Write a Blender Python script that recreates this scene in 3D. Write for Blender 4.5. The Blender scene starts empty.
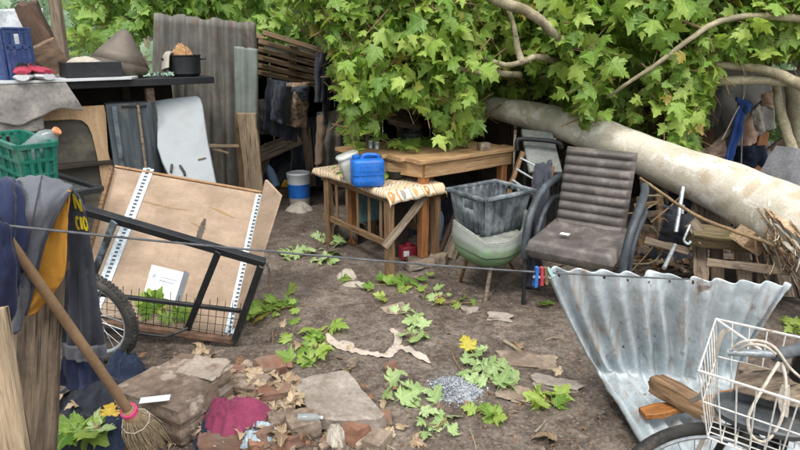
import bpy, bmesh, math, random
from mathutils import Vector, Matrix, noise
from math import sin, cos, pi, radians, sqrt, atan2
random.seed(7)
sc = bpy.context.scene
C = sc.collection
# ------------------------------------------------------------------ camera, sky, sun, exposure
CAM_H, PITCH, F = 1.6, radians(17.0), 600.0
cd = bpy.data.cameras.new('camera'); cam = bpy.data.objects.new('camera', cd); C.objects.link(cam)
cam.location = (0, 0, CAM_H); cam.rotation_euler = (pi/2 - PITCH, 0, 0)
cd.sensor_width = 36; cd.lens = F/800*36; cd.clip_end = 500; cd.clip_start = .02
sc.camera = cam
SUN_EL, SUN_AZ = radians(58), radians(-35)      # the sun stands behind and to the left of the camera
wd = bpy.data.worlds.new('World'); sc.world = wd; wd.use_nodes = True
nt = wd.node_tree; nt.nodes.clear()
wo = nt.nodes.new('ShaderNodeOutputWorld'); wb = nt.nodes.new('ShaderNodeBackground')
sk = nt.nodes.new('ShaderNodeTexSky'); sk.sky_type = 'NISHITA'; sk.sun_disc = False
sk.sun_elevation = SUN_EL; sk.sun_rotation = radians(180) + SUN_AZ; sk.dust_density = 4.0; sk.air_density = 1.0
hs = nt.nodes.new('ShaderNodeHueSaturation'); hs.inputs['Saturation'].default_value = .35
nt.links.new(sk.outputs[0], hs.inputs['Color']); nt.links.new(hs.outputs[0], wb.inputs['Color'])
wb.inputs['Strength'].default_value = 0.15
nt.links.new(wb.outputs[0], wo.inputs['Surface'])
sl = bpy.data.lights.new('sun', 'SUN'); sl.energy = 1.3; sl.angle = radians(14); sl.color = (1, .95, .87)
so = bpy.data.objects.new('sun', sl); C.objects.link(so); so.location = (-3, -4, 9)
sd = Vector((sin(SUN_AZ)*cos(SUN_EL), -cos(SUN_AZ)*cos(SUN_EL), sin(SUN_EL)))   # towards the sun
so.rotation_euler = sd.to_track_quat('Z', 'Y').to_euler()
sc.view_settings.view_transform = 'Standard'; sc.view_settings.look = 'None'
sc.view_settings.gamma = 1.0; sc.view_settings.use_curve_mapping = False
sc.view_settings.exposure = 0.92
sc.cycles.use_denoising = True
sc.cycles.max_bounces = 9; sc.cycles.diffuse_bounces = 6; sc.cycles.transparent_max_bounces = 8

# ------------------------------------------------------------------ geometry helpers
FW = Vector((0, cos(PITCH), -sin(PITCH))); UP = Vector((0, sin(PITCH), cos(PITCH)))
def ray(px, py): return FW + Vector((1, 0, 0))*((px-400)/F) + UP*((225-py)/F)
def A(px, py, Y):                     # the place at distance Y seen at that spot of the photograph
    d = ray(px, py); return Vector((0, 0, CAM_H)) + d*(Y/d.y)
def G(px, py, z=0.0):                 # the place at height z
    d = ray(px, py); return Vector((0, 0, CAM_H)) + d*((z-CAM_H)/d.z)
def V(*a): return Vector(a)
def lerp(a, b, t): return a + (b-a)*t
def R(a, b): return random.uniform(a, b)
def nz(x, y, z, s=1.0): return noise.noise(Vector((x*s, y*s, z*s)))
def fb(p, o=4): return noise.fractal(p, 1.0, 2.0, o)
def spline(pts, n=6):                 # Catmull-Rom through points
    pts = [Vector(p) for p in pts]
    P = [pts[0]*2-pts[1]] + pts + [pts[-1]*2-pts[-2]]
    out = []
    for i in range(1, len(P)-2):
        for k in range(n):
            t = k/n
            out.append(.5*((2*P[i]) + (P[i+1]-P[i-1])*t + (2*P[i-1]-5*P[i]+4*P[i+1]-P[i+2])*t*t + (-P[i-1]+3*P[i]-3*P[i+1]+P[i+2])*t**3))
    out.append(pts[-1].copy()); return out
def frame(x, up=V(0, 0, 1)):
    x = x.normalized(); y = up.cross(x)
    if y.length < 1e-4: y = V(0, 1, 0).cross(x)
    y.normalize(); z = x.cross(y)
    return Matrix((x, y, z)).transposed()
def yaw(loc, deg): return Matrix.Translation(Vector(loc)) @ Matrix.Rotation(radians(deg), 4, 'Z')

WM = {}
def adopt(o, parent, Mw):
    WM[o.name] = Mw
    if parent is None: o.matrix_basis = Mw
    else:
        o.parent = parent; o.matrix_parent_inverse = Matrix.Identity(4)
        o.matrix_basis = WM[parent.name].inverted() @ Mw
def tag(o, label=None, cat=None, group=None, kind=None):
    if label: o['label'] = label
    if cat: o['category'] = cat
    if group: o['group'] = group
    if kind: o['kind'] = kind
    return o
def thing(name, label, cat, loc, group=None):
    o = bpy.data.objects.new(name, None); C.objects.link(o); o.empty_display_size = .1
    adopt(o, None, Matrix.Translation(Vector(loc))); return tag(o, label, cat, group)

class MB:
    def __init__(s, M=None): s.v = []; s.f = []; s.M = M or Matrix.Identity(4); s.lv = []; s.cur = .5; s.luv = []
    def add(s, vs, fs):
        n = len(s.v); s.v += [s.M @ Vector(v) for v in vs]
        s.f += [[i+n for i in f] for f in fs]; s.lv += [s.cur]*len(fs); return s
    def box(s, c, size, Rm=None, ch=.004):
        c = Vector(c); x, y, z = [k/2 for k in size]; ch = min(ch, x*.6, y*.6, z*.6); vs = []; fs = []
        for sx in (-1, 1):
            for sy in (-1, 1):
                for sz in (-1, 1):
                    vs += [V(sx*x, sy*(y-ch), sz*(z-ch)), V(sx*(x-ch), sy*y, sz*(z-ch)), V(sx*(x-ch), sy*(y-ch), sz*z)]
        def i(sx, sy, sz, a): return ((sx > 0)*4 + (sy > 0)*2 + (sz > 0))*3 + a
        for a in range(3):
            for sg in (-1, 1):
                q = []
                for (p, r) in ((-1, -1), (1, -1), (1, 1), (-1, 1)):
                    t = [0, 0, 0]; t[a] = sg; t[(a+1) % 3] = p; t[(a+2) % 3] = r; q.append(i(*t, a))
                fs.append(q if sg > 0 else q[::-1])
        for a in range(3):
            b, c2 = (a+1) % 3, (a+2) % 3
            for p in (-1, 1):
                for r in (-1, 1):
                    t0 = [0, 0, 0]; t0[b] = p; t0[c2] = r; t1 = list(t0); t0[a] = -1; t1[a] = 1
                    q = [i(*t0, b), i(*t1, b), i(*t1, c2), i(*t0, c2)]; fs.append(q if p*r > 0 else q[::-1])
        for sx in (-1, 1):
            for sy in (-1, 1):
                for sz in (-1, 1):
                    q = [i(sx, sy, sz, 0), i(sx, sy, sz, 1), i(sx, sy, sz, 2)]; fs.append(q if sx*sy*sz > 0 else q[::-1])
        if Rm is not None: vs = [Rm.to_3x3() @ v for v in vs]
        return s.add([v+c for v in vs], fs)
    def bar(s, p0, p1, w, t, up=V(0, 0, 1), ch=.003):
        p0, p1 = Vector(p0), Vector(p1); Rm = frame(p1-p0, up)
        return s.box((p0+p1)/2, ((p1-p0).length, w, t), Rm, ch)
    def tube(s, pts, r, n=8, closed=False, cap=True):
        pts = [Vector(p) for p in pts]; m = len(pts)
        rs = r if isinstance(r, (list, tuple)) else [r]*m
        vs = []; fs = []; ref = None
        for k in range(m):
            t = (pts[(k+1) % m]-pts[(k-1) % m]) if closed else (pts[min(k+1, m-1)]-pts[max(k-1, 0)])
            t.normalize()
            if ref is None:
                ref = V(0, 0, 1) if abs(t.z) < .9 else V(1, 0, 0)
            u = ref - t*ref.dot(t)
            if u.length < 1e-5: u = V(1, 0, 0) - t*t.x
            u.normalize(); w = t.cross(u); ref = u
            for j in range(n):
                a = 2*pi*j/n; vs.append(pts[k] + (u*cos(a) + w*sin(a))*rs[k])
        for k in range(m if closed else m-1):
            for j in range(n):
                k2 = (k+1) % m
                fs.append([k*n+j, k*n+(j+1) % n, k2*n+(j+1) % n, k2*n+j])
        if cap and not closed: fs += [list(range(n))[::-1], [(m-1)*n+j for j in range(n)]]
        return s.add(vs, fs)
    def lathe(s, prof, n=24, M=None, cap=True):
        M = M or Matrix.Identity(4); vs = []; fs = []; m = len(prof)
        for (r, z) in prof:
            for j in range(n): a = 2*pi*j/n; vs.append(M @ V(r*cos(a), r*sin(a), z))
        for k in range(m-1):
            for j in range(n): fs.append([k*n+j, k*n+(j+1) % n, (k+1)*n+(j+1) % n, (k+1)*n+j])
        if cap: fs += [list(range(n))[::-1], [(m-1)*n+j for j in range(n)]]
        return s.add(vs, fs)
    def grid(s, fn, nu, nv, wrap=False):
        vs = [fn(i/nu, j/nv) for j in range(nv+1) for i in range(nu + (0 if wrap else 1))]
        w = nu if wrap else nu+1; fs = []
        for j in range(nv):
            for i in range(nu): fs.append([j*w+i, j*w+(i+1) % w, (j+1)*w+(i+1) % w, (j+1)*w+i])
        return s.add(vs, fs)
    def prism(s, poly, t, M=None):       # polygon in local XY, thickness along Z
        M = M or Matrix.Identity(4); n = len(poly)
        vs = [M @ V(x, y, 0) for x, y in poly] + [M @ V(x, y, t) for x, y in poly]
        fs = [list(range(n))[::-1], list(range(n, 2*n))] + [[i, (i+1) % n, n+(i+1) % n, n+i] for i in range(n)]
        return s.add(vs, fs)
    def build(s, name, mt, parent=None, smooth=38, solid=0, kind=None, attr=False, off=0, sub=0):
        xs = [v.x for v in s.v]; ys = [v.y for v in s.v]; zs = [v.z for v in s.v]
        o0 = V((min(xs)+max(xs))/2, (min(ys)+max(ys))/2, min(zs))
        me = bpy.data.meshes.new(name); me.from_pydata([v-o0 for v in s.v], [], s.f); me.validate(); me.update()
        if smooth:
            for p in me.polygons: p.use_smooth = True
            if smooth < 180: me.set_sharp_from_angle(angle=radians(smooth))
        if attr and len(me.polygons) == len(s.lv):
            at = me.attributes.new('lv', 'FLOAT', 'FACE'); at.data.foreach_set('value', s.lv)
        if s.luv and len(s.luv) == len(me.vertices):
            at = me.attributes.new('leafuv', 'FLOAT_VECTOR', 'POINT'); at.data.foreach_set('vector', [c for q in s.luv for c in q])
        me.materials.append(mt)
        o = bpy.data.objects.new(name, me); C.objects.link(o); adopt(o, parent, Matrix.Translation(o0))
        if sub: m_ = o.modifiers.new('subdivision', 'SUBSURF'); m_.levels = m_.render_levels = sub
        if solid: m_ = o.modifiers.new('thickness', 'SOLIDIFY'); m_.thickness = solid; m_.offset = off
        if kind: o['kind'] = kind
        return o

PLK = {}
def plank(name, p0, p1, w, t, mt, parent=None, up=V(0, 0, 1), seed=None, rough=.0025, taper=1.0):
    p0, p1 = Vector(p0), Vector(p1); L = (p1-p0).length; Rm = frame(p1-p0, up).to_4x4()
    rnd = random.Random(seed if seed is not None else int(L*1000+w*7000+p0.x*991)); b = MB(); n = 7; vs = []; fs = []
    ch = min(.004, t*.25)
    for k in range(n+1):
        f = k/n; x = (f-.5)*L; ww = w/2*(1+(taper-1)*f)
        a = [rnd.uniform(-rough, rough) for _ in range(4)]
        y0, y1, z0, z1 = -ww+a[0], ww+a[1], -t/2+a[2]*.4, t/2+a[3]*.4
        xs = x + (rnd.uniform(-rough, rough)*2 if k in (0, n) else 0)
        vs += [V(xs, y0+ch, z0), V(xs, y1-ch, z0), V(xs, y1, z0+ch), V(xs, y1, z1-ch), V(xs, y1-ch, z1), V(xs, y0+ch, z1), V(xs, y0, z1-ch), V(xs, y0, z0+ch)]
    for k in range(n):
        for j in range(8): fs.append([k*8+j, (k+1)*8+j, (k+1)*8+(j+1) % 8, k*8+(j+1) % 8])
    fs += [list(range(8)), [n*8+j for j in range(8)][::-1]]
    me = bpy.data.meshes.new(name); me.from_pydata(vs, [], fs); me.update()
    bm = bmesh.new(); bm.from_mesh(me); bmesh.ops.recalc_face_normals(bm, faces=bm.faces); bm.to_mesh(me); bm.free()
    for p in me.polygons: p.use_smooth = True
    me.set_sharp_from_angle(angle=radians(30)); me.materials.append(mt)
    o = bpy.data.objects.new(name, me); C.objects.link(o)
    adopt(o, parent, Matrix.Translation((p0+p1)/2) @ Rm); return o

def rock(name, c, size, mt, parent=None, seed=0, rot=(0, 0, 0), jag=.12, n=4, flat=30):
    # a broken block: cube net, corners knocked off, faces roughened
    rnd = random.Random(seed); bm = bmesh.new(); bmesh.ops.create_cube(bm, size=1)
    bmesh.ops.subdivide_edges(bm, edges=bm.edges, cuts=n-1, use_grid_fill=True)
    o3 = V(rnd.uniform(0, 50), rnd.uniform(0, 50), rnd.uniform(0, 50))
    for v in bm.verts:
        p = v.co.copy(); r = max(abs(p.x), abs(p.y), abs(p.z))*2
        q = p.normalized()*.62; p = p.lerp(q, .16)
        d = noise.noise(p*2.2+o3)*jag + noise.noise(p*6+o3)*jag*.35
        v.co = Vector((p.x*size[0], p.y*size[1], p.z*size[2])) * (1+d)
    bmesh.ops.recalc_face_normals(bm, faces=bm.faces)
    me = bpy.data.meshes.new(name); bm.to_mesh(me); bm.free()
    for p in me.polygons: p.use_smooth = True
    me.set_sharp_from_angle(angle=radians(flat)); me.materials.append(mt)
    o = bpy.data.objects.new(name, me); C.objects.link(o)
    from mathutils import Euler
    adopt(o, parent, Matrix.Translation(Vector(c)) @ Euler(rot).to_matrix().to_4x4()); return o

def crumple(name, c, size, mt, parent=None, seed=0, fold=.5, nu=84, nv=44, rotz=0, skirt=.0, fq=3.0, flow=None):
    # cloth dropped in a heap: an uneven mound with sharp folds
    o3 = V(seed*3.7+1.3, seed*1.9, seed*5.1); b = MB(Matrix.Translation(Vector(c)) @ Matrix.Rotation(rotz, 4, 'Z'))
    k = fq*.5
    def rdg(q): return 1-2*abs(noise.noise(q))
    def fn(u, v):
        a = 2*pi*u; r = v
        ed = 1 + .30*noise.noise(V(cos(a)*1.3, sin(a)*1.3, 0)+o3) + .16*noise.noise(V(cos(a)*3.4, sin(a)*3.4, 0)+o3) + .07*noise.noise(V(cos(a)*8, sin(a)*8, 0)+o3)
        x, y = cos(a)*r*ed, sin(a)*r*ed
        q = V(x*k, y*k, 0)+o3; w = V(noise.noise(q*1.1), noise.noise(q*1.1+V(9, 9, 9)), 0)*1.1
        base = (1-r**2.2)*(.72+.35*noise.noise(q*.9))
        f = .55*max(rdg(q*1.1+w), -.2) + .30*rdg(q*2.3+w*1.4) + .16*rdg(q*4.6+w*2)
        h = base + fold*.62*f*(1-.88*r**3) + .05*noise.noise(q*9)
        if r > .97: h = -.02
        sx = .10*noise.noise(q*2+V(4, 4, 4)); sy = .10*noise.noise(q*2+V(7, 7, 7))
        return V((x+sx*(1-r))*size[0]/2, (y+sy*(1-r))*size[1]/2, max(h, -.04)*size[2])
    b.grid(fn, nu, nv, wrap=True); return b.build(name, mt, parent, smooth=75)

def text(name, s, M, size, mt, parent=None, ext=.0005):
    cu = bpy.data.curves.new(name, 'FONT'); cu.body = s; cu.size = size; cu.extrude = ext; cu.align_x = 'CENTER'; cu.align_y = 'CENTER'
    cu.resolution_u = 2
    o = bpy.data.objects.new(name+'_t', cu); C.objects.link(o)
    dg = bpy.context.evaluated_depsgraph_get(); me = bpy.data.meshes.new_from_object(o.evaluated_get(dg)); bpy.data.objects.remove(o)
    me.materials.clear(); me.materials.append(mt)
    ob = bpy.data.objects.new(name, me); C.objects.link(ob); adopt(ob, parent, M); return ob
# ------------------------------------------------------------------ materials
def lin(h):
    h = h.lstrip('#'); r = []
    for i in (0, 2, 4):
        c = int(h[i:i+2], 16)/255; r.append(c/12.92 if c <= .04045 else ((c+.055)/1.055)**2.4)
    return (*r, 1)
def N(t, typ, **kw):
    n = t.nodes.new('ShaderNode'+typ)
    for k, v in kw.items(): setattr(n, k, v)
    return n
def base(name):
    m = bpy.data.materials.new(name); m.use_nodes = True; t = m.node_tree; bs = t.nodes['Principled BSDF']; return m, t, bs
def coords(t, stretch=(1, 1, 1), rnd=True, src='Object'):
    tc = N(t, 'TexCoord'); mp = N(t, 'Mapping'); mp.inputs['Scale'].default_value = stretch
    t.links.new(tc.outputs[src], mp.inputs['Vector'])
    if rnd:
        oi = N(t, 'ObjectInfo'); mu = N(t, 'Math', operation='MULTIPLY'); mu.inputs[1].default_value = 37.0
        t.links.new(oi.outputs['Random'], mu.inputs[0])
        cb = N(t, 'CombineXYZ'); t.links.new(mu.outputs[0], cb.inputs[0]); t.links.new(mu.outputs[0], cb.inputs[1])
        t.links.new(cb.outputs[0], mp.inputs['Location'])
    return mp.outputs[0]
def nse(t, vec, scale, detail=6, rough=.6, dist=0):
    n = N(t, 'TexNoise'); n.inputs['Scale'].default_value = scale; n.inputs['Detail'].default_value = detail
    n.inputs['Roughness'].default_value = rough; n.inputs['Distortion'].default_value = dist
    t.links.new(vec, n.inputs['Vector']); return n.outputs['Fac']
def ramp(t, fac, stops, const=False):
    r = N(t, 'ValToRGB'); e = r.color_ramp.elements
    if const: r.color_ramp.interpolation = 'CONSTANT'
    while len(e) < len(stops): e.new(.5)
    for el, (p, c) in zip(e, stops): el.position = p; el.color = c if len(c) == 4 else (*c, 1)
    t.links.new(fac, r.inputs[0]); return r.outputs[0]
def mix(t, fac, a, b, mode='MIX'):
    m = N(t, 'MixRGB', blend_type=mode)
    for i, x in ((0, fac), (1, a), (2, b)):
        if hasattr(x, 'links'): t.links.new(x, m.inputs[i])
        else: m.inputs[i].default_value = x
    return m.outputs[0]
def bump(t, bs, h, st, d=.01):
    b = N(t, 'Bump'); b.inputs['Strength'].default_value = st; b.inputs['Distance'].default_value = d
    t.links.new(h, b.inputs['Height']); t.links.new(b.outputs[0], bs.inputs['Normal'])
g4 = lambda v: (v, v, v, 1)
def mat(name, c1, c2, scale=6, rough=.75, bst=.4, bd=.004, stretch=(1, 1, 1), dirt=None, dirt_lo=.52, dirt_hi=.68, dirt_scale=2.5, metal=0, grain=60, gamt=.35, rvar=.15, lo=.32, hi=.68, spec=.4, rnd=True, c3=None):
    m, t, bs = base(name); v = coords(t, stretch, rnd)
    f = nse(t, v, scale, 7, .62)
    st = [(lo, lin(c1)), (hi, lin(c2))]
    if c3: st.append((min(hi+.14, 1), lin(c3)))
    col = ramp(t, f, st)
    gr = nse(t, v, grain, 4, .7); gcol = ramp(t, gr, [(.3, g4(1-gamt)), (.7, g4(1+gamt*.25))]); col = mix(t, 1, col, gcol, 'MULTIPLY')
    if dirt:
        v2 = coords(t, (1, 1, 1), rnd); d = ramp(t, nse(t, v2, dirt_scale, 8, .68), [(dirt_lo, g4(0)), (dirt_hi, g4(1))])
        col = mix(t, d, col, lin(dirt))
    t.links.new(col, bs.inputs['Base Color'])
    rr = ramp(t, gr, [(.3, g4(max(rough-rvar, .05))), (.7, g4(min(rough+rvar, 1)))]); t.links.new(rr, bs.inputs['Roughness'])
    bs.inputs['Metallic'].default_value = metal; bs.inputs['Specular IOR Level'].default_value = spec
    h = mix(t, .5, f, gr); bump(t, bs, h, bst, bd); return m
def wood(name, c1, c2, dirt='#2e261f', dl=.56, dh=.74, bst=.5, rough=.82, cracks=True):
    m, t, bs = base(name); v = coords(t, (1.2, 14, 14)); f = nse(t, v, 3.2, 8, .66, .6)
    v2 = coords(t, (2.5, 60, 60)); f2 = nse(t, v2, 3, 5, .7)
    col = ramp(t, f, [(.30, lin(c1)), (.66, lin(c2))])
    col = mix(t, 1, col, ramp(t, f2, [(.32, g4(.55)), (.56, g4(1.06))]), 'MULTIPLY')
    v4 = coords(t, (.9, 34, 34)); ck = nse(t, v4, 2.2, 4, .55, .3); ckr = ramp(t, ck, [(.33, g4(.22)), (.40, g4(1))]); col = mix(t, 1, col, ckr, 'MULTIPLY')
    v3 = coords(t, (1.6, 3, 3)); d = ramp(t, nse(t, v3, 2.6, 7, .7), [(dl, g4(0)), (dh, g4(1))])
    col = mix(t, d, col, lin(dirt)); t.links.new(col, bs.inputs['Base Color'])
    bs.inputs['Roughness'].default_value = rough; bs.inputs['Specular IOR Level'].default_value = .25
    bump(t, bs, mix(t, 1, mix(t, .6, f, f2), ckr, 'MULTIPLY'), bst, .006); return m
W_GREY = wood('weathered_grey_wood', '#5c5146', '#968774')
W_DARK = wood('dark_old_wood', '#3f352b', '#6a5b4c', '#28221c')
W_PALE = wood('pale_wood', '#8d7c66', '#b8a488', '#5d4c3b', .54, .76)
W_BROWN = wood('brown_wood', '#66503d', '#947859', '#3c2f25')
W_FENCE = wood('fence_wood', '#4c4238', '#7d6e5c', '#332b24', .46, .74, .9)
W_ORANGE = wood('orange_wood', '#8f5a34', '#b98456', '#5a3b25', .56, .8, .3, .65)
W_TABLE = wood('table_top_wood', '#9a7a54', '#c2a078', '#71573c', .54, .8, .3, .7)
W_MOSS = wood('mossy_wood', '#4b4434', '#857658', '#4f5a2a', .5, .72)
W_WET = wood('wet_orange_wood', '#75451f', '#aa7440', '#4a2c14', .52, .78, .5, .5)
W_PALLET = wood('pallet_wood', '#5e4d3c', '#8f7960', '#2f261d')
PLY = mat('plywood', '#917e6a', '#aa957f', 3, .75, .15, .002, (1.5, 4, 4), dirt='#75624f', dirt_lo=.46, dirt_hi=.80, dirt_scale=5, grain=40, gamt=.25)
PLY_EDGE = mat('plywood_edge', '#8a6a4c', '#b08f6a', 8, .8, .3, .002)
def ground_mat():
    m, t, bs = base('soil'); v = coords(t, (1, 1, 1), False)
    f = nse(t, v, .9, 9, .62, .4); f2 = nse(t, v, 5, 8, .7); f3 = nse(t, v, 55, 5, .75); f4 = nse(t, v, 17, 6, .7)
    col = ramp(t, f, [(.30, lin('#5e534a')), (.46, lin('#796e65')), (.60, lin('#90857a')), (.72, lin('#a39990'))])
    col = mix(t, ramp(t, f2, [(.45, g4(0)), (.66, g4(.75))]), col, lin('#584c43'))
    col = mix(t, ramp(t, nse(t, v, 2.2, 7, .66), [(.56, g4(0)), (.68, g4(.6))]), col, lin('#a5988b'))
    col = mix(t, ramp(t, nse(t, v, .55, 5, .55, .3), [(.52, g4(0)), (.66, g4(.35))]), col, lin('#51463e'))
    col = mix(t, 1, col, ramp(t, f3, [(.34, g4(.45)), (.60, g4(1.14))]), 'MULTIPLY')
    col = mix(t, 1, col, ramp(t, f4, [(.36, g4(.6)), (.6, g4(1.08))]), 'MULTIPLY')
    t.links.new(col, bs.inputs['Base Color']); bs.inputs['Roughness'].default_value = .92; bs.inputs['Specular IOR Level'].default_value = .2
    h = mix(t, .5, mix(t, .5, f4, f3), f2); bump(t, bs, h, 1.0, .035); return m
SOIL = ground_mat()
def leaf_mat(name, a, b, c, trans=.38, tint='#b9d84a', spot=None):
    m, t, bs = base(name)
    at = N(t, 'Attribute', attribute_name='lv'); oi = N(t, 'ObjectInfo')
    ad = N(t, 'Math', operation='ADD'); t.links.new(at.outputs['Fac'], ad.inputs[0]); t.links.new(oi.outputs['Random'], ad.inputs[1])
    fr = N(t, 'Math', operation='FRACT'); t.links.new(ad.outputs[0], fr.inputs[0])
    col = ramp(t, fr.outputs[0], [(0, lin(a)), (.42, lin(b)), (.82, lin(c)), (.96, lin(b)), (.985, lin(spot) if spot else lin(b))])
    tc = N(t, 'TexCoord'); n1 = nse(t, tc.outputs['Object'], 30, 3, .6)
    col = mix(t, 1, col, ramp(t, n1, [(.3, g4(.82)), (.7, g4(1.08))]), 'MULTIPLY')
    lu = N(t, 'Attribute', attribute_name='leafuv'); sp = N(t, 'SeparateXYZ'); t.links.new(lu.outputs['Vector'], sp.inputs[0])
    def mth(op, a_, b_=None, c_=None):
        n = N(t, 'Math', operation=op)
        for i, x in enumerate((a_, b_, c_)):
            if x is None: continue
            if hasattr(x, 'links'): t.links.new(x, n.inputs[i])
            else: n.inputs[i].default_value = x
        return n.outputs[0]
    ax_ = mth('ABSOLUTE', sp.outputs[0]); yy = mth('SUBTRACT', sp.outputs[1], .02); th = mth('ARCTAN2', ax_, yy); rr = mth('SQRT', mth('ADD', mth('MULTIPLY', ax_, ax_), mth('MULTIPLY', yy, yy)))
    d1 = mth('MULTIPLY', mth('MINIMUM', mth('ABSOLUTE', th), mth('MINIMUM', mth('ABSOLUTE', mth('SUBTRACT', th, .93)), mth('ABSOLUTE', mth('SUBTRACT', th, 1.6)))), rr)
    sd_ = mth('MULTIPLY', mth('PINGPONG', mth('ADD', mth('MULTIPLY', sp.outputs[1], 1), mth('MULTIPLY', ax_, -.75)), .06), 1.6)
    vein = mth('MAXIMUM', mth('SUBTRACT', 1, mth('DIVIDE', d1, .022)), mth('MULTIPLY', mth('SUBTRACT', 1, mth('DIVIDE', sd_, .014)), .35))
    vein = mth('MAXIMUM', vein, 0)
    col = mix(t, mth('MULTIPLY', vein, .5), col, lin('#c3d39a'))
    edge = nse(t, lu.outputs['Vector'], 3.5, 4, .6); col = mix(t, 1, col, ramp(t, edge, [(.35, g4(.80)), (.65, g4(1.08))]), 'MULTIPLY')
    bump(t, bs, vein, -.35, .02)
    t.links.new(col, bs.inputs['Base Color']); bs.inputs['Roughness'].default_value = .48; bs.inputs['Specular IOR Level'].default_value = .4
    tr = N(t, 'BsdfTranslucent'); t.links.new(mix(t, .5, col, lin(tint)), tr.inputs['Color'])
    ms = N(t, 'MixShader'); ms.inputs[0].default_value = trans
    out = t.nodes['Material Output']; t.links.new(bs.outputs[0], ms.inputs[1]); t.links.new(tr.outputs[0], ms.inputs[2]); t.links.new(ms.outputs[0], out.inputs['Surface'])
    return m
LEAF = leaf_mat('plane_leaf', '#5c8630', '#87aa48', '#b2c962', .42, '#c2dc50', '#b39a4a')
LEAF_FAR = leaf_mat('far_leaf', '#5f8c40', '#86ad50', '#b0cb6a', .45, '#c3de66')
LEAF_BG = leaf_mat('hazed_background_leaf', '#6a8e74', '#8aab8e', '#a4bfa2', .5, '#bcd6ae')  # distance haze put into the leaf colour, paler and bluer
LEAF_GR = leaf_mat('fallen_leaf', '#7f9a5c', '#94ad70', '#acbf8a', .1)
LEAF_DRY = leaf_mat('dry_leaf', '#75604c', '#977f67', '#b8a286', .06, '#b8a084')
LEAF_YEL = leaf_mat('yellow_leaf', '#c79a2a', '#d0a838', '#b9ad3a', .2)
def bark_mat():
    m, t, bs = base('plane_bark'); v = coords(t, (1, 1, 1), False)
    wv = N(t, 'TexNoise'); wv.inputs['Scale'].default_value = 3.5; wv.inputs['Detail'].default_value = 5; t.links.new(v, wv.inputs['Vector'])
    f = nse(t, v, 4.2, 5, .5, .6); f2 = nse(t, v, 7, 5, .55, .5); f3 = nse(t, v, 70, 4, .7)
    col = ramp(t, f, [(0, lin('#9fa08c')), (.38, lin('#aeab98')), (.41, lin('#b9b3a0')), (.48, lin('#c2bbaa')), (.51, lin('#cbc5b7')), (.57, lin('#c6bfae')), (.61, lin('#bdb09b')), (.70, lin('#b3a48d'))])
    col = mix(t, ramp(t, f2, [(.57, g4(0)), (.585, g4(.85))]), col, lin('#dad6cc'))
    col = mix(t, ramp(t, nse(t, v, 6, 5, .6, 1), [(.67, g4(0)), (.685, g4(.8))]), col, lin('#93796a'))
    col = mix(t, ramp(t, nse(t, v, 14, 5, .6, 1), [(.70, g4(0)), (.73, g4(1))]), col, lin('#b0713c'))
    col = mix(t, 1, col, ramp(t, f3, [(.3, g4(.84)), (.6, g4(1.04))]), 'MULTIPLY')
    t.links.new(col, bs.inputs['Base Color']); bs.inputs['Roughness'].default_value = .75; bs.inputs['Specular IOR Level'].default_value = .3
    bump(t, bs, mix(t, .4, mix(t, .5, f2, f), f3), .6, .014); return m
BARK = bark_mat()
BRANCH = mat('branch_bark', '#7d775f', '#b5ac90', 9, .8, .5, .004, dirt='#6a6248', dirt_scale=8)
TWIG = mat('twig_bark', '#6b5740', '#967f5e', 12, .85, .4, .002)
def galv(name, a, b, c, rust, rlo, rhi, metal=.5, rough=.48, sp=.14):
    m, t, bs = base(name); v = coords(t, (1, 1, 1), False)
    vo = N(t, 'TexVoronoi'); vo.inputs['Scale'].default_value = 60; t.links.new(v, vo.inputs['Vector'])
    f = nse(t, v, 5, 8, .7); f2 = nse(t, v, 40, 5, .7)
    col = ramp(t, mix(t, sp, f, vo.outputs['Color']), [(.28, lin(a)), (.52, lin(b)), (.72, lin(c))])
    col = mix(t, ramp(t, f2, [(.60, g4(0)), (.72, g4(.6))]), col, lin('#5a6066'))
    st = coords(t, (9, 9, .7), False); ru = nse(t, st, 1.9, 7, .7)
    col = mix(t, ramp(t, ru, [(rlo, g4(0)), (rhi, g4(.8))]), col, lin(rust))
    ru2 = nse(t, v, 11, 7, .7); col = mix(t, ramp(t, ru2, [(rlo+.06, g4(0)), (rhi+.06, g4(.9))]), col, lin('#6b4a38'))
    t.links.new(col, bs.inputs['Base Color']); bs.inputs['Metallic'].default_value = metal
    t.links.new(ramp(t, f2, [(.3, g4(rough-.1)), (.7, g4(rough+.18))]), bs.inputs['Roughness'])
    bump(t, bs, mix(t, .5, f, f2), .25, .006); return m
GALV = galv('galvanised_sheet', '#929da2', '#b4bec2', '#d0d7da', '#9a8877', .53, .66, .2, .38)
GALV_OLD = galv('old_grey_sheet', '#5a5a55', '#706f69', '#85847c', '#4a4238', .48, .70, .2, .7, 0)
GALV_GRN = galv('greenish_old_sheet', '#6a736e', '#7c8680', '#8c968e', '#5a5548', .52, .76, .15, .75, 0)
BLACK_MET = mat('black_painted_steel', '#17191b', '#2b2e31', 7, .5, .25, .002, dirt='#4d463e', dirt_lo=.6, dirt_hi=.76, dirt_scale=6)
SLATE_MET = mat('blue_grey_steel', '#4d5960', '#6d7a82', 8, .5, .25, .002, dirt='#2c2f31', dirt_lo=.52, dirt_hi=.6, dirt_scale=7)
DARK_CAB = mat('dark_scratched_metal', '#333a3f', '#5f696e', 3, .5, .3, .003, (9, 9, .8), dirt='#6f6a62', dirt_lo=.55, dirt_hi=.72, dirt_scale=5, metal=.2)
RUST = mat('rusty_steel', '#4e3a2c', '#7c6250', 12, .8, .5, .003)
STEEL = mat('bare_steel', '#a9b2b6', '#ccd4d6', 14, .4, .2, .002, metal=.6)
ENAMEL = mat('white_enamel', '#7f888c', '#8d9599', 3, .35, .05, .001, dirt='#77797a', dirt_lo=.52, dirt_hi=.80, dirt_scale=4, gamt=.10)
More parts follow.
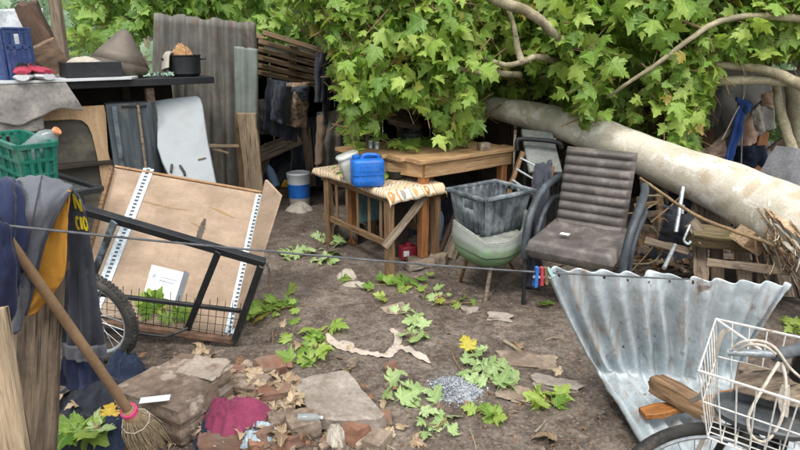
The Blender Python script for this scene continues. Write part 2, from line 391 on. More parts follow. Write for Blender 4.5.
WHITE_PL = mat('white_board', '#b9c0c3', '#d0d4d4', 4, .5, .1, .002, dirt='#93938c', dirt_lo=.6, dirt_hi=.8, gamt=.1)
WHITE_PAINT = mat('white_paint', '#cfcfc8', '#e6e5df', 9, .5, .2, .001, dirt='#9a6d4a', dirt_lo=.64, dirt_hi=.7, dirt_scale=14)
PAPER = mat('paper', '#d9dedd', '#e6e9e7', 4, .85, .05, .001, gamt=.08)
PRINT = mat('print_grey', '#8d979d', '#a4adb2', 10, .9, .05)
TAPE_DK = mat('dark_tape', '#474e55', '#5d646b', 6, .5, .1)
BLUE_CR = mat('blue_crate_plastic', '#283a66', '#364a7c', 5, .55, .1, .002, dirt='#5f6a86', dirt_lo=.5, dirt_hi=.78, dirt_scale=6, gamt=.25)
GREEN_CR = mat('green_crate_plastic', '#155f4f', '#1f7664', 5, .45, .1, .002, dirt='#5f8272', dirt_lo=.5, dirt_hi=.76, dirt_scale=7, gamt=.25)
BLUE_CAN = mat('blue_jerrycan_plastic', '#1259b0', '#2b79d4', 5, .38, .1, .002, dirt='#5a6d84', dirt_lo=.52, dirt_hi=.78, dirt_scale=6, gamt=.25)
BLUE_CLIP = mat('blue_clip_plastic', '#2b5fa6', '#3c74bd', 5, .35, .05)
RED_CLIP = mat('red_clip_plastic', '#99303f', '#b34654', 5, .4, .05)
PALE_CLIP = mat('pale_green_clip_plastic', '#8db3b0', '#a9ccc6', 5, .4, .05)
GREY_TUB = mat('grey_black_plastic', '#333a3f', '#5a6368', 5, .55, .3, .003, (5, 5, 1), dirt='#949c9f', dirt_lo=.44, dirt_hi=.70, dirt_scale=6)
BLACK_PL = mat('black_plastic', '#15171a', '#26292d', 6, .5, .15, .002, dirt='#44423e', dirt_lo=.62, dirt_hi=.8)
FOAM = mat('grey_foam_grip', '#4e5357', '#6e7376', 20, .85, .4, .002)
RUBBER = mat('dusty_rubber', '#262625', '#403f3c', 14, .85, .4, .003, dirt='#6e675e', dirt_lo=.52, dirt_hi=.74, dirt_scale=9)
VINYL = mat('brown_vinyl', '#504b48', '#6f6965', 7, .5, .25, .002, dirt='#8a8078', dirt_lo=.52, dirt_hi=.74, dirt_scale=7, gamt=.25)
ARM = mat('worn_black_armrest', '#2b3034', '#4b5359', 8, .45, .15, .002, dirt='#69747b', dirt_lo=.55, dirt_hi=.75, dirt_scale=6)
def shell_mat():
    m, t, bs = base('green_grey_shell'); tc = N(t, 'TexCoord'); sp = N(t, 'SeparateXYZ'); t.links.new(tc.outputs['Generated'], sp.inputs[0])
    v = coords(t, (1, 1, 1), False); f = nse(t, v, 7, 7, .65); ad = N(t, 'MapRange'); t.links.new(f, ad.inputs[0]); ad.inputs[3].default_value = -.22; ad.inputs[4].default_value = .22
    su = N(t, 'Math', operation='ADD'); t.links.new(sp.outputs[2], su.inputs[0]); t.links.new(ad.outputs[0], su.inputs[1])
    col = ramp(t, su.outputs[0], [(.02, lin('#6f7766')), (.2, lin('#64865c')), (.40, lin('#7f9c7a')), (.54, lin('#868e85')), (.9, lin('#9a9f9a'))])
    col = mix(t, ramp(t, nse(t, v, 30, 5, .7), [(.5, g4(0)), (.8, g4(.7))]), col, lin('#6b6a60'))
    t.links.new(col, bs.inputs['Base Color']); bs.inputs['Roughness'].default_value = .55; bump(t, bs, f, .2, .003); return m
SHELL = shell_mat()
def cloth(name, a, b, scale=5, dirt=None, rough=.95, weave=380, dl=.55, dh=.75):
    m, t, bs = base(name); v = coords(t, (1, 1, 1), False); f = nse(t, v, scale, 6, .6)
    col = ramp(t, f, [(.3, lin(a)), (.7, lin(b))])
    if dirt: col = mix(t, ramp(t, nse(t, v, scale*1.7, 7, .68), [(dl, g4(0)), (dh, g4(.85))]), col, lin(dirt))
    w = nse(t, v, weave, 2, .5); col = mix(t, 1, col, ramp(t, w, [(.35, g4(.82)), (.65, g4(1.06))]), 'MULTIPLY')
    t.links.new(col, bs.inputs['Base Color']); bs.inputs['Roughness'].default_value = rough; bs.inputs['Specular IOR Level'].default_value = .15
    if 'Sheen Weight' in bs.inputs: bs.inputs['Sheen Weight'].default_value = .12
    bump(t, bs, mix(t, .5, w, f), .25, .003); return m
C_NAVY = cloth('navy_cloth', '#20263c', '#333c5c', dirt='#414a66')
C_GREY = cloth('faded_grey_cloth', '#4f525a', '#6b6e74', dirt='#7d7b78')
C_CHAR = cloth('charcoal_cloth', '#2f323b', '#4b4e57', dirt='#5f6065')
C_BLACK = cloth('black_cloth', '#212329', '#363a42', dirt='#474a52')
C_YEL = cloth('ochre_cloth', '#a8752a', '#c4903c', dirt='#8a6434')
C_MAG = cloth('magenta_cloth', '#74304a', '#974763', dirt='#63303f')
C_WHITE = cloth('dirty_white_cloth', '#968f83', '#bab3a6', dirt='#796e60')
C_PINKW = cloth('pinkish_white_strip', '#a39789', '#c4b9ac', dirt='#85786a')
C_JEAN = cloth('dark_jeans', '#1c2433', '#303b52', dirt='#4b5568')
C_TARP = cloth('grey_tarp', '#868482', '#a8a5a0', dirt='#77706a', rough=.7)
C_SACK = cloth('grey_sack', '#4d4a47', '#716d68', dirt='#343230')
C_LEATHER = cloth('dark_leather', '#1f222a', '#363b46', rough=.55, weave=90)
C_CAMO = cloth('brown_printed_cloth', '#7a6350', '#ad967a', 14, dirt='#3f3a3c', dl=.5, dh=.56)
C_PATT = cloth('grey_speckled_cloth', '#85827e', '#a19d97', 22, dirt='#77716b', dl=.5, dh=.66)
C_PINK = mat('pinkish_cardboard', '#a98a76', '#c6a892', 5, .9, .15, .002, dirt='#8a7c72')
C_BLUE = cloth('blue_strap', '#27407a', '#3a5896', dirt='#4a5874')
BLUE_TARP = cloth('blue_tarp', '#27407c', '#3a5ba0', rough=.6)
SILVER = cloth('silver_plastic_sheet', '#a8b0b6', '#c8ced2', dirt='#8d969b', rough=.45, weave=60)
CONC = mat('concrete', '#837a6f', '#aaa196', 4, .92, .6, .008, dirt='#6b5d4f', dirt_scale=6, grain=45)
BRICK = mat('old_brick', '#6e4c3c', '#916b56', 7, .92, .9, .010, dirt='#75675a', dirt_lo=.46, dirt_hi=.66, dirt_scale=6, grain=35, c3='#a38b78')
BRICK2 = mat('brick_with_mortar', '#695749', '#908071', 9, .94, 1, .02, dirt='#9a8e80', dirt_lo=.55, dirt_hi=.62, dirt_scale=8, grain=26, gamt=.45)
STONE = mat('pale_rubble_stone', '#7d6f60', '#a39381', 5, .92, .7, .007, dirt='#5e5044', dirt_scale=6, grain=40)
ASH = mat('ash', '#7f858b', '#b5babf', 40, .95, .9, .01, dirt='#5a5e63', dirt_lo=.53, dirt_hi=.62, dirt_scale=26, grain=80)
LITTER = mat('brown_litter', '#5b4432', '#8f6f50', 30, .9, .5, .004, c3='#b08f6c')
STRAW = mat('broom_straw', '#a8957a', '#c9b897', 30, .85, .3, .002, c3='#d8caac')
HANDLE = mat('broom_handle_wood', '#846a50', '#a58968', 5, .6, .1, .002, dirt='#6b543f', dirt_lo=.5, dirt_hi=.8, dirt_scale=6, gamt=.2)
PINK = mat('pink_twine', '#c23d6c', '#dc5c86', 60, .8, .5, .002)
ROPE = mat('dirty_white_rope', '#b3ab9c', '#d6cfc2', 70, .9, .6, .002)
RED = mat('red_tin', '#8f1f33', '#b52f44', 8, .5, .1, dirt='#5c3a35')
SNEAK = mat('red_shoe', '#942a40', '#ad3b50', 8, .7, .1)
FUR = mat('brown_dry_nest', '#8a6847', '#bd9468', 40, .95, .8, .006)
TEAL = mat('teal_enamel', '#476a6c', '#6b8f90', 5, .4, .1, dirt='#3a4746')
DARK_IN = mat('shade_dark_board', '#2a2520', '#463d34', 5, .9, .4, .004)  # shade of the shed and dark gaps put into the board colour
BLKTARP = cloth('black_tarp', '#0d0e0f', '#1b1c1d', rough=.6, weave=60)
CANGREY = mat('rusty_can', '#4a443d', '#6e665c', 6, .7, .3, .003, dirt='#4f3b2e', metal=.3)
MOSSG = leaf_mat('weed_leaf', '#2f5a20', '#44742c', '#5f8e3a')
def clear_mat(name, col, rough=.15, alpha=.5):
    m, t, bs = base(name); bs.inputs['Base Color'].default_value = lin(col); bs.inputs['Roughness'].default_value = rough
    tr = N(t, 'BsdfTransparent'); tr.inputs['Color'].default_value = (.93, .96, .97, 1); ms = N(t, 'MixShader')
    v = coords(t); f = nse(t, v, 9, 4, .6); fr = N(t, 'MapRange'); t.links.new(f, fr.inputs[0]); fr.inputs[3].default_value = alpha-.25; fr.inputs[4].default_value = alpha+.25
    t.links.new(fr.outputs[0], ms.inputs[0]); t.links.new(tr.outputs[0], ms.inputs[1]); t.links.new(bs.outputs[0], ms.inputs[2])
    t.links.new(ms.outputs[0], t.nodes['Material Output'].inputs['Surface']); bump(t, bs, f, .3, .01); return m
CLEAR = clear_mat('clear_plastic', '#a9b4b6', .18, .38)
CLEARB = clear_mat('clear_blue_plastic', '#8fb0cf', .18, .6)
MILKY = clear_mat('milky_plastic', '#cfd2cb', .35, .75)
def tablecloth_mat():
    m, t, bs = base('wavy_tablecloth'); tc = N(t, 'TexCoord'); mp = N(t, 'Mapping'); mp.inputs['Rotation'].default_value = (0, 0, radians(37)); t.links.new(tc.outputs['Object'], mp.inputs[0])
    sp = N(t, 'SeparateXYZ'); t.links.new(mp.outputs[0], sp.inputs[0])
    def mth(op, a_, b_=None):
        n = N(t, 'Math', operation=op)
        for i, x in enumerate((a_, b_)):
            if x is None: continue
            if hasattr(x, 'links'): t.links.new(x, n.inputs[i])
            else: n.inputs[i].default_value = x
        return n.outputs[0]
    wob = mth('MULTIPLY', mth('SINE', mth('MULTIPLY', sp.outputs[1], 62)), .016)
    f = mth('FRACT', mth('MULTIPLY', mth('ADD', mth('ADD', sp.outputs[0], mth('MULTIPLY', sp.outputs[2], .7)), wob), 6.5))
    col = ramp(t, f, [(0, lin('#cdbb9c')), (.14, lin('#dccdb2')), (.26, lin('#b98450')), (.36, lin('#ddd3bf')), (.50, lin('#8f8c84')), (.57, lin('#d8cbb2')), (.70, lin('#c99a62')), (.78, lin('#dcd0b8')), (.88, lin('#a9743f')), (.94, lin('#d5c5a6'))], True)
    v = coords(t, (1, 1, 1), False); col = mix(t, ramp(t, nse(t, v, 8, 6, .65), [(.5, g4(0)), (.8, g4(.35))]), col, lin('#a58c6c'))
    t.links.new(col, bs.inputs['Base Color']); bs.inputs['Roughness'].default_value = .55; return m
TCLOTH = tablecloth_mat()
# ------------------------------------------------------------------ ground
def zg(x, y):
    z = .018*fb(V(x*.9, y*.9, 3.1), 4) + .009*fb(V(x*5, y*5, 7), 4)
    d = ((x+.62)/.62)**2 + ((y-2.35)/.42)**2
    z += .06*math.exp(-d*1.6)
    if y > 6: z += .1*min(1, (y-6)/3)
    return z
def P(px, py, dz=0.0):
    p = G(px, py, dz)
    for _ in range(3): p = G(px, py, zg(p.x, p.y)+dz)
    return p
def ground():
    def ax(lo, hi, st, far):
        a = []; x = lo
        while x <= hi: a.append(x); x += st
        l, s = [], st
        x = lo
        while x > -far: s *= 1.45; x -= s; l.append(x)
        r, s = [], st; x = a[-1]
        while x < far: s *= 1.45; x += s; r.append(x)
        return l[::-1]+a+r
    X = ax(-2.2, 2.2, .02, 80); Y = ax(1.5, 5.2, .02, 90)
    b = MB(); b.v = [V(x, y, zg(x, y)) for y in Y for x in X]; n = len(X)
    b.f = [[j*n+i, j*n+i+1, (j+1)*n+i+1, (j+1)*n+i] for j in range(len(Y)-1) for i in range(n-1)]
    o = b.build('ground', SOIL, smooth=180); tag(o, kind='structure')
ground()
# small grit and crumbs trodden into the soil: nobody could count it
def grit():
    b = MB(); rnd = random.Random(5)
    for k in range(7500):
        if k < 5800: p = P(rnd.uniform(60, 700), rnd.uniform(225, 450))
        else: p = P(rnd.gauss(230, 90), rnd.gauss(405, 32)) if k < 6900 else P(rnd.gauss(675, 45), rnd.gauss(262, 12))
        if p.y < 1.5: continue
        s = rnd.uniform(.0025, .008) * (2.2 if rnd.random() < .05 else 1); a = rnd.uniform(0, 6.28); c, q = cos(a), sin(a)
        e = rnd.uniform(.6, 1.6); h = rnd.uniform(.3, .9)
        vs = [p+V(c*s*e, q*s*e, 0), p+V(-q*s, c*s, -.001), p+V(-c*s*e, -q*s*e, 0), p+V(q*s, -c*s, -.001), p+V(s*.2, -s*.1, s*h)]
        b.cur = rnd.random(); b.add(vs, [[0, 1, 4], [1, 2, 4], [2, 3, 4], [3, 0, 4]])
    o = b.build('grit', mat('grit', '#5f5247', '#97897b', 40, .95, .3, .002, c3='#b5a99b'), smooth=0, kind='stuff'); tag(o, 'small stones and crumbs scattered over the bare soil', 'grit')
    b = MB()
    for k in range(700):      # brown crumbled leaf litter under the furniture and on the rubble
        z = k % 3
        p = P(rnd.gauss(670, 38), rnd.gauss(262, 10)) if z == 0 else (P(rnd.gauss(235, 70), rnd.gauss(408, 26)) if z == 1 else P(rnd.uniform(430, 800), rnd.uniform(208, 262)))
        s = rnd.uniform(.012, .035); Mx = Matrix.Translation(p+V(0, 0, rnd.uniform(.004, .03))) @ Matrix.Rotation(rnd.uniform(0, 6.3), 4, 'Z') @ Matrix.Rotation(rnd.uniform(-.6, .6), 4, 'X')
        vs = [Mx @ V(*q) for q in ((-s, 0, 0), (-.2*s, -.6*s, .15*s), (s, .1*s, .35*s), (.1*s, .7*s, .1*s), (0, 0, -.1*s))]
        b.add(vs, [[0, 1, 4], [1, 2, 4], [2, 3, 4], [3, 0, 4]])
    for k in range(900):      # straws and torn crumbs over the yard
        p = P(rnd.uniform(120, 690), 228+222*rnd.random()**.8); a = rnd.uniform(0, 6.3); l_ = rnd.uniform(.008, .05) if k % 3 else rnd.uniform(.006, .016); w_ = .0012 if k % 3 else rnd.uniform(.003, .009)
        d_ = V(cos(a), sin(a), 0); s_ = V(-sin(a), cos(a), 0); m_ = V(0, 0, rnd.uniform(.004, .012))
        b.add([p-d_*l_-s_*w_+V(0, 0, .002), p-d_*l_+s_*w_+V(0, 0, .002), p+s_*w_+m_, p-s_*w_+m_, p+d_*l_+V(0, 0, .003)], [[0, 1, 2, 3], [3, 2, 4]])
    o = b.build('leaf_litter', LITTER, smooth=0, kind='stuff'); tag(o, 'crumbled brown leaf litter on rubble and under furniture', 'litter')
grit()

# ------------------------------------------------------------------ the dark shed at the back
BACK = 7.7
sh = thing('shed', 'dark open shed of old boards behind the tables', 'shed', (-.55, 7, 0))
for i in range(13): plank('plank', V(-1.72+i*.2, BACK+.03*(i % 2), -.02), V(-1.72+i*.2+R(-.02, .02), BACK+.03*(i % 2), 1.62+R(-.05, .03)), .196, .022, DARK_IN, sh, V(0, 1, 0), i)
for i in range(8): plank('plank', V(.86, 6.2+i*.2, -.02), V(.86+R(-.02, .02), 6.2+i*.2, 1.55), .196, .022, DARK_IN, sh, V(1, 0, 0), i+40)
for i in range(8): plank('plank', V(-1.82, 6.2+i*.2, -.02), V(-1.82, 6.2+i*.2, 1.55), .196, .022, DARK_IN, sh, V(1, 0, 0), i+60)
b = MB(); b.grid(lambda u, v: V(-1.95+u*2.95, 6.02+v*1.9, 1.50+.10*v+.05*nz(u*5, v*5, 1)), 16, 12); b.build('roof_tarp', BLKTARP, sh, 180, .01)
for px_ in (-1.5, .0): plank('post', V(px_, 6.25, -.02), V(px_, 6.25, 1.5), .075, .07, W_DARK, sh, V(0, 1, 0))
plank('beam', V(-1.6, 6.15, 1.44), V(.9, 6.15, 1.42), .07, .06, W_DARK, sh)
plank('brace', A(254, 157, 5.95), A(304, 136, 6.25), .15, .03, W_GREY, sh, V(0, -1, .2))
plank('brace', A(293, 138, 6.35), A(295, 182, 6.35), .05, .04, W_GREY, sh, V(0, 1, 0))
plank('brace', A(256, 178, 6.0), A(270, 145, 6.2), .12, .03, W_DARK, sh, V(0, -1, 0))
# pallet lying as an awning in front of the shed roof
pl = thing('pallet', 'grey slatted wooden pallet hung as awning over the shed front', 'pallet', A(300, 70, 5.9))
for i, (x0, y0, x1, y1) in enumerate([(262, 32, 352, 60), (258, 41, 352, 67), (258, 49, 352, 74), (257, 57, 352, 81), (257, 65, 352, 87), (257, 72, 350, 92)]):
    dy = i*.05
    plank('slat', A(x0, y0, 5.72+dy), A(x1, y1, 5.95+dy), .056, .02, W_PALLET, pl, V(0, -.75, .6), 200+i)
for (x0, y0, x1, y1) in [(260, 36, 258, 76), (294, 44, 291, 84), (345, 60, 342, 92)]:
    plank('stringer', A(x0, y0, 5.86), A(x1, y1, 6.14), .06, .075, W_PALLET, pl, V(1, 0, 0), 230+x0)
# clothes and sacks hanging inside the shed
def hang(name, tl, tr, bl, br, Y, mt, label, cat, depth=.06, folds=3, seed=0, thick=.02, group=None):
    b = MB()
    def fn(u, v):
        px = lerp(lerp(tl[0], tr[0], u), lerp(bl[0], br[0], u), v); py = lerp(lerp(tl[1], tr[1], u), lerp(bl[1], br[1], u), v)
        p = A(px, py, Y); f = sin(u*folds*2*pi + seed + 1.5*nz(u*2, v*2, seed)); 
        p.y -= depth*(sin(pi*u)**.6)*(.6+.4*sin(pi*min(v*1.2, 1))) + .018*f*(.4+v) + .02*nz(u*4, v*6, seed+3)
        p.x += .012*nz(u*3, v*5, seed+9); p.z += .012*nz(u*5, v*2, seed+5)*(v > .9); return p
    b.grid(fn, 22, 26); o = b.build(name, mt, None, 180, thick); tag(o, label, cat, group); return o
hang('trousers', (316, 52), (329, 54), (315, 102), (323, 102), 5.62, C_CHAR, 'dark navy trousers slung over the pallet slats', 'trousers', .05, 2, 3)
hang('trousers', (324, 55), (331, 57), (323, 122), (328, 124), 5.70, C_BLACK, 'long narrow black trouser leg hanging behind navy trousers', 'trousers', .03, 1, 5)
hang('jacket', (268, 78), (293, 82), (264, 130), (297, 142), 5.82, C_LEATHER, 'black leather jacket hanging inside the dark shed', 'jacket', .16, 3, 7)
hang('bag', (287, 83), (309, 82), (285, 124), (306, 127), 5.74, C_CAMO, 'brown patterned bag with dark top hanging in shed', 'bag', .14, 1.5, 9)
hang('cloth', (289, 87), (308, 86), (288, 97), (308, 99), 5.68, C_CHAR, 'dark grey rag over the top of the brown bag', 'cloth', .10, 1, 2)
hang('coat', (258, 100), (270, 98), (255, 134), (270, 133), 5.95, C_SACK, 'grey brown coat in the shed left of black jacket', 'coat', .1, 2, 12)
hang('sack', (318, 112), (345, 108), (316, 174), (348, 168), 5.85, C_SACK, 'drab grey sacking hanging behind small table', 'sack', .18, 2.5, 13)
hang('sack', (318, 116), (328, 111), (315, 165), (325, 162), 5.72, cloth('tan_sack', '#6d5c4d', '#8f7b68', dirt='#4b4038'), 'narrow tan sack hanging left of the grey sacking', 'sack', .05, 1, 17)
hang('sack', (346, 114), (374, 118), (346, 165), (374, 160), 5.95, C_CHAR, 'dark charcoal sacking behind the milky container', 'sack', .12, 2, 19)
hang('blanket', (294, 118), (320, 116), (290, 188), (322, 186), 6.3, C_BLACK, 'black blanket at the back of the shed', 'blanket', .1, 3, 23)
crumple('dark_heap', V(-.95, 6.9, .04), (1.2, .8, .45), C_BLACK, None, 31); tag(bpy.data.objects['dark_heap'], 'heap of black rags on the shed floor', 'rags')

for i, (px, py, s_, m_, lb_) in enumerate(((272, 178, (.5, .4, .34), C_CHAR, 'charcoal bundle on the shed floor below the grey brace'), (312, 188, (.34, .3, .42), C_SACK, 'grey sack slumped in the shed right of the bucket'), (262, 190, (.3, .25, .22), C_JEAN, 'dark blue bundle beside the pale standing plank'), (330, 192, (.3, .25, .30), C_CHAR, 'charcoal bundle behind the left end of the small table'))):
    tag(crumple('bundle', P(px, py)+V(0, .15, 0), s_, m_, None, 261+i, .6), lb_, 'bundle')
hang('backpack', (276, 84), (291, 86), (272, 118), (290, 124), 5.64, C_LEATHER, 'dark bulging backpack hanging beside the brown bag', 'backpack', .2, 1.5, 83)
for i, (x0, y0, x1, y1, Y_, w_, m_) in enumerate(((306, 128, 312, 186, 6.2, .09, W_DARK), (268, 150, 312, 142, 6.3, .07, W_GREY), (322, 140, 338, 190, 6.15, .06, W_DARK))):
    tag(plank('board', A(x0, y0, Y_), A(x1, y1, Y_-.05), w_, .02, m_, None, V(0, -1, 0), 1300+i), ['dark board standing in the shed behind the bucket', 'grey board lying level inside the shed', 'dark narrow board leaning behind the grey sacking'][i], 'board')
# bucket, bottle, small things before the shed
p = P(300, 206); bk = thing('bucket', 'white and blue plastic bucket standing on the soil by the shed', 'bucket', p)
MW = Matrix.Translation(p)
MB(MW).lathe([(.085, .0), (.098, .01), (.105, .11)], 28).build('base', C_WHITE, bk)
MB(MW).lathe([(.1055, .10), (.113, .24)], 28).build('label_band', BLUE_CAN, bk)
MB(MW).lathe([(.112, .238), (.115, .33), (.119, .335), (.119, .345), (.105, .35), (.10, .335), (.0001, .33)], 28, cap=False).build('rim', WHITE_PL, bk)
a = [p+V(.118*cos(t), .118*sin(t)-.02*sin(t), .33-.1*sin(t)**2) for t in [pi+pi*k/12 for k in range(13)]]
MB().tube(a, .003, 6).build('handle', STEEL, bk)
crumple('plastic_bag', P(300, 210)+V(0, .02, .0), (.30, .26, .075), C_WHITE, None, 3, rotz=.4); tag(bpy.data.objects['plastic_bag'], 'white plastic bag crumpled round the foot of the bucket', 'bag')
def bottle(name, p, h, r, mt, capm, label, tilt=(0, 0), group=None):
    t = thing(name, label, 'bottle', p, group); Mx = Matrix.Translation(p) @ Matrix.Rotation(tilt[0], 4, 'Y') @ Matrix.Rotation(tilt[1], 4, 'X')
    MB(Mx).lathe([(r*.8, 0), (r, .02*h), (r, .15*h), (r*.93, .2*h), (r, .25*h), (r, .55*h), (r*.95, .6*h), (r, .65*h), (r*.75, .8*h), (r*.36, .93*h), (r*.36, .96*h)], 20).build('bottle_body', mt, t)
    MB(Mx).lathe([(r*.42, .955*h), (r*.42, 1.02*h), (r*.38, 1.03*h)], 16).build('cap', capm, t); return t
bottle('water_bottle', A(276, 186, 6.1), .24, .045, CLEARB, BLUE_CLIP, 'clear blue plastic bottle leaning beside the bucket', (-.3, 0))
crumple('yellow_rag', P(287, 192)+V(0, 0, .06), (.13, .10, .07), mat('yellow_plastic', '#c9a01f', '#e0bb3a', 6, .5), None, 8); tag(bpy.data.objects['yellow_rag'], 'small yellow plastic scrap behind the bucket', 'scrap')
rock('broken_block', P(283, 199)+V(0, .08, .03), (.16, .14, .14), W_DARK, None, 77); tag(bpy.data.objects['broken_block'], 'dark block of wood under the yellow scrap', 'block')

# ------------------------------------------------------------------ corrugated upright sheets
def corrugated(name, P00, P10, P01, P11, ncor, amp, mt, label, seed=0, nv=26, dent=.015, jag=.01, parent=None, warp=None):
    # P00,P10 top corners, P01,P11 bottom corners; ribs run from top to bottom
    nrm = (P10-P00).cross(P01-P00).normalized(); nu = ncor*8; b = MB()
    def fn(u, v):
        e = jag*nz(u*9, seed, v*2); vv = v + (e*2 if v in (0, 1) else 0)
        p = lerp(lerp(P00, P10, u), lerp(P01, P11, u), vv)
        k = amp*sin(2*pi*ncor*u); p = p + nrm*(k*(1-.35*max(0, nz(u*2.2, v*2.6, seed+6))) + dent*nz(u*2.1, v*2.3, seed) + .12*dent*nz(u*7, v*6, seed+4))
        if warp: p = p + warp(u, v)
        return p
    b.grid(fn, nu, nv); o = b.build(name, mt, parent, 60, .0025)
    if not parent: tag(o, label, 'metal sheet')
    return o
corrugated('corrugated_sheet', A(154, 13, 5.75), A(256, 23, 5.6), A(150, 215, 5.75), A(262, 205, 5.7), 8, .026, GALV_OLD, 'tall sooty grey corrugated iron sheet standing behind shelf', 2)
corrugated('corrugated_sheet', A(234, 46, 5.52), A(258, 49, 5.5), A(236, 122, 5.52), A(258, 120, 5.5), 2, .016, GALV_GRN, 'narrow pale green grey corrugated strip nailed over the tall sheet', 5)
tag(plank('plank', A(247, 113, 5.42), A(256, 205, 5.5), .165, .03, W_PALE, None, V(0, -1, 0), 3, .006), 'pale worn plank standing against the corrugated sheets', 'plank')
tag(plank('plank', A(238, 114, 5.46), A(243, 205, 5.55), .05, .03, W_BROWN, None, V(0, -1, 0), 4, .006), 'thin brown lath beside the pale standing plank', 'lath')
tag(plank('lath', A(208, 146, 5.38), A(239, 146, 5.42), .03, .02, W_PALE, None, V(0, -1, 0), 8), 'short pale lath sticking out beside the white fridge door', 'lath')
tag(plank('lath', A(212, 149, 5.40), A(228, 153, 5.32), .02, .015, W_PALE, None, V(0, -1, 0), 9), 'small splintered stick below the short pale lath', 'stick')

# ------------------------------------------------------------------ shelf and what stands on it
ZS = 1.33
FL, FR = V(-3.05, 3.85, ZS), G(214, 76, ZS)
du = (FR-FL).normalized(); dv = V(-du.y, du.x, 0)
def S(a, d, z=0): return FL + du*a + dv*d + V(0, 0, z)      # along the edge, into the depth
L_S = (FR-FL).length
def edge_at(px):                                              # place along the front edge seen at that column
    lo, hi = 0, L_S
    for _ in range(40):
        m_ = (lo+hi)/2; q = S(m_, 0); dep = q.y*cos(PITCH)+(CAM_H-q.z)*sin(PITCH); x = 400+F*q.x/dep
        if x < px: lo = m_
        else: hi = m_
    return lo
def on_shelf(px, d): return S(edge_at(px), d)
sf = thing('shelf', 'high black shelf bench with white board on top', 'shelf', S(L_S/2, .35, -ZS))
MS = Matrix.Translation(FL) @ frame(du).to_4x4()
MB(MS).box((L_S/2, .40, -.03), (L_S, .8, .055)).build('shelf_top', BLACK_PL, sf)
for a_ in (.06, edge_at(150)):
    for d_ in (.06, .74): MB(MS).box((a_, d_, -.03-(ZS-.03)/2-.03), (.06, .06, ZS-.06)).build('leg', W_DARK, sf)
MB(MS).box((L_S/2, .78, -.36), (L_S-.2, .02, .6)).build('dark_backing', DARK_IN, sf)  # dark panels added to stand in for the shaded void under the shelf
MB(MS).box((L_S/2, .4, -.62), (L_S-.2, .7, .03)).build('lower_shelf', DARK_IN, sf)
wbm = MB(MS); e1 = edge_at(143)
wbm.prism([(-.0, -.075), (e1-.10, -.06), (e1+.02, .16), (e1-.02, .30), (.0, .34)], .016, Matrix.Translation(V(0, 0, .0005)))
o = wbm.build('white_board', WHITE_PL); tag(o, 'long white board lying on the black shelf', 'board')
Z1 = .018
# blue bottle crate
def crate_blue():
    near = on_shelf(10, .05); w, d, h = .36, .20, .345; M0 = yaw(near, -28) @ Matrix.Translation(V(-w/2, d/2, Z1))
    t = thing('bottle_crate', 'blue plastic bottle crate standing on the white board', 'crate', M0 @ V(0, 0, 0))
    def wall(x, y, hor, L, out):
        b = MB(M0); th = .014
        def bx(u0, u1, z0, z1, o_=0, t_=th):
            c_ = (x+(u0+u1)/2, y+out*o_, (z0+z1)/2) if hor else (x+out*o_, y+(u0+u1)/2, (z0+z1)/2)
            b.box(c_, (u1-u0, t_, z1-z0) if hor else (t_, u1-u0, z1-z0), None, .003)
        hw = .055                                          # hand hole near the top
        bx(-L/2, L/2, .0, .235); bx(-L/2, -hw, .235, .305); bx(hw, L/2, .235, .305); bx(-L/2, L/2, .305, h)
        b.build('side_wall', BLUE_CR, t)
        b = MB(M0)
        bx(-L/2, L/2, .33, h, .008, .012); bx(-L/2, L/2, .0, .03, .008, .012); bx(-L/2, L/2, .20, .225, .007, .010)
        for u in (-L/2+.012, -L/6, L/6, L/2-.012): bx(u-.011, u+.011, .03, .33, .007, .010)
        b.build('rib', BLUE_CR, t)
    wall(0, -d/2, True, w, -1); wall(0, d/2, True, w, 1); wall(w/2, 0, False, d-.03, 1); wall(-w/2, 0, False, d-.03, -1)
    MB(M0).box((0, 0, .01), (w-.03, d-.03, .014)).build('bottom', BLUE_CR, t)
    MB(M0).box((.02, -.116, .155), (.08, .004, .05)).build('white_label', PAPER, t)
crate_blue()
# red and white sneakers
def shoe(c, rz, label):
    t = thing('sneaker', label, 'shoe', c, 'sneakers on the white board'); M0 = yaw(c, rz) @ Matrix.Scale(1.25, 4)
    prof = [(-.13, .034, .055), (-.09, .040, .075), (-.03, .040, .07), (.03, .042, .055), (.09, .044, .045), (.13, .030, .03)]
    def loft(zs0, top, mt, nm, gw=1.0):
        b = MB(M0); n = 14; vs = []
        for (x, w, h) in prof:
            for j in range(n):
                a = 2*pi*j/n; hh = top(h); vs.append(V(x, w*gw*cos(a)*(1-.35*max(0, sin(a))), zs0 + hh*(.5+.5*sin(a))))
        fs = [[k*n+j, k*n+(j+1) % n, (k+1)*n+(j+1) % n, (k+1)*n+j] for k in range(len(prof)-1) for j in range(n)]
        fs += [list(range(n))[::-1], [(len(prof)-1)*n+j for j in range(n)]]
        b.add(vs, fs); return b.build(nm, mt, t, 60)
    loft(0.0, lambda h: .04, WHITE_PL, 'sole', 1.10); loft(.03, lambda h: h*.8, SNEAK, 'upper')
    b = MB(M0)
    for k in range(4): b.tube([V(-.02+k*.022, -.026, .078-k*.006), V(-.01+k*.022, 0, .090-k*.007), V(-.02+k*.022, .026, .078-k*.006)], .004, 6)
    b.build('lace', BLACK_PL, t)
shoe(on_shelf(26, .04)+V(0, 0, Z1), -62, 'red sneaker with white sole nearer the blue crate')
shoe(on_shelf(40, .05)+V(0, 0, Z1), -35, 'red sneaker with white sole nearer the black tray')
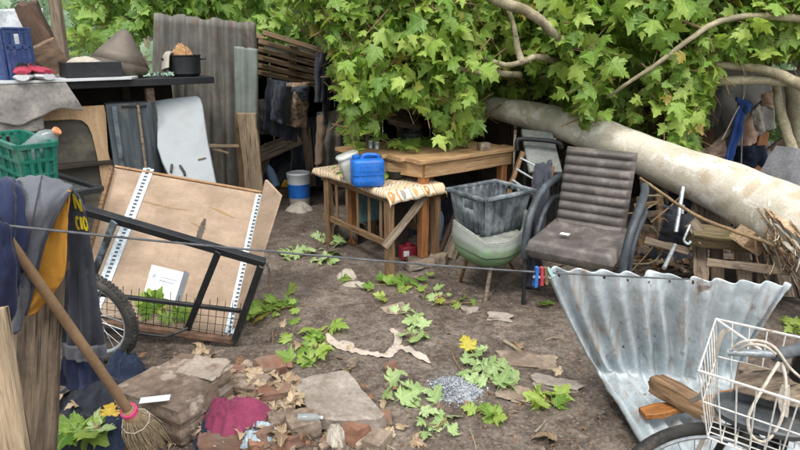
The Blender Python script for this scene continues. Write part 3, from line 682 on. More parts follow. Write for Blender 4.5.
# black tray
c = on_shelf(97, .16)+V(0, 0, Z1); t = thing('tray', 'low black plastic tray on the white board', 'tray', c); M0 = yaw(c, 38)
b = MB(M0)
for (x, y, sx, sy) in ((0, -.13, .38, .014), (0, .13, .38, .014), (-.183, 0, .014, .246), (.183, 0, .014, .246)): b.box((x, y, .055), (sx, sy, .11))
b.build('rim', BLACK_PL, t); MB(M0).box((0, 0, .01), (.36, .25, .012)).build('bottom', BLACK_PL, t)
crumple('paper_scrap', on_shelf(92, .15)+V(0, 0, Z1+.105), (.24, .16, .05), C_WHITE, None, 4); tag(bpy.data.objects['paper_scrap'], 'crumpled white paper lying in the black tray', 'paper')
# metal hood (cone)
c = on_shelf(130, .30)+V(0, 0, .02); t = thing('metal_hood', 'dull grey cone shaped metal hood standing on the shelf', 'hood', c)
M0 = Matrix.Translation(c) @ Matrix.Rotation(radians(12), 4, 'Y') @ Matrix.Rotation(radians(-8), 4, 'X')
MB(M0).lathe([(.20, .0), (.205, .10)], 36, cap=False).build('rim', CANGREY, t, solid=.006)
MB(M0).lathe([(.207, .10), (.16, .17), (.10, .25), (.045, .325), (.02, .345), (.0005, .35)], 36, cap=False).build('cone', mat('dull_grey_metal', '#5f584f', '#7d756a', 5, .6, .2, .003, dirt='#4a443d', metal=.3), t, solid=.005)
# wooden block, burnt stump, sticks, silver sheet behind
tag(rock('wood_block', on_shelf(54, .36)+V(0, 0, .13), (.30, .20, .22), mat('tan_rotten_wood', '#6b5644', '#97806a', 6, .9, .9, .012, (1, 5, 5), dirt='#4a3c30', dirt_scale=5), None, 12, (.1, -.45, .6), .16, 7), 'broken tan wooden block leaning behind the sneakers', 'block')
tag(rock('burnt_stump', on_shelf(61, .52)+V(-.02, 0, .38), (.15, .14, .32), mat('charred_wood', '#3a3029', '#6b5647', 5, .9, .8, .01, (1, 1, .25), dirt='#1b1815', dirt_scale=4), None, 13, (.1, -.25, .3), .22, 7), 'charred brown stump end above the tan wooden block', 'stump')
tag(plank('stick', A(31, -20, 5.2), A(41, 52, 5.2), .045, .04, W_GREY, None, V(0, -1, 0), 5), 'thin grey stick rising left of the charred stump', 'stick')
tag(plank('post', A(53, -14, 5.5), A(63, 60, 5.5), .085, .07, W_GREY, None, V(0, -1, 0), 6), 'grey brown post rising behind the charred stump', 'post')
b = MB(); b.grid(lambda u, v: A(-45+u*(86+2*v), 11+v*(80) - 3*u, 5.9) + V(.0, .05*sin(u*7)+.03*nz(u*5, v*4, 2), .01*nz(u*6, v, 1)), 30, 24)
o = b.build('plastic_sheet', SILVER, None, 180, .004); tag(o, 'pale silver plastic sheet hung up behind the blue crate', 'sheet')
# pot with rag and nest, green netting
c = on_shelf(193, .17)+V(0, 0, .0); t = thing('pot', 'black cooking pot standing on the right end of the shelf', 'pot', c)
MB(Matrix.Translation(c)).lathe([(.105, 0), (.125, .02), (.13, .155), (.136, .16), (.136, .168), (.12, .168), (.115, .05), (.0005, .04)], 30, cap=False).build('pot_body', BLACK_MET, t)
for s_ in (-1, 1): MB(yaw(c, 20)).tube(spline([(s_*.128, -.03, .13), (s_*.165, -.02, .135), (s_*.165, .02, .135), (s_*.128, .03, .13)], 4), .007, 6).build('handle', BLACK_MET, t)
crumple('dry_nest', c+V(-.01, 0, .10), (.22, .2, .15), FUR, None, 6, .5); tag(bpy.data.objects['dry_nest'], 'brown dry fibrous bundle heaped in the black pot', 'bundle')
b = MB(Matrix.Translation(c) @ Matrix.Rotation(radians(200), 4, 'Z'))
def rag(u, v):
    a = (u-.5)*1.5; r = lerp(.09, .15, min(1, v*2.5)) + .03*max(0, v-.4); z = .185 - .20*max(0, v-.25)*(1-.35*abs(u-.3)) + .012*nz(u*5, v*3, 2)
    return V(r*cos(a)+.01*sin(u*16)*v, r*sin(a)*1.1, z)
b.grid(rag, 18, 16); o = b.build('rag', C_WHITE, None, 180, .008); tag(o, 'cream rag hanging over the left rim of the pot', 'rag')
b = MB()
for k in range(16):
    x = R(0, .26); q = on_shelf(150, .06)+du*x+dv*R(-.02, .1); b.tube(spline([q+V(R(-.03, .03), R(-.03, .03), .012), q+V(0, 0, R(.02, .04)), q+V(R(-.04, .04), R(-.03, .03), .012)], 3), .005, 5)
o = b.build('netting', mat('pale_green_net', '#7fa08c', '#a8c4b0', 8, .6)); tag(o, 'tangle of pale green netting on the shelf beside the hood', 'netting')
# speckled cloth hanging over the front edge
b = MB(); e2 = edge_at(86)
def drape(u, v):
    a = -.05 + u*(e2-.02) ; top = edge_at(74); a = lerp(a*top/e2, a*1.015, v)
    ln = lerp(.31, .19, u) + .025*sin(u*13) + .02*nz(u*6, 1, 1)
    p = S(a, -.05, -.004); f = sin(u*26+2*v+1.2*sin(u*9))
    diag = sin((u*2.2+v*1.2)*5.0)
    out = .009*f*v + .012*diag*v*(1-v*.3) + .008*sin(pi*v)
    return p - dv*(out+.012) + V(0, 0, -v*ln + .02*v*nz(u*8, v*2, 4))
b.grid(drape, 70, 24); b.grid(lambda u, v: S(-.05+u*edge_at(74), -.045+v*.28, .019+.004*nz(u*20, v*5, 2)), 20, 6) if False else None
o = b.build('cloth', C_PATT, None, 180, .006); tag(o, 'grey speckled cloth hanging over the front of the shelf', 'cloth')
b = MB()
def drape2(u, v):
    a = -.05+u*(edge_at(44)); p = S(a, -.01, -.22); return p - dv*(.01*sin(u*20+v*3)+.02) + V(0, 0, -v*lerp(.20, .10, u)+.01*nz(u*9, v*3, 8))
b.grid(drape2, 40, 14); o = b.build('cloth', C_SACK if False else C_PATT, None, 180, .006); tag(o, 'lower layer of speckled cloth drooping behind the green crate', 'cloth')

# ------------------------------------------------------------------ things under the shelf
def planar(p00, p10, p01):            # frame with origin at p00, x towards p10, y towards p01 side
    x = (p10-p00).normalized(); n = x.cross(p01-p00).normalized(); y = n.cross(x)
    return Matrix.Translation(p00) @ Matrix((x, y, n)).transposed().to_4x4()
def rrect(w, h, r, n=6, corners=(1, 1, 1, 1)):
    out = []
    for (cx, cy, a0, k) in ((w-r, h-r, 0, 0), (r, h-r, 90, 1), (r, r, 180, 2), (w-r, r, 270, 3)):
        if corners[k]: out += [(cx+r*cos(radians(a0+90*i/n)), cy+r*sin(radians(a0+90*i/n))) for i in range(n+1)]
        else: out.append(((w, h), (0, h), (0, 0), (w, 0))[k])
    return out
def uvhit(M, px, py):                 # where the sight line meets that plane, in its own coordinates
    Mi = M.inverted(); o_ = Mi @ V(0, 0, CAM_H); d = Mi.to_3x3() @ ray(px, py); k = -o_.z/d.z; return (o_.x+d.x*k, o_.y+d.y*k)
# headboard: light wooden surround with a dark rounded panel
pB = A(-30, 108, 4.25); pB.z = 0; pC = A(109, 108, 4.62); pC.z = 0
Mh = planar(pB, pC, pB+V(0, 0, 1)); wdt = (pC-pB).length
t = thing('headboard', 'pale plywood panel with dark rounded inset under the shelf', 'panel', pB)
outer = [uvhit(Mh, *q) for q in ((-30, 112), (104, 105), (108, 150), (112, 200))]; 
inner = [uvhit(Mh, *q) for q in ((-30, 124), (20, 122), (72, 119), (82, 120), (88, 125), (92, 134), (97, 155), (103, 190), (104, 200))]
poly = [(outer[0][0], 0), (outer[0][0], outer[0][1]), (outer[1][0], outer[1][1]), (outer[2][0], outer[2][1]), (outer[2][0]+.03, 0)]
b = MB(Mh); top = [outer[0], outer[1], outer[2], (outer[2][0]+.03, 0)]
inn = inner+[(inner[-1][0]+.01, 0)]
ou = [(inner[0][0], outer[0][1])]+[(x, outer[0][1]+(outer[1][1]-outer[0][1])*min(1, (x-outer[0][0])/(outer[1][0]-outer[0][0]))) for x, y in inner[1:4]]+[outer[1], (outer[1][0]+.004, outer[1][1]-.06), outer[2], (outer[2][0]+.02, inner[7][1]), (outer[2][0]+.025, inner[8][1]), (outer[2][0]+.03, 0)]
n_ = len(inn)
vs = [V(x, y, 0) for x, y in inn]+[V(x, y, 0) for x, y in ou]+[V(x, y, .02) for x, y in inn]+[V(x, y, .02) for x, y in ou]
fs = []
for i in range(n_-1):
    fs += [[2*n_+i, 2*n_+i+1, 3*n_+i+1, 3*n_+i], [n_+i, n_+i+1, i+1, i], [i, i+1, 2*n_+i+1, 2*n_+i], [n_+i+1, n_+i, 3*n_+i, 3*n_+i+1]]
b.add(vs, fs); b.build('frame', mat('pale_ply', '#b0926e', '#cdb08a', 4, .75, .15, .002, (6, 6, 1), dirt='#8a6f50', dirt_lo=.58, dirt_hi=.8), t, 30)
MB(Mh).prism([(inner[0][0], .002), (inner[-1][0]+.02, .002)]+[(x+.02, y+.02) for x, y in inner[::-1]], .008, Matrix.Translation(V(0, 0, -.012))).build('inset', mat('dark_stained_board', '#3c3a33', '#5b574d', 3, .7, .3, .003, (1, 1, 6), dirt='#74705f', dirt_lo=.55, dirt_hi=.8, dirt_scale=3), t, 30)
# dark scratched cabinet
p0 = A(106, 108, 4.55); p1 = A(156, 105, 4.72); p0.z = p1.z = 0; Mc = planar(p0, p1, p0+V(0, 0, 1)); w_ = (p1-p0).length; h_ = 1.15
t = thing('metal_cabinet', 'dark scratched metal cabinet under the shelf beside the fridge door', 'cabinet', p0)
prof = [(0, 0), (w_-.06, 0), (w_-.02, -.015), (w_, -.06), (w_, -.35), (0, -.35)]
MB(Mc @ Matrix.Rotation(radians(-90), 4, 'X')).prism([(x, -y) for x, y in [(q[0], q[1]) for q in prof]][::-1], h_) if False else None
b = MB(Mc); vs = [V(x, 0, z) for x, z in prof]+[V(x, h_, z) for x, z in prof]; n_ = len(prof)
b.add(vs, [[i, (i+1) % n_, n_+(i+1) % n_, n_+i] for i in range(n_)]+[list(range(n_))[::-1], list(range(n_, 2*n_))]); b.build('body', DARK_CAB, t, 50)
for x_, ww in ((.055, .035), (w_-.13, .02)): MB(Mc).box((x_, h_/2, .008), (ww, h_-.03, .016)).build('batten', SLATE_MET if x_ < .1 else W_GREY, t)
MB(Mc).box((w_*.55, h_-.02, .006), (w_*.5, .02, .012)).build('top_strip', BLACK_MET, t)
# white fridge door
q00 = A(146, 182, 4.45); q10 = A(219, 184, 4.60); q01 = A(143, 101, 4.86)
Md = planar(q00, q10, q01)
poly = [uvhit(Md, *q) for q in ((222, 200), (216, 180), (208, 140), (203, 105), (201, 98), (197, 95), (170, 98), (143, 102), (145, 104), (152, 104), (156, 110), (157, 130), (157, 146), (162, 162), (172, 182), (178, 200))]
t = thing('fridge_door', 'pale blue white fridge door leaning upright beside dark cabinet', 'fridge door', q00)
b = MB(Md); b.prism(poly, -.045); o = b.build('door_panel', ENAMEL, t, 50); m_ = o.modifiers.new('bevel', 'BEVEL'); m_.width = .012; m_.segments = 3
for (x0, y0, x1, y1) in ((171, 173, 172, 165), (180, 166, 185, 174), (184, 172, 185, 176)):
    a_, c_ = uvhit(Md, x0, y0), uvhit(Md, x1, y1); MB(Md).bar(V(*a_, .012), V(*c_, .012), .016, .024).build('bracket', BLACK_MET, t)
a_, c_ = uvhit(Md, 198, 160), uvhit(Md, 206, 158); MB(Md).bar(V(*a_, .006), V(*c_, .006), .012, .012).build('bracket', W_GREY, t)
# black frame lying flat with the green crate on it
zt = .83
p1, p2 = G(43, 171, zt), G(101, 189, zt); e1_ = (p2-p1).normalized(); e2_ = V(e1_.y, -e1_.x, 0)
p0, p3 = p1+e2_*.72, p2+e2_*.72
ft = thing('frame_table', 'black rimmed low grey table top under the green crate', 'table', V(p0.x+.2, 3.3, 0))
cs = [V(q.x, q.y, zt) for q in (p0, p1, p2, p3)]
for i in range(4): MB().bar(cs[i], cs[(i+1) % 4], .035, .03).build('rim', BLACK_MET, ft)
MB().add([q+V(0, 0, -.006) for q in cs]+[q+V(0, 0, -.018) for q in cs], [[0, 1, 2, 3], [7, 6, 5, 4]]+[[i, 4+i, 4+(i+1) % 4, (i+1) % 4] for i in range(4)]).build('tabletop', mat('dull_glass_grey', '#4c524f', '#646a66', 3, .3, .05, .001), ft)
for q in (cs[0]+e1_*.05, cs[1]+e1_*.05, cs[2]-e1_*.34, cs[3]-e1_*.34): MB().bar(V(q.x*.97-.03, q.y, -.01), V(q.x*.97-.03, q.y, zt-.02), .03, .03).build('leg', BLACK_MET, ft)
def green_crate():
    w, d, h = .48, .17, .26; ux = V(.76, -.65, 0); nearc = V(-1.945, 3.03, zt+.016); ctr = nearc - ux*w/2 + V(.65, .76, 0)*d/2; t = thing('produce_crate', 'green slotted plastic crate standing on the black rimmed table', 'crate', ctr)
    M0 = Matrix.Translation(ctr) @ Matrix((ux, V(.65, .76, 0), V(0, 0, 1))).transposed().to_4x4() @ Matrix.Rotation(radians(2), 4, 'Y')
    for (ax_, sg, L) in (('x', -1, w), ('x', 1, w), ('y', -1, d), ('y', 1, d)):
        b = MB(M0); tap = .02
        def pt(u, z, off=0):
            k = (z/h)*tap
            if ax_ == 'x': return V(u*(1+2*k/L), sg*(d/2-tap+k+off), z)
            return V(sg*(w/2-tap+k+off), u*(1+2*k/L), z)
        def seg(u0, u1, z0, z1, th=.008):
            q = [pt(u0, z0), pt(u1, z0), pt(u1, z1), pt(u0, z1)]; q2 = [pt(u0, z0, th), pt(u1, z0, th), pt(u1, z1, th), pt(u0, z1, th)]
            b.add(q+q2, [[0, 1, 2, 3], [7, 6, 5, 4]]+[[i, 4+i, 4+(i+1) % 4, (i+1) % 4] for i in range(4)])
        l2 = L/2-tap
        for z0, z1, th in ((0, .03, .012), (.085, .10, .016), (.16, .175, .016), (.235, .26, .024)): seg(-l2-.005, l2+.005, z0, z1, th)
        for k in range(5): u = -l2+k*(2*l2)/4; seg(u-.008, u+.008, 0, .25, .014)
        for k in range(4):
            u0 = -l2+k*(2*l2)/4+.008; wd_ = (2*l2)/4-.016
            if ax_ == 'y' and sg > 0 and k in (1, 2): continue
            if k % 3 == 0: seg(u0, u0+wd_, .03, .235, .005)
            else:
                for j in range(3): seg(u0+wd_*(j+.25)/3, u0+wd_*(j+.75)/3, .03, .16, .005)
        b.build('side_wall', GREEN_CR, t, 30)
    MB(M0).box((0, 0, .006), (w-.05, d-.05, .01)).build('bottom', GREEN_CR, t)
    bottle('plastic_bottle', M0 @ V(.02, .02, .16), .23, .058, CLEAR, mat('orange_cap', '#c77f56', '#dd9a70', 4, .5), 'cloudy plastic bottle with orange cap lying tilted in the green crate', (.95, 0))
green_crate()
# ------------------------------------------------------------------ leaf shapes
HALF = [(.09, -.06), (.22, -.09), (.37, -.02), (.30, .05), (.36, .12), (.50, .20), (.49, .27), (.64, .45), (.47, .40), (.42, .46), (.22, .47), (.25, .60), (.33, .68), (.17, .74), (.11, .86)]
def leaf_geo(var, curl=.25, fold=.18, pet=True):
    rnd = random.Random(var); out = [(0, 0)]
    jr = lambda: 1+rnd.uniform(-.12, .12)
    out += [(x*jr(), y*jr()) for x, y in HALF] + [(rnd.uniform(-.04, .04), 1.0)] + [(-x*jr(), y*jr()) for x, y in HALF[::-1]]
    tw = rnd.uniform(-.25, .25)
    def z(x, y): return fold*abs(x)*1.2 - curl*(y-.25)**2 - curl*.6*x*x*2 + tw*x*y + rnd.uniform(-.02, .02)
    vs = [V(x, y, z(x, y)) for x, y in out] + [V(0, .30, -.02), V(0, .62, -curl*.12)]
    n = len(out); c, c2 = n, n+1; fs = []; i0 = 11; i1 = n-11
    for i in range(n):
        j = (i+1) % n; a = c2 if i0 <= i < i1 else c
        fs.append([a, i, j])
    fs += [[c, i0, c2], [c, c2, i1]]
    if pet:
        k = len(vs); vs += [V(-.012, -.0, 0), V(.012, 0, 0), V(.008, -.34, .04), V(-.008, -.34, .04)]; fs.append([k, k+1, k+2, k+3])
    return vs, fs
LG = [leaf_geo(k, .1+.22*(k % 4), -.15+.17*(k % 5)) for k in range(8)]
LD = [leaf_geo(50+k, .55+.35*(k % 3), .5+.15*(k % 3)) for k in range(6)]        # dry and curled
LF = [leaf_geo(80+k, .1+.3*(k % 3), -.1+.22*(k % 3)) for k in range(6)]        # fallen, rather flat
def lmesh(geo, nm, mt):
    me = bpy.data.meshes.new(nm); me.from_pydata(geo[0], [], geo[1]); me.update()
    for p in me.polygons: p.use_smooth = True
    at = me.attributes.new('leafuv', 'FLOAT_VECTOR', 'POINT'); at.data.foreach_set('vector', [c for q in geo[0] for c in (q.x, q.y, 0)])
    me.materials.append(mt); return me
LEAFM = [lmesh(g, 'leaf', LEAF) for g in LG]; DRYM = [lmesh(g, 'dry_leaf', LEAF_DRY) for g in LD]
FALLM = [lmesh(g, 'fallen_leaf', LEAF_GR) for g in LF]; YELM = [lmesh(LF[1], 'yellow_leaf', LEAF_YEL)]
FRESHM = [lmesh(g, 'fresh_leaf', LEAF) for g in LF]
def lmat(pos, tip, nrm, size):
    y = tip.normalized(); x = y.cross(nrm)
    if x.length < 1e-3: x = V(1, 0, 0)
    x.normalize(); z = x.cross(y); return Matrix.Translation(pos) @ Matrix((x, y, z)).transposed().to_4x4() @ Matrix.Scale(size, 4)
def leafobj(me, Mw, name='leaf', parent=None):
    o = bpy.data.objects.new(name, me); C.objects.link(o); adopt(o, parent, Mw); return o

# ------------------------------------------------------------------ cloth patches through control rows of (px, py, Y)
def cr(p, t):
    n = len(p)-1; x = min(max(t*n, 0), n-1e-6); i = int(x); f = x-i
    a, b_, c_, d = p[max(i-1, 0)], p[i], p[i+1], p[min(i+2, n)]
    return .5*((2*b_) + (c_-a)*f + (2*a-5*b_+4*c_-d)*f*f + (3*b_-a-3*c_+d)*f**3)
def patch(name, rows, mt, parent=None, nu=28, nv=40, amp=.008, fr=(3, 6), seed=0, thick=.006, pleat=0, npl=4, build=True, pv=0):
    W = [[A(*q) if not isinstance(q, Vector) else q for q in r] for r in rows]
    def pos(u, v): return cr([cr(r, u) for r in W], v)
    def fn(u, v):
        p = pos(u, v); e = 1e-3
        n = (pos(min(u+e, 1), v)-pos(max(u-e, 0), v)).cross(pos(u, min(v+e, 1))-pos(u, max(v-e, 0)))
        if n.length > 0: n.normalize()
        w = nz(u*fr[0], v*fr[1], seed); w2 = 1-2*abs(nz(u*fr[0]*1.7+3, v*fr[1]*1.3, seed+8))
        return p + n*(amp*w + amp*.7*w2 + pleat*sin(2*pi*npl*u+2.5*nz(u*2, v*2, seed))*min(1, max(0, v-pv)*1.6))
    b = MB(); b.grid(fn, nu, nv)
    return b.build(name, mt, parent, 180, thick) if build else fn

# ------------------------------------------------------------------ cart with plywood box
TL, TR, BR = A(114, 168, 3.72), A(261, 194, 3.72), A(229, 338, 2.99)
Mp = planar(TL, TR, BR)              # x to the right, y down the board, z away from the camera
ct = thing('hand_cart', 'tipped black steel hand cart carrying a plywood box', 'cart', V(TL.x+.5, 3.1, 0))
def H(px, py, z=0): q = uvhit(Mp, px, py); return V(q[0], q[1], z)
q4 = [H(114, 168), H(262, 194), H(230, 336), H(74, 312)]
b = MB(Mp); b.prism([(q.x, q.y) for q in q4][::-1], .014, Matrix.Translation(V(0, 0, 0))); bd = b.build('board', PLY, ct, 30)
def strip(x0, y0, x1, y1, w=.05, nm='perforated_strip'):
    a, c_ = H(x0, y0, -.004), H(x1, y1, -.004); d = c_-a; L = d.length; d.normalize(); s = V(-d.y, d.x, 0)
    b = MB(Mp); rw = w*.34
    for k in (-1, 1): b.bar(a+s*k*(w-rw)/2, c_+s*k*(w-rw)/2, rw, .004, V(0, 0, 1), .0005)
    n = int(L/.026)
    for i in range(n+1): b.bar(a+d*(i*L/n)-s*(w/2-rw-.0005), a+d*(i*L/n)+s*(w/2-rw-.0005), .012, .0034, V(0, 0, 1), .0005)
    b.build(nm, mat('pale_grey_steel', '#aab8c0', '#c6d2d8', 12, .4, .1, .001, metal=.25) if 'pale_grey_steel' not in bpy.data.materials else bpy.data.materials['pale_grey_steel'], ct)
    MB(Mp).bar(a+V(0, 0, .0035), c_+V(0, 0, .0035), w*.9, .001, V(0, 0, 1), .0002).build('strip_backing', TAPE_DK, ct)
strip(149, 169, 95, 308, .066); strip(260, 195, 229, 334, .05)
# side flaps of the box
b = MB(); fa = [Mp @ H(263, 192, .0), A(265, 180, 3.62), A(280, 196, 3.48), A(250, 290, 3.12), Mp @ H(231, 333, .0)]
nrm = V(.02, .02, .0); b.add(fa+[q+V(.012, .012, 0) for q in fa], [[0, 1, 2, 3, 4], [9, 8, 7, 6, 5]]+[[i, 5+i, 5+(i+1) % 5, (i+1) % 5] for i in range(5)])
b.build('side_flap', PLY, ct, 30)
fl = [Mp @ H(265, 197, -.006), Mp @ H(270, 199, -.006), Mp @ H(262, 222, -.006), Mp @ H(258, 220, -.006)]
b = MB(); b.add(fl+[q+V(0, 0, .002) for q in fl], [[0, 1, 2, 3], [7, 6, 5, 4]]+[[i, 4+i, 4+(i+1) % 4, (i+1) % 4] for i in range(4)]); b.build('white_tab', PAPER, ct, 30)
MB(Mp).bar(H(113, 169, -.012), H(73, 312, -.012), .022, .05, V(0, 0, 1)).build('edge_batten', W_BROWN, ct)
MB(Mp).bar(H(115, 166.5, .006), H(262, 192.5, .006), .016, .03, V(0, 0, 1)).build('edge_batten', PLY_EDGE, ct)
# printed label, smear, stains
lq = [H(152, 265, -.003), H(189, 274, -.003), H(180, 303, -.003), H(144, 293, -.003)]
def quadpart(qs, M_, mt, nm, th=.0012):
    b = MB(M_); b.add(qs+[q-V(0, 0, th) for q in qs], [[3, 2, 1, 0], [4, 5, 6, 7]]+[[i, (i+1) % 4, 4+(i+1) % 4, 4+i] for i in range(4)]); return b.build(nm, mt, ct, 30)
lab = quadpart(lq, Mp, PAPER, 'paper_label')
def LQ(u, v): return lerp(lerp(lq[0], lq[1], u), lerp(lq[3], lq[2], u), v)
for (u0, u1, v, w_) in ((.08, .8, .12, .004), (.1, .72, .2, .003), (.3, .75, .34, .007), (.3, .7, .46, .012), (.28, .75, .58, .004), (.28, .7, .66, .003), (.2, .74, .75, .003), (.12, .7, .84, .004), (.1, .19, .36, .022)):
    b = MB(Mp); b.bar(LQ(u0, v)+V(0, 0, -.0017), LQ(u1, v)+V(0, 0, -.0017), w_, .0006, V(0, 0, 1), .0001); b.build('print_line', PRINT, ct)
quadpart([LQ(.86, -.06)+V(0, 0, -.0022), LQ(1.0, -.02)+V(0, 0, -.0022), LQ(1.0, 1.0)+V(0, 0, -.0022), LQ(.86, 1.0)+V(0, 0, -.0022)], Mp, TAPE_DK, 'tape_band')
def smear(pts, ws, mt, nm):
    b = MB(Mp); vs = []; c_ = spline([H(*q, -.0022) for q in pts], 5); n = len(c_)
    for i, q in enumerate(c_):
        d = (c_[min(i+1, n-1)]-c_[max(i-1, 0)]).normalized(); s = V(-d.y, d.x, 0); w_ = cr([Vector((x, 0, 0)) for x in ws], i/(n-1)).x*(1+.4*nz(i*.9, 1, 2))
        vs += [q-s*w_, q+s*w_]
    b.add(vs, [[2*i+2, 2*i+3, 2*i+1, 2*i] for i in range(n-1)]); b.build(nm, mt, ct, 0)
TAR = mat('dark_stain', '#454039', '#5a5248', 20, .8, .1); OCH = mat('ochre_stain', '#8f7355', '#a08564', 20, .85, .1)
smear([(205, 219), (202, 228), (199, 238), (201, 244), (205, 246)], [.008, .018, .016, .010, .004], TAR, 'tar_smear')
smear([(134, 198), (150, 203), (172, 208), (188, 210)], [.002, .005, .004, .002], OCH, 'scratch')
smear([(210, 207), (222, 212), (234, 218)], [.003, .009, .003], OCH, 'scratch'); smear([(190, 222), (200, 226), (206, 225)], [.002, .005, .002], OCH, 'scratch')
# steel frame
RL, RR = A(40, 197, 2.70), A(265, 263, 2.84)
def onrail(px): t_ = (px-40)/225; return lerp(RL, RR, t_)
MB().bar(RL, RR, .040, .040, V(0, -.3, 1)).build('top_rail', BLACK_MET, ct)
P1b, P2b, P3b = A(93, 276, 2.80), A(187, 330, 2.92), A(235, 340, 2.93)
MB().bar(onrail(113)-V(0, .03, 0), P1b, .035, .012, V(0, -1, .2)).build('post', SLATE_MET, ct)
MB().bar(onrail(217)-V(0, .03, 0), P2b, .034, .012, V(0, -1, .2)).build('post', BLACK_MET, ct)
MB().bar(onrail(262), P3b, .034, .034, V(0, -1, .2)).build('post', BLACK_MET, ct)
mr0, mr1 = A(75, 291, 2.86), A(241, 311, 2.93)
MB().bar(mr0, mr1, .022, .022).build('middle_rail', BLACK_MET, ct)
br0, br1 = A(75, 318, 2.95), A(236, 341, 2.95)
MB().bar(br0, br1, .035, .03).build('bottom_rail', RUST, ct)
MB().bar(P3b, Mp @ H(232, 334, .03), .03, .03).build('bottom_rail', RUST, ct)
MB().tube(spline([A(88, 324, 2.74), A(104, 327, 2.78), A(161, 336, 2.86), A(176, 333, 2.87), A(188, 328, 2.90)], 5), .008, 8).build('stay_rod', BLACK_MET, ct)
b = MB()
for i in range(22):
    t_ = i/21; p = lerp(mr0, mr1, t_); q = lerp(br0, br1, t_); b.tube([p+V(0, .012, .04 if i % 2 else .055), q+V(0, .012, 0)], .0018, 4)
for j in range(4): b.tube([lerp(mr0, br0, (j+.3)/4)+V(0, .015, 0), lerp(mr1, br1, (j+.3)/4)+V(0, .015, 0)], .0018, 4)
b.build('wire_mesh', BLACK_MET, ct)
b = MB(); b.tube(spline([A(267, 264, 2.84), A(270, 275, 2.84), A(268, 290, 2.83)], 4), .006, 6); b.build('hook', RUST, ct)
MB().tube(spline([A(255, 262, 2.83), A(263, 268, 2.82), A(268, 262, 2.83), A(266, 283, 2.82)], 5), .004, 5).build('tie_cord', C_SACK, ct)
# its wheel
wc = A(92, 318, 2.66); wh = bpy.data.objects.new('wheel', None); C.objects.link(wh); adopt(wh, ct, Matrix.Translation(wc))
Mw = Matrix.Translation(wc) @ Matrix.Rotation(radians(-14), 4, 'Z') @ Matrix.Rotation(radians(4), 4, 'X'); RWH = .245
def ring(r, n=56): return [V(r*cos(2*pi*k/n), 0, r*sin(2*pi*k/n)) for k in range(n)]
ty = MB(Mw).tube(ring(RWH-.027), .029, 12, closed=True)
for k in range(70):
    a = 2*pi*k/70; 
    for s_ in (-1, 1): ty.box((cos(a)*(RWH+.0), s_*.010, sin(a)*(RWH+.0)), (.006, .015, .012), Matrix.Rotation(-a, 3, 'Y'), .001)
ty.build('tyre', RUBBER, wh)
MB(Mw).tube(ring(RWH-.055), .012, 8, closed=True).build('rim', STEEL, wh)
b = MB(Mw)
for k in range(24): a = 2*pi*k/24; b.tube([V(.018*cos(a+.8), .02*(-1)**k, .018*sin(a+.8)), V((RWH-.06)*cos(a), 0, (RWH-.06)*sin(a))], .0016, 4)
b.build('spokes', STEEL, wh)
MB(Mw @ Matrix.Rotation(pi/2, 4, 'X')).lathe([(.01, -.05), (.022, -.045), (.022, -.03), (.013, -.025), (.013, .025), (.022, .03), (.022, .045), (.01, .05)], 16).build('hub', RUST, wh)
MB().bar(wc+V(0, .05, 0), P1b, .03, .01, V(0, -1, 0)).build('fork', SLATE_MET, ct)

# ------------------------------------------------------------------ plank fence in the left foreground with clothes on it
def fpl(px0, py0, Y0, px1, py1, Y1, w, mt, label, seed):
    a, c_ = A(px0, py0, Y0), A(px1, py1, Y1); d = (c_-a); e = a + d*((a.z+.02)/-d.z)
    return tag(plank('fence_plank', a, e, w, .028, mt, None, V(0, -1, 0), seed, .004), label, 'plank', 'planks of the foreground fence')
fpl(47, 190, 1.76, 34, 470, 1.60, .122, W_FENCE, 'wide weathered fence plank under the grey hoodie', 1)
fpl(-16, 305, 1.42, 11, 455, 1.42, .105, W_PALE, 'pale nail marked plank at the left edge of the picture', 2)
fpl(11, 215, 1.86, 6, 460, 1.74, .12, W_GREY, 'grey plank between the pale plank and the hoodie plank', 3)
MB().bar(A(-40, 262, 1.80), A(66, 268, 1.795), .05, .03).build('fence_rail', W_DARK); tag(bpy.data.objects['fence_rail'], 'dark rail behind the fence planks under the clothes', 'rail')
hd = thing('hoodie', 'faded grey hoodie with ochre lining draped over the fence plank', 'hoodie', A(50, 330, 1.7))
patch('front', [[(16, 190, 1.84), (42, 184, 1.86), (70, 192, 1.88)], [(13, 180, 1.71), (42, 176, 1.71), (73, 187, 1.76)], [(10, 205, 1.60), (36, 205, 1.585), (65, 199, 1.67)], [(10, 245, 1.58), (28, 242, 1.56), (45, 240, 1.60)], [(12, 290, 1.58), (22, 288, 1.56), (33, 288, 1.59)], [(14, 335, 1.60), (20, 330, 1.58), (26, 315, 1.60)]], C_GREY, hd, amp=.006, seed=1)
patch('lining', [[(59, 194, 1.705), (68, 190, 1.69)], [(44, 232, 1.655), (67, 228, 1.675)], [(33, 268, 1.635), (65, 272, 1.665)], [(27, 298, 1.635), (54, 292, 1.665)], [(25, 318, 1.645), (36, 313, 1.65)]], C_YEL, hd, 16, 36, .008, (2, 5), 4)
bk_fn_rows = [[(58, 191, 1.80), (70, 189, 1.80), (79, 197, 1.81)], [(62, 215, 1.86), (74, 215, 1.83), (86, 216, 1.835)], [(64, 250, 1.88), (78, 250, 1.84), (92, 252, 1.85)], [(62, 300, 1.90), (80, 300, 1.84), (99, 305, 1.87)], [(62, 345, 1.9), (82, 350, 1.86), (105, 346, 1.89)]]
patch('back', bk_fn_rows, C_CHAR, hd, 30, 44, .003, (3, 4), 7, .008, .012, 3, pv=.42)
patch('waistband', [[(62, 343, 1.885), (82, 348, 1.845), (106, 344, 1.88)], [(63, 356, 1.89), (82, 362, 1.85), (105, 357, 1.88)]], C_GREY, hd, 30, 6, .004, (6, 2), 8, .012, .005, 4)
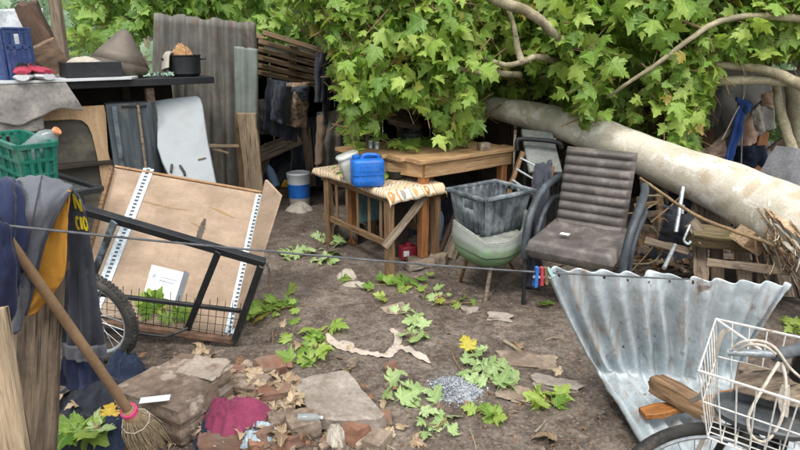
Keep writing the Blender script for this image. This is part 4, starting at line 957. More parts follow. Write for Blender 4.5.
bf = patch('x', bk_fn_rows, C_CHAR, None, build=False, amp=.003, fr=(3, 4), pleat=.012, npl=3, seed=7, pv=.42)
MB().tube(spline([A(73, 187, 1.75), A(65, 199, 1.662), A(45, 240, 1.592), A(33, 288, 1.582), A(26, 315, 1.592)], 8), .0045, 6).build('zip_edge', C_CHAR, hd)
MB().tube(spline([A(42, 176, 1.70), A(36, 205, 1.573), A(29, 242, 1.548), A(22, 288, 1.548)], 8), .0025, 5).build('seam', C_CHAR, hd)
YL = cloth('yellow_print', '#c9b21c', '#e3cf3a')
def stroke(pts, w_):          # printed strokes that follow the cloth
    b = MB()
    for (u0, v0), (u1, v1) in zip(pts[:-1], pts[1:]):
        n_ = 5; vs = []
        du_, dv_ = u1-u0, v1-v0; l_ = sqrt((du_)**2+(dv_*3)**2) or 1; su, sv = -dv_*3/l_*w_, du_/l_*w_/3
        for k in range(n_+1):
            f = k/n_; u, v = u0+du_*f, v0+dv_*f
            for s_ in (-1, 1): 
                q = bf(min(max(u+s_*su, 0), 1), min(max(v+s_*sv, 0), 1)); vs.append(q+(V(0, 0, CAM_H)-q).normalized()*.009)
        b.add(vs, [[2*k, 2*k+1, 2*k+3, 2*k+2] for k in range(n_)])
    return b
def letters(strokes, w_, parent):
    for s_ in strokes: stroke(s_, w_).build('printed_letter', YL, parent, 0, .001)
letters([[(.58, .20), (.62, .06), (.82, .21), (.90, .08)]], .05, hd)                    # N
letters([[(.64, .275), (.55, .27), (.53, .31), (.55, .355), (.63, .355)], [(.72, .265), (.72, .36)], [(.83, .27), (.80, .315), (.83, .36), (.93, .355), (.96, .315), (.92, .27), (.83, .27)]], .038, hd)    # C I O
o = patch('shorts', [[(62, 352, 1.93), (82, 356, 1.90), (102, 352, 1.96)], [(60, 385, 1.93), (80, 390, 1.89), (103, 376, 1.96)]], C_NAVY, None, 30, 16, .005, (4, 3), 11, .010, .007, 3); tag(o, 'dark navy shorts hanging below the grey hoodie hem', 'shorts')
o = patch('navy_shirt', [[(-30, 186, 1.80), (5, 183, 1.78), (20, 188, 1.80)], [(-30, 178, 1.62), (5, 177, 1.60), (20, 182, 1.64)], [(-30, 205, 1.53), (8, 204, 1.52), (27, 214, 1.575)], [(-30, 245, 1.52), (8, 245, 1.51), (28, 258, 1.56)], [(-30, 270, 1.53), (8, 273, 1.52), (23, 272, 1.56)]], C_NAVY, None, amp=.009, seed=21, pleat=.006, npl=3); tag(o, 'navy blue shirt draped on the fence left of the hoodie', 'shirt')
o = patch('navy_towel', [[(-30, 226, 1.52), (0, 226, 1.50), (11, 231, 1.52)], [(-30, 222, 1.44), (0, 224, 1.43), (12, 230, 1.47)], [(-30, 260, 1.42), (5, 262, 1.41), (21, 270, 1.46)], [(-30, 300, 1.43), (5, 302, 1.42), (20, 300, 1.46)], [(-30, 326, 1.45), (0, 330, 1.44), (12, 318, 1.47)]], cloth('dark_navy_cloth', '#171c30', '#252c4a'), None, amp=.009, seed=25, pleat=.006, npl=2.5); tag(o, 'dark navy towel hanging over the clothesline end', 'towel')
# clothesline with pegs
wl = [(-60, 219, 1.44), (10, 226, 1.50), (200, 245, 1.74), (400, 262.5, 1.98), (536, 272, 2.12), (690, 279.5, 2.27)]
o = MB().tube(spline([A(*q) for q in wl], 10), .0036, 8).build('clothesline', mat('grey_cable', '#3f4245', '#6a6d6f', 20, .5, .1)); tag(o, 'thin dark cable clothesline stretched across the yard', 'clothesline')
def peg(px, dpx, mt, label, ln=.098, tilt=0):
    ln *= .82
    q = A(px, 272+(px-536)*.05, 2.12+(px-536)*.001); t = thing('clothes_peg', label, 'peg', q, 'pegs on the clothesline'); Mx = Matrix.Translation(q) @ Matrix.Rotation(tilt, 4, 'Y') @ Matrix.Rotation(radians(12), 4, 'Z')
    for s_ in (-1, 1):
        MB(Mx).bar(V(0, s_*.005, .022), V(0, s_*.010, -ln+.022), .013, .006, V(0, 1, 0), .002).build('jaw', mt, t)
    MB(Mx @ Matrix.Translation(V(0, 0, -.02)) @ Matrix.Rotation(pi/2, 4, 'Y')).lathe([(.006, -.011), (.006, .011)], 10).build('spring', STEEL, t)
peg(536.5, 0, BLUE_CLIP, 'blue plastic clothes peg hanging on the line', .10, .04); peg(541.5, 0, RED_CLIP, 'red plastic clothes peg between blue and pale ones', .09, -.02)
peg(545.5, 0, W_BROWN, 'wooden clothes peg right of the red one', .085, -.1); peg(550, 0, PALE_CLIP, 'pale green plastic peg nearest the metal sheet', .05, -.5)

# ------------------------------------------------------------------ broom
bt, bb = A(6, 236, 1.50), A(129, 411, 1.93); dr = (bb-bt).normalized(); bot = bb + dr*.24
t = thing('broom', 'straw broom with wooden handle leaning on the fence', 'broom', V(bot.x, bot.y, 0))
hp = MB(); hp.tube([bt, lerp(bt, bb, .3), lerp(bt, bb, .7), bb+dr*.03], [.0135, .015, .0165, .0175], 14); hp.build('handle', HANDLE, t)
Mb_ = Matrix.Translation(bb) @ frame(dr).to_4x4()
b = MB(Mb_); cl = [V(.0+.004*sin(k*.3), .026*cos(k*.39), .026*sin(k*.39)) for k in range(66)]
b.tube([V(-.008+.018*k/65, q.y, q.z) for k, q in enumerate(cl)], .0055, 6); b.build('pink_twine', PINK, t)
b = MB(Mb_); b.lathe([(.018, -.02), (.027, .0), (.030, .05), (.028, .07)], 22, Matrix.Rotation(pi/2, 4, 'Y'), cap=False); b.build('collar', mat('tan_binding', '#9a7f5e', '#b89a74', 20, .85, .4), t)
rnd = random.Random(3); b = MB(Mb_)
for k in range(520):
    a = rnd.uniform(0, 2*pi); r0 = .024*sqrt(rnd.random()); rr = r0/.024; L = rnd.uniform(.21, .27)
    sp = rr*rnd.uniform(.85, 1.1); y, z = cos(a), sin(a)
    pts = [V(.03, y*r0*1.1, z*r0*1.1), V(.09, y*sp*.056, z*sp*.056), V(.15, y*sp*.066+rnd.uniform(-.004, .004), z*sp*.066), V(L, y*sp*.070+rnd.uniform(-.012, .012), z*sp*.07+rnd.uniform(-.012, .012))]
    b.tube(spline(pts, 2), .0015, 3, cap=False)
b.build('bristles', STRAW, t, 180, kind='stuff')
MB(Mb_).tube([V(.075+.0005*k/20, .052*cos(k*.63), .052*sin(k*.63)) for k in range(22)], .0018, 5).build('stitching', ROPE, t)

# ------------------------------------------------------------------ rubble, slab and rags
c = V(-.985, 2.29, zg(-.99, 2.3)); ch = thing('masonry_chunk', 'large chunk of brickwork with mortar beside the broom', 'masonry', c)
for i, (x, y, z, s, rz) in enumerate([(-.02, -.07, .04, (.39, .20, .085), -.46), (.05, .10, .04, (.34, .17, .085), -.42), (-.01, -.06, .125, (.40, .22, .085), -.48), (.05, .115, .120, (.30, .16, .08), -.40)]):
    rock('brick', c+V(x, y, z), s, BRICK2, ch, 300+i, (R(-.03, .03), R(-.03, .03), rz), .075, 12, 60)
rock('mortar', c+V(.10, .10, .156), (.19, .16, .035), mat('pale_mortar', '#8d8173', '#aca091', 8, .95, 1, .014, dirt='#6f5b4c', dirt_scale=9), ch, 311, (.05, 0, -.3), .3, 9)
rock('mortar', c+V(.0, .01, .082), (.37, .31, .03), mat('grey_mortar', '#6f6459', '#8b8074', 8, .95, .8, .01), ch, 312, (0, 0, -.45), .1, 7)
q = G(155, 399, .228); o = MB(yaw(q, 12)).box((0, 0, 0), (.115, .042, .003), None, .001).build('paper_strip', PAPER); tag(o, 'white paper strip lying on the brickwork chunk', 'paper')
zs = zg(-.2, 2.5)+.085
cs = [G(px, py, zs+dz) for px, py, dz in ((295, 386, 0), (300, 379, .0), (320, 374, .01), (343, 370, .012), (350, 374, .01), (364, 391, .004), (384, 414, .0), (378, 419, 0), (352, 420, 0), (330, 419, 0), (312, 418, 0), (303, 402, 0))]
b = MB(); n_ = len(cs); top = [q+V(R(-.004, .004), R(-.004, .004), R(-.003, .003)) for q in cs]; cen = sum(top, V(0, 0, 0))/n_
mid = [lerp(cen, q, .96)+V(0, 0, .003) for q in top]; low = [q+V(R(-.012, .012), R(-.012, .012), -.062) for q in cs]
b.add(mid+top+low, [list(range(n_))]+[[n_+i, n_+(i+1) % n_, (i+1) % n_, i] for i in range(n_)]+[[2*n_+i, 2*n_+(i+1) % n_, n_+(i+1) % n_, n_+i] for i in range(n_)])
bmx = b.build('concrete_slab', CONC, None, 25); bm_ = bmesh.new(); bm_.from_mesh(bmx.data); bmesh.ops.triangulate(bm_, faces=bm_.faces)
for _ in range(4): bmesh.ops.subdivide_edges(bm_, edges=[e for e in bm_.edges if e.calc_length() > .025], cuts=1); bmesh.ops.triangulate(bm_, faces=bm_.faces)
for v_ in bm_.verts: v_.co += V(.006*noise.noise(v_.co*30), .006*noise.noise(v_.co*30+V(9, 9, 9)), .010*noise.noise(v_.co*11)+.005*noise.noise(v_.co*38))
bm_.to_mesh(bmx.data); bm_.free()
for p_ in bmx.data.polygons: p_.use_smooth = True; tag(bmx, 'flat broken concrete slab lying on the soil beside the rubble', 'slab')
def brk(px, py, s, mt, label, seed, rot=(0, 0, 0), dz=.4, cat='brick', group=None, jag=.1):
    p = P(px, py); o = rock('broken_brick', p+V(0, 0, s[2]*dz), s, mt, None, seed, rot, jag*1.5, 7 if s[0] > .08 else 4); return tag(o, label, cat, group)
brk(270, 376, (0.132, 0.106, 0.072), BRICK, 'squarish red brick piece lying tilted near the slab', 1, (.25, .15, .75), .6, jag=.05)
brk(223, 381, (0.221, 0.085, 0.064), BRICK, 'long red brick half behind the magenta cloth', 2, (0, .05, .12), .5)
brk(250, 392, (0.170, 0.111, 0.060), BRICK2, 'flat dirty brick between magenta cloth and squarish brick', 3, (.1, 0, -.2), .5)
brk(272, 400, (0.162, 0.093, 0.051), BRICK, 'brown brick slab below the squarish brick', 4, (0, 0, .3), .6)
brk(222, 444, (0.170, 0.111, 0.068), BRICK, 'brick lump poking out under the magenta cloth', 5, (0, 0, .2), .4)
brk(303, 434, (0.128, 0.102, 0.085), STONE, 'pale rounded rubble stone below the slab', 6, (.1, 0, .5), .5, 'stone')
brk(357, 436, (0.119, 0.093, 0.076), BRICK, 'reddish lump at the lower edge of the slab', 7, (.1, .2, .9), .4)
brk(325, 424, (0.102, 0.076, 0.051), STONE, 'grey stone touching the slab edge', 8, (0, 0, .2), .4, 'stone')
brk(283, 425, (0.128, 0.085, 0.060), BRICK2, 'brick chunk right of the blue plastic', 9, (0, .1, .6), .5)
brk(377, 445, (0.111, 0.085, 0.051), STONE, 'brownish stone at the bottom edge right of the white glove', 10, (0, 0, 1.1), .4, 'stone')
brk(195, 372, (0.153, 0.085, 0.043), BRICK2, 'flat brick fragment behind the brickwork chunk', 11, (0, 0, .2), .4)
rnd = random.Random(17)
for k in range(290):
    px, py = (rnd.uniform(196, 392), rnd.uniform(364, 452)) if k < 230 else (rnd.uniform(60, 200), rnd.uniform(366, 440))
    if 293 < px < 385 and 365 < py < 422: continue
    s = rnd.uniform(.016, .066)*(1.2 if px < 300 else .85)*(.6 if k >= 150 else 1); m_, wd_ = rnd.choice([(BRICK, 'red brick'), (BRICK, 'red brick'), (BRICK, 'red brick'), (STONE, 'pale stone'), (BRICK2, 'grey brown brick')])
    pl_ = 'among the dark cloths by the broom' if px < 200 else ('around the magenta cloth' if px < 262 else ('between the magenta cloth and the slab' if px < 296 else ('along the lower edge of the slab' if py > 415 else 'behind the slab')))
    brk(px, py, (s*rnd.uniform(1, 1.7), s, s*rnd.uniform(.5, .9)), m_, 'small %s lump %s' % (wd_, pl_), 30+k, (rnd.uniform(-.4, .4), rnd.uniform(-.4, .4), rnd.uniform(0, 3)), .5, 'rubble', wd_+' lumps '+pl_, .16)
def rags(name, px, py, s, mt, label, cat, seed, rz=0, dz=0, fold=.6, fq=3.0):
    o = crumple(name, P(px, py)+V(0, 0, dz), s, mt, None, seed, fold, rotz=rz, fq=fq); return tag(o, label, cat)
rags('magenta_cloth', 237, 428, (.29, .23, .13), C_MAG, 'crumpled magenta cloth lying on the rubble', 'cloth', 41, .2, .03, .5, 3.0)
rags('black_cloth', 100, 402, (.44, .30, .12), C_BLACK, 'heap of black cloth behind the broom handle', 'cloth', 42, .4, .0, .7, 3.4)
rags('dark_jeans', 128, 382, (.20, .15, .16), C_JEAN, 'dark jeans bundle against the brickwork chunk', 'jeans', 43, .6, .02, .5)
rags('dark_jeans', 122, 438, (.30, .22, .11), C_JEAN, 'dark blue jeans under the broom head', 'jeans', 44, -.3, .0, .8, 3.6)
rags('black_cloth', 72, 440, (.3, .25, .10), C_BLACK, 'black cloth in the bottom left behind the plank', 'cloth', 45, .3, .0, .7)
rags('dark_jeans', 208, 440, (.12, .16, .08), C_JEAN, 'scrap of dark jeans squeezed beside the brickwork chunk', 'jeans', 46, .3)
rags('blue_plastic', 262, 440, (.17, .13, .06), mat('pale_blue_plastic', '#8fa6b2', '#b7c8d0', 8, .3, .2), 'crumpled pale blue plastic film below the magenta cloth', 'plastic', 47, .5, .01, .9, 4)
rags('glove', 336, 441, (.085, .13, .05), C_WHITE, 'white crumpled glove at the bottom of the rubble', 'glove', 48, .2, .02, .9)
rags('white_rag', 347, 277, (.16, .15, .05), C_WHITE, 'small white rag on the soil before the table leg', 'rag', 49, 0, 0, .9, 3.5)
rags('white_rag', 356, 286, (.19, .06, .03), C_WHITE, 'thin trailing end of the white rag on the soil', 'rag', 50, -.15, 0, .9, 3.5)
rags('blue_rag', 84, 391, (.10, .09, .05), mat('teal_plastic', '#6f9aa6', '#a5c3cb', 12, .35, .2), 'pale teal plastic scrap in the black cloth heap', 'plastic', 51, .3, .06, .9)
p = P(308, 427, .04); bt_ = bottle('small_bottle', p+V(-.04, 0, .045), .10, .018, CLEAR, WHITE_PL, 'small clear bottle lying in the rubble by the slab', (pi/2, 0))
o = rock('green_plastic', P(372, 429)+V(0, 0, .03), (.075, .03, .035), mat('green_plastic', '#3f8a5f', '#5aa67a', 6, .35, .05), None, 71, (.2, .3, -.5), .05); tag(o, 'small green plastic piece at the slab corner', 'plastic')
o = rock('dark_ball', P(299, 406)+V(0, 0, .03), (.05, .05, .05), STONE, None, 72, (0, 0, 0), .02, 6); tag(o, 'small round grey ball at the left corner of the slab', 'ball')
# strips of cloth on the soil
def ribbon(pts, w_, mt, label, seed, name='cloth_strip'):
    c_ = spline([P(x, y, 0) for x, y, z in pts], 10); n = len(c_); b = MB(); vs = []; m_ = 7
    for i, q in enumerate(c_):
        d = (c_[min(i+1, n-1)]-c_[max(i-1, 0)]).normalized(); s = V(0, 0, 1).cross(d).normalized(); ww = w_*(1+.5*nz(i*.23, seed, 3))*(.35+.65*min(1, min(i, n-1-i)/4))
        for k in range(m_):
            f = k/(m_-1)*2-1; x = q + s*ww*f + d*.01*nz(f*2, i*.3, seed); h = .004+.016*max(0, nz(i*.35, f*1.6, seed+2))+.010*abs(nz(i*.8, f*3, seed+7)); vs.append(V(x.x, x.y, zg(x.x, x.y)+h))
    b.add(vs, [[m_*i+k, m_*i+k+1, m_*i+m_+k+1, m_*i+m_+k] for i in range(n-1) for k in range(m_-1)]); o = b.build(name, mt, None, 40, .0015); return tag(o, label, 'cloth strip')
ribbon([(326, 334, .01), (338, 347, .02), (355, 351, .015), (372, 355, .01), (388, 356, .02), (398, 348, .03), (410, 352, .02), (430, 364, .01)], .024, C_PINKW, 'long twisted whitish cloth strip on the soil by the slab', 1)
ribbon([(336, 346, 0), (345, 344, 0), (352, 349, 0)], .03, C_PINKW, 'short torn whitish scrap beside the long cloth strip', 5)
ribbon([(390, 330, .01), (398, 336, .02), (396, 348, .03), (386, 356, .03)], .022, C_PINKW, 'shorter whitish cloth strip crossing the long one', 2)
# ------------------------------------------------------------------ large table
ZT = .80
cN, cR, cL = G(424, 161, ZT), G(521, 147, ZT), G(331, 147, ZT)
ex = (cR-cN).normalized(); ey = (cL-cN).normalized()
lx, ly = (cR-cN).length, (cL-cN).length*.98
Mt = Matrix.Translation(V(cN.x, cN.y, 0)) @ Matrix((ex, ey, V(0, 0, 1))).transposed().to_4x4()
tb = thing('wooden_table', 'large orange brown wooden table under the overhanging leaves', 'table', V(cN.x, cN.y, 0)+ex*lx/2+ey*ly/2)
nb = 5
for i in range(nb):
    w_ = ly/nb; plank('board', Mt @ V(-.0, (i+.5)*w_, ZT-.014), Mt @ V(lx, (i+.5)*w_, ZT-.014), w_*.965-.003, .028, W_TABLE, tb, V(0, 0, 1), 500+i, .0015)
for (a, c_) in ((V(.06, .05, 0), V(lx-.05, .05, 0)), (V(.05, .06, 0), V(.05, ly-.05, 0)), (V(.06, ly-.05, 0), V(lx-.05, ly-.05, 0)), (V(lx-.05, .06, 0), V(lx-.05, ly-.05, 0))):
    plank('apron', Mt @ (a+V(0, 0, ZT-.085)), Mt @ (c_+V(0, 0, ZT-.085)), .105, .022, W_TABLE, tb, (Mt.to_3x3() @ (c_-a)).cross(V(0, 0, 1)), 520)
for i, (x, y) in enumerate(((.085, .085), (lx-.09, .09), (.09, ly-.09), (lx-.09, ly-.09))):
    plank('leg', Mt @ V(x, y, .05 if i == 0 else 0), Mt @ V(x, y, ZT-.03), .062, .062, W_ORANGE, tb, Mt.to_3x3() @ V(1, 0, 0), 530+i)
lb = Mt @ V(.085, .085, 0)
o = rock('foot_stone', V(lb.x-.015, lb.y-.03, .022), (.20, .14, .05), STONE, None, 81, (0, 0, .1), .1, 5); tag(o, 'flat stone under the orange leg of the large table', 'stone')
o = rock('foot_stone', V(lb.x+.12, lb.y+.01, .035), (.13, .10, .07), STONE, None, 82, (0, 0, -.3), .1, 5); tag(o, 'pale stone right of the orange table leg', 'stone')
o = rock('foot_stone', V(lb.x-.07, lb.y-.11, .018), (.12, .09, .04), CONC, None, 83, (0, 0, .5), .14, 5); tag(o, 'small grey stone in front of the orange table leg', 'stone')
tag(plank('board', A(448, 258, 4.33), A(470, 206, 4.75), .11, .025, W_GREY, None, V(0, -1, .3), 90), 'grey board leaning under the large table beside the tub', 'board')
tag(plank('board', A(440, 256, 4.45), A(459, 210, 4.85), .07, .02, W_DARK, None, V(0, -1, .3), 91), 'darker narrow board leaning behind the grey board', 'board')
tag(rock('pebble', G(484, 151, ZT)+V(0, .03, .03), (.085, .06, .06), STONE, None, 84, (0, 0, .4), .08, 5), 'grey stone lying on the large table', 'stone')
# ------------------------------------------------------------------ small table with wavy cloth
ZM = .61
n0 = V(-.075, 3.985, 0); fx = V(-.60, .80, 0).normalized(); fy = V(.80, .60, 0).normalized(); LX, LY = 1.04, .48
M2 = Matrix.Translation(n0) @ Matrix((fx, fy, V(0, 0, 1))).transposed().to_4x4()
st = thing('small_table', 'low brown slatted table covered with a wavy patterned cloth', 'table', M2 @ V(LX/2, LY/2, 0))
for i, (x, y) in enumerate(((.04, .03), (LX-.16, .03), (.04, LY-.03), (LX-.16, LY-.03))): plank('leg', M2 @ V(x, y, -.01), M2 @ V(x, y, ZM-.02), .068, .05, W_BROWN, st, M2.to_3x3() @ V(0, 1, 0), 540+i)
MB(M2).box((LX/2, LY/2, ZM-.012), (LX, LY, .02)).build('tabletop', W_BROWN, st)
for y in (.03, LY-.03):
    plank('apron', M2 @ V(.07, y, ZM-.055), M2 @ V(LX-.07, y, ZM-.055), .06, .022, W_BROWN, st, M2.to_3x3() @ V(0, 1, 0), 550)
    plank('rail', M2 @ V(.07, y, .22), M2 @ V(LX-.07, y, .22), .05, .022, W_BROWN, st, M2.to_3x3() @ V(0, 1, 0), 551)
    for i in range(6): plank('slat', M2 @ V(.14+i*(LX-.28)/5, y, .24), M2 @ V(.14+i*(LX-.28)/5, y, ZM-.08), .03, .014, W_BROWN, st, M2.to_3x3() @ V(0, 1, 0), 560+i)
for x in (.04, LX-.04): plank('apron', M2 @ V(x, .07, ZM-.055), M2 @ V(x, LY-.07, ZM-.055), .06, .022, W_BROWN, st, M2.to_3x3() @ V(1, 0, 0), 570)
b = MB(M2)
def tc(u, v):
    x = -.05 + u*(LX+.07); y = -.035 + v*(LY+.07); z = ZM+.004
    ox = max(0, -x-.005) + max(0, x-LX-.005); oy = max(0, -y-.005) + max(0, y-LY-.005)
    drop = 1.6*ox + 1.3*oy*(1+.25*sin(x*9))
    drop = drop*(1+.25*nz(u*6, v*6, 3)); 
    x2 = min(max(x, -.018), LX+.018); y2 = min(max(y, -.016-.004*sin(x*14)), LY+.018)
    return V(x2-(.02 if x < -.02 else 0)*min(1, ox*20), y2, z - drop + .003*nz(x*9, y*9, 1))
b.grid(tc, 64, 48); o = b.build('tablecloth', TCLOTH, None, 180, .003); tag(o, 'cream and orange wavy patterned cloth on the small table', 'tablecloth')
tag(plank('brace', A(384, 248, 3.93), A(425, 196, 4.22), .055, .024, W_GREY, None, V(0, -1, .1), 92), 'grey lath propped diagonally between the two tables', 'lath')
# jerrycan, milky container, bowl
c = G(367, 187, ZM+.01)+V(0, .07, 0); jc = thing('jerrycan', 'blue plastic jerrycan standing on the patterned cloth', 'jerrycan', c); Mj = yaw(c, 14)
def rloft(M_, secs, n=28, p=4.0):
    b = MB(M_); vs = []
    for (w, d, z, ox, oy) in secs:
        for j in range(n):
            a = 2*pi*j/n; ca, sa = cos(a), sin(a); k = (abs(ca)**p+abs(sa)**p)**(-1/p); vs.append(V(ox+w/2*ca*k, oy+d/2*sa*k, z))
    m = len(secs); fs = [[i*n+j, i*n+(j+1) % n, (i+1)*n+(j+1) % n, (i+1)*n+j] for i in range(m-1) for j in range(n)]
    b.add(vs, fs+[list(range(n))[::-1], [(m-1)*n+j for j in range(n)]]); return b
rloft(Mj, [(.20, .15, 0, 0, 0), (.225, .175, .012, 0, 0), (.23, .18, .05, 0, 0), (.222, .172, .075, 0, 0), (.23, .18, .10, 0, 0), (.23, .18, .165, 0, 0), (.226, .176, .180, 0, 0), (.21, .16, .190, 0, 0), (.18, .13, .193, 0, 0)], 32, 6).build('can_body', BLUE_CAN, jc, 60)
rloft(Mj @ Matrix.Translation(V(0, 0, .088)), [(.2325, .1825, -.002, 0, 0), (.2335, .1835, 0, 0, 0), (.2325, .1825, .002, 0, 0)], 32, 6).build('mould_seam', BLUE_CAN, jc, 60)
MB(Mj).box((.0, -.089, .135), (.13, .006, .045), None, .003).build('raised_panel', BLUE_CAN, jc)
MB(Mj).tube(spline([(.08, 0, .185), (.08, 0, .206), (.03, 0, .216), (-.02, 0, .214), (-.04, 0, .188)], 5), .014, 10).build('handle', BLUE_CAN, jc)
MB(Mj @ Matrix.Translation(V(-.08, 0, .186))).lathe([(.022, 0), (.022, .012), (.028, .012), (.028, .03), (.025, .033)], 18).build('cap', BLUE_CAN, jc)
c = G(360, 163, ZM+.01); c = V(-.33, 4.36, ZM+.006); mk = thing('milky_container', 'milky plastic container tilted behind the blue jerrycan', 'container', c)
rloft(yaw(c, 20) @ Matrix.Rotation(radians(-18), 4, 'Y'), [(.12, .10, 0, 0, 0), (.15, .12, .02, 0, 0), (.155, .125, .14, 0, 0), (.14, .11, .19, 0, 0), (.10, .08, .205, 0, 0)], 24, 5).build('container_body', MILKY, mk, 60)
rloft(yaw(c, 20) @ Matrix.Rotation(radians(-18), 4, 'Y') @ Matrix.Translation(V(.0, 0, .19)), [(.16, .13, 0, 0, 0), (.165, .135, .012, 0, 0), (.15, .12, .02, 0, 0)], 24, 5).build('lid', MILKY, mk, 60)
c = G(397, 178, ZM+.012); o = MB(Matrix.Translation(c)).lathe([(.045, 0), (.065, .02), (.078, .06), (.082, .062), (.074, .058), (.06, .025), (.0005, .015)], 26, cap=False).build('bowl', BLACK_PL); tag(o, 'small black plastic bowl on the patterned cloth', 'bowl')
# on the large table: wood chunk, pot, small tins
tag(rock('wood_chunk', G(404, 141, ZT)+V(0, .22, .14), (.30, .17, .05), W_GREY, None, 93, (.35, .25, .3), .08, 5), 'flat pale piece of wood on a black pot among the leaves', 'wood piece')
c = G(412, 147, ZT)+V(0, .12, 0); o = MB(Matrix.Translation(c)).lathe([(.07, 0), (.085, .01), (.09, .10), (.095, .105), (.08, .105), (.075, .03), (.0005, .02)], 26, cap=False).build('pot', BLACK_MET); tag(o, 'small black pot on the large table half hidden by leaves', 'pot')
for i, (px, py) in enumerate(((371, 148), (377, 149))):
    c = G(px, py, ZT); o = MB(Matrix.Translation(c)).lathe([(.02, 0), (.021, .004), (.019, .008), (.019, .05), (.021, .054), (.02, .058)], 16).build('tin', STEEL); tag(o, ['small steel tin on the left part of the large table', 'small steel tin right beside the other tin'][i], 'tin', 'tins on the large table')
tag(plank('stick', G(368, 148, ZT), A(364, 90, 4.9), .025, .022, W_DARK, None, V(0, -1, 0), 94), 'thin dark upright stick behind the large table', 'stick')
# below the tables
c = P(345, 248); Ml = Matrix.Translation(c+V(-.02, .1, .095)) @ Matrix.Rotation(radians(-52), 4, 'Z') @ Matrix.Rotation(pi/2, 4, 'X')
t = thing('metal_drum', 'short dark metal drum lying on its side under small table', 'drum', c)
Mr = Matrix.Translation(V(c.x+.02, c.y+.20, .082)) @ Matrix.Scale(.88, 4) @ Matrix.Rotation(radians(-25), 4, 'Z') @ Matrix.Rotation(pi/2, 4, 'Y')
MB(Mr).lathe([(.0005, -.12), (.08, -.12), (.09, -.115), (.09, -.05), (.087, -.045), (.09, -.04), (.09, .115), (.093, .12), (.086, .12), (.084, -.10), (.0005, -.105)], 30, cap=False).build('drum_shell', CANGREY, t)
o = MB(M2).box((.50, .20, .40), (.03, .26, .28), None, .006).build('teal_panel', TEAL); tag(o, 'dull teal panel standing inside the slatted small table', 'panel')
tag(plank('board', M2 @ V(.3, .3, 0), M2 @ V(.36, .34, .45), .18, .02, DARK_IN, None, M2.to_3x3() @ V(1, .2, 0), 95), 'black board standing under the small table', 'board')
c = P(408, 261)+V(0, .05, 0); t = thing('red_tin', 'red tin with white label on the soil between table legs', 'tin', c)
MB(yaw(c, 20)).box((0, 0, .055), (.13, .09, .11), None, .01).build('tin_body', RED, t); MB(yaw(c, 20)).box((-.03, -.047, .06), (.045, .003, .045)).build('label_patch', PAPER, t); MB(yaw(c, 20)).lathe([(.02, .11), (.02, .13), (.018, .135)], 14).build('cap', RED, t)
for i, (px, py, s, mt, lb_) in enumerate(((400, 238, (.35, .25, .22), C_BLACK, 'black rag heap under the large table left part'), (455, 226, (.4, .3, .25), C_CHAR, 'charcoal rag heap behind the leaning boards'), (425, 232, (.3, .25, .3), C_TARP if False else C_SACK, 'grey sack slumped behind the orange table leg'), (375, 226, (.3, .25, .2), C_BLACK, 'black rag heap behind the slatted small table'))):
    tag(crumple('rag_heap', P(px, py)+V(0, .15, 0), s, mt, None, 61+i), lb_, 'rags')
bottle('dark_bottle', P(437, 240), .27, .04, CLEARB, BLACK_PL, 'dusty plastic bottle standing behind the orange table leg', (.1, 0))

# ------------------------------------------------------------------ grey tub on a stool
sc0 = V(.585, 3.76, 0); stl = thing('stool', 'stool of thin wooden legs with a green grey moulded shell seat', 'stool', sc0)
Ms = yaw(sc0, 18)
def rimz(a): return .415 + .11*max(0, cos(a))**1.8 + .075*max(0, -cos(a))**2 - .02*max(0, -sin(a))**2 - .025*math.exp(-((((a-4.2+pi) % (2*pi))-pi)/.22)**2)
def shell(u, v):
    a = 2*pi*u; w = v; f = max(0, 1-w**3.2)**.5; rx, ry = .235, .21
    if cos(a) > 0: rx += .03*cos(a)**2
    x, y = rx*cos(a)*f, ry*sin(a)*f; z = lerp(rimz(a), .185, w**.9) 
    z -= .014*math.exp(-((w-.38)/.05)**2); f2 = 1+.03*math.exp(-((w-.25)/.12)**2)
    return V(x*f2, y*f2, z)
b = MB(Ms); b.grid(shell, 64, 28, wrap=True); b.build('shell_seat', SHELL, stl, 180, .012)
b = MB(Ms); b.grid(lambda u, v: V(.225*cos(2*pi*u)*(1-v), .20*sin(2*pi*u)*(1-v), .388+.004*sin(u*40)), 48, 6, wrap=True); b.build('seat_pad', mat('dusty_grey_pad', '#7b7f79', '#999c95', 9, .8, .3), stl, 180)
MB(Ms).tube([V(*(shell(k/64, .385)*1)) for k in range(64)], .006, 6, closed=True).build('seam', mat('dark_green_seam', '#26322a', '#384439', 6, .6), stl)
MB(Ms).tube([V(*(shell(k/64, 0))) for k in range(64)], .007, 8, closed=True).build('rim_bead', bpy.data.materials['dusty_grey_pad'], stl)
for (px, py, x, y) in ((460, 281, -.16, -.02), (485, 301, -.03, -.12), (515, 270, .14, .05), (488, 262, -.02, .14)):
    f_ = P(px, py); MB().tube([f_-V(0, 0, .01), Ms @ V(x, y, .24)], [.013, .014], 10).build('leg', W_BROWN if px != 485 else W_GREY, stl)
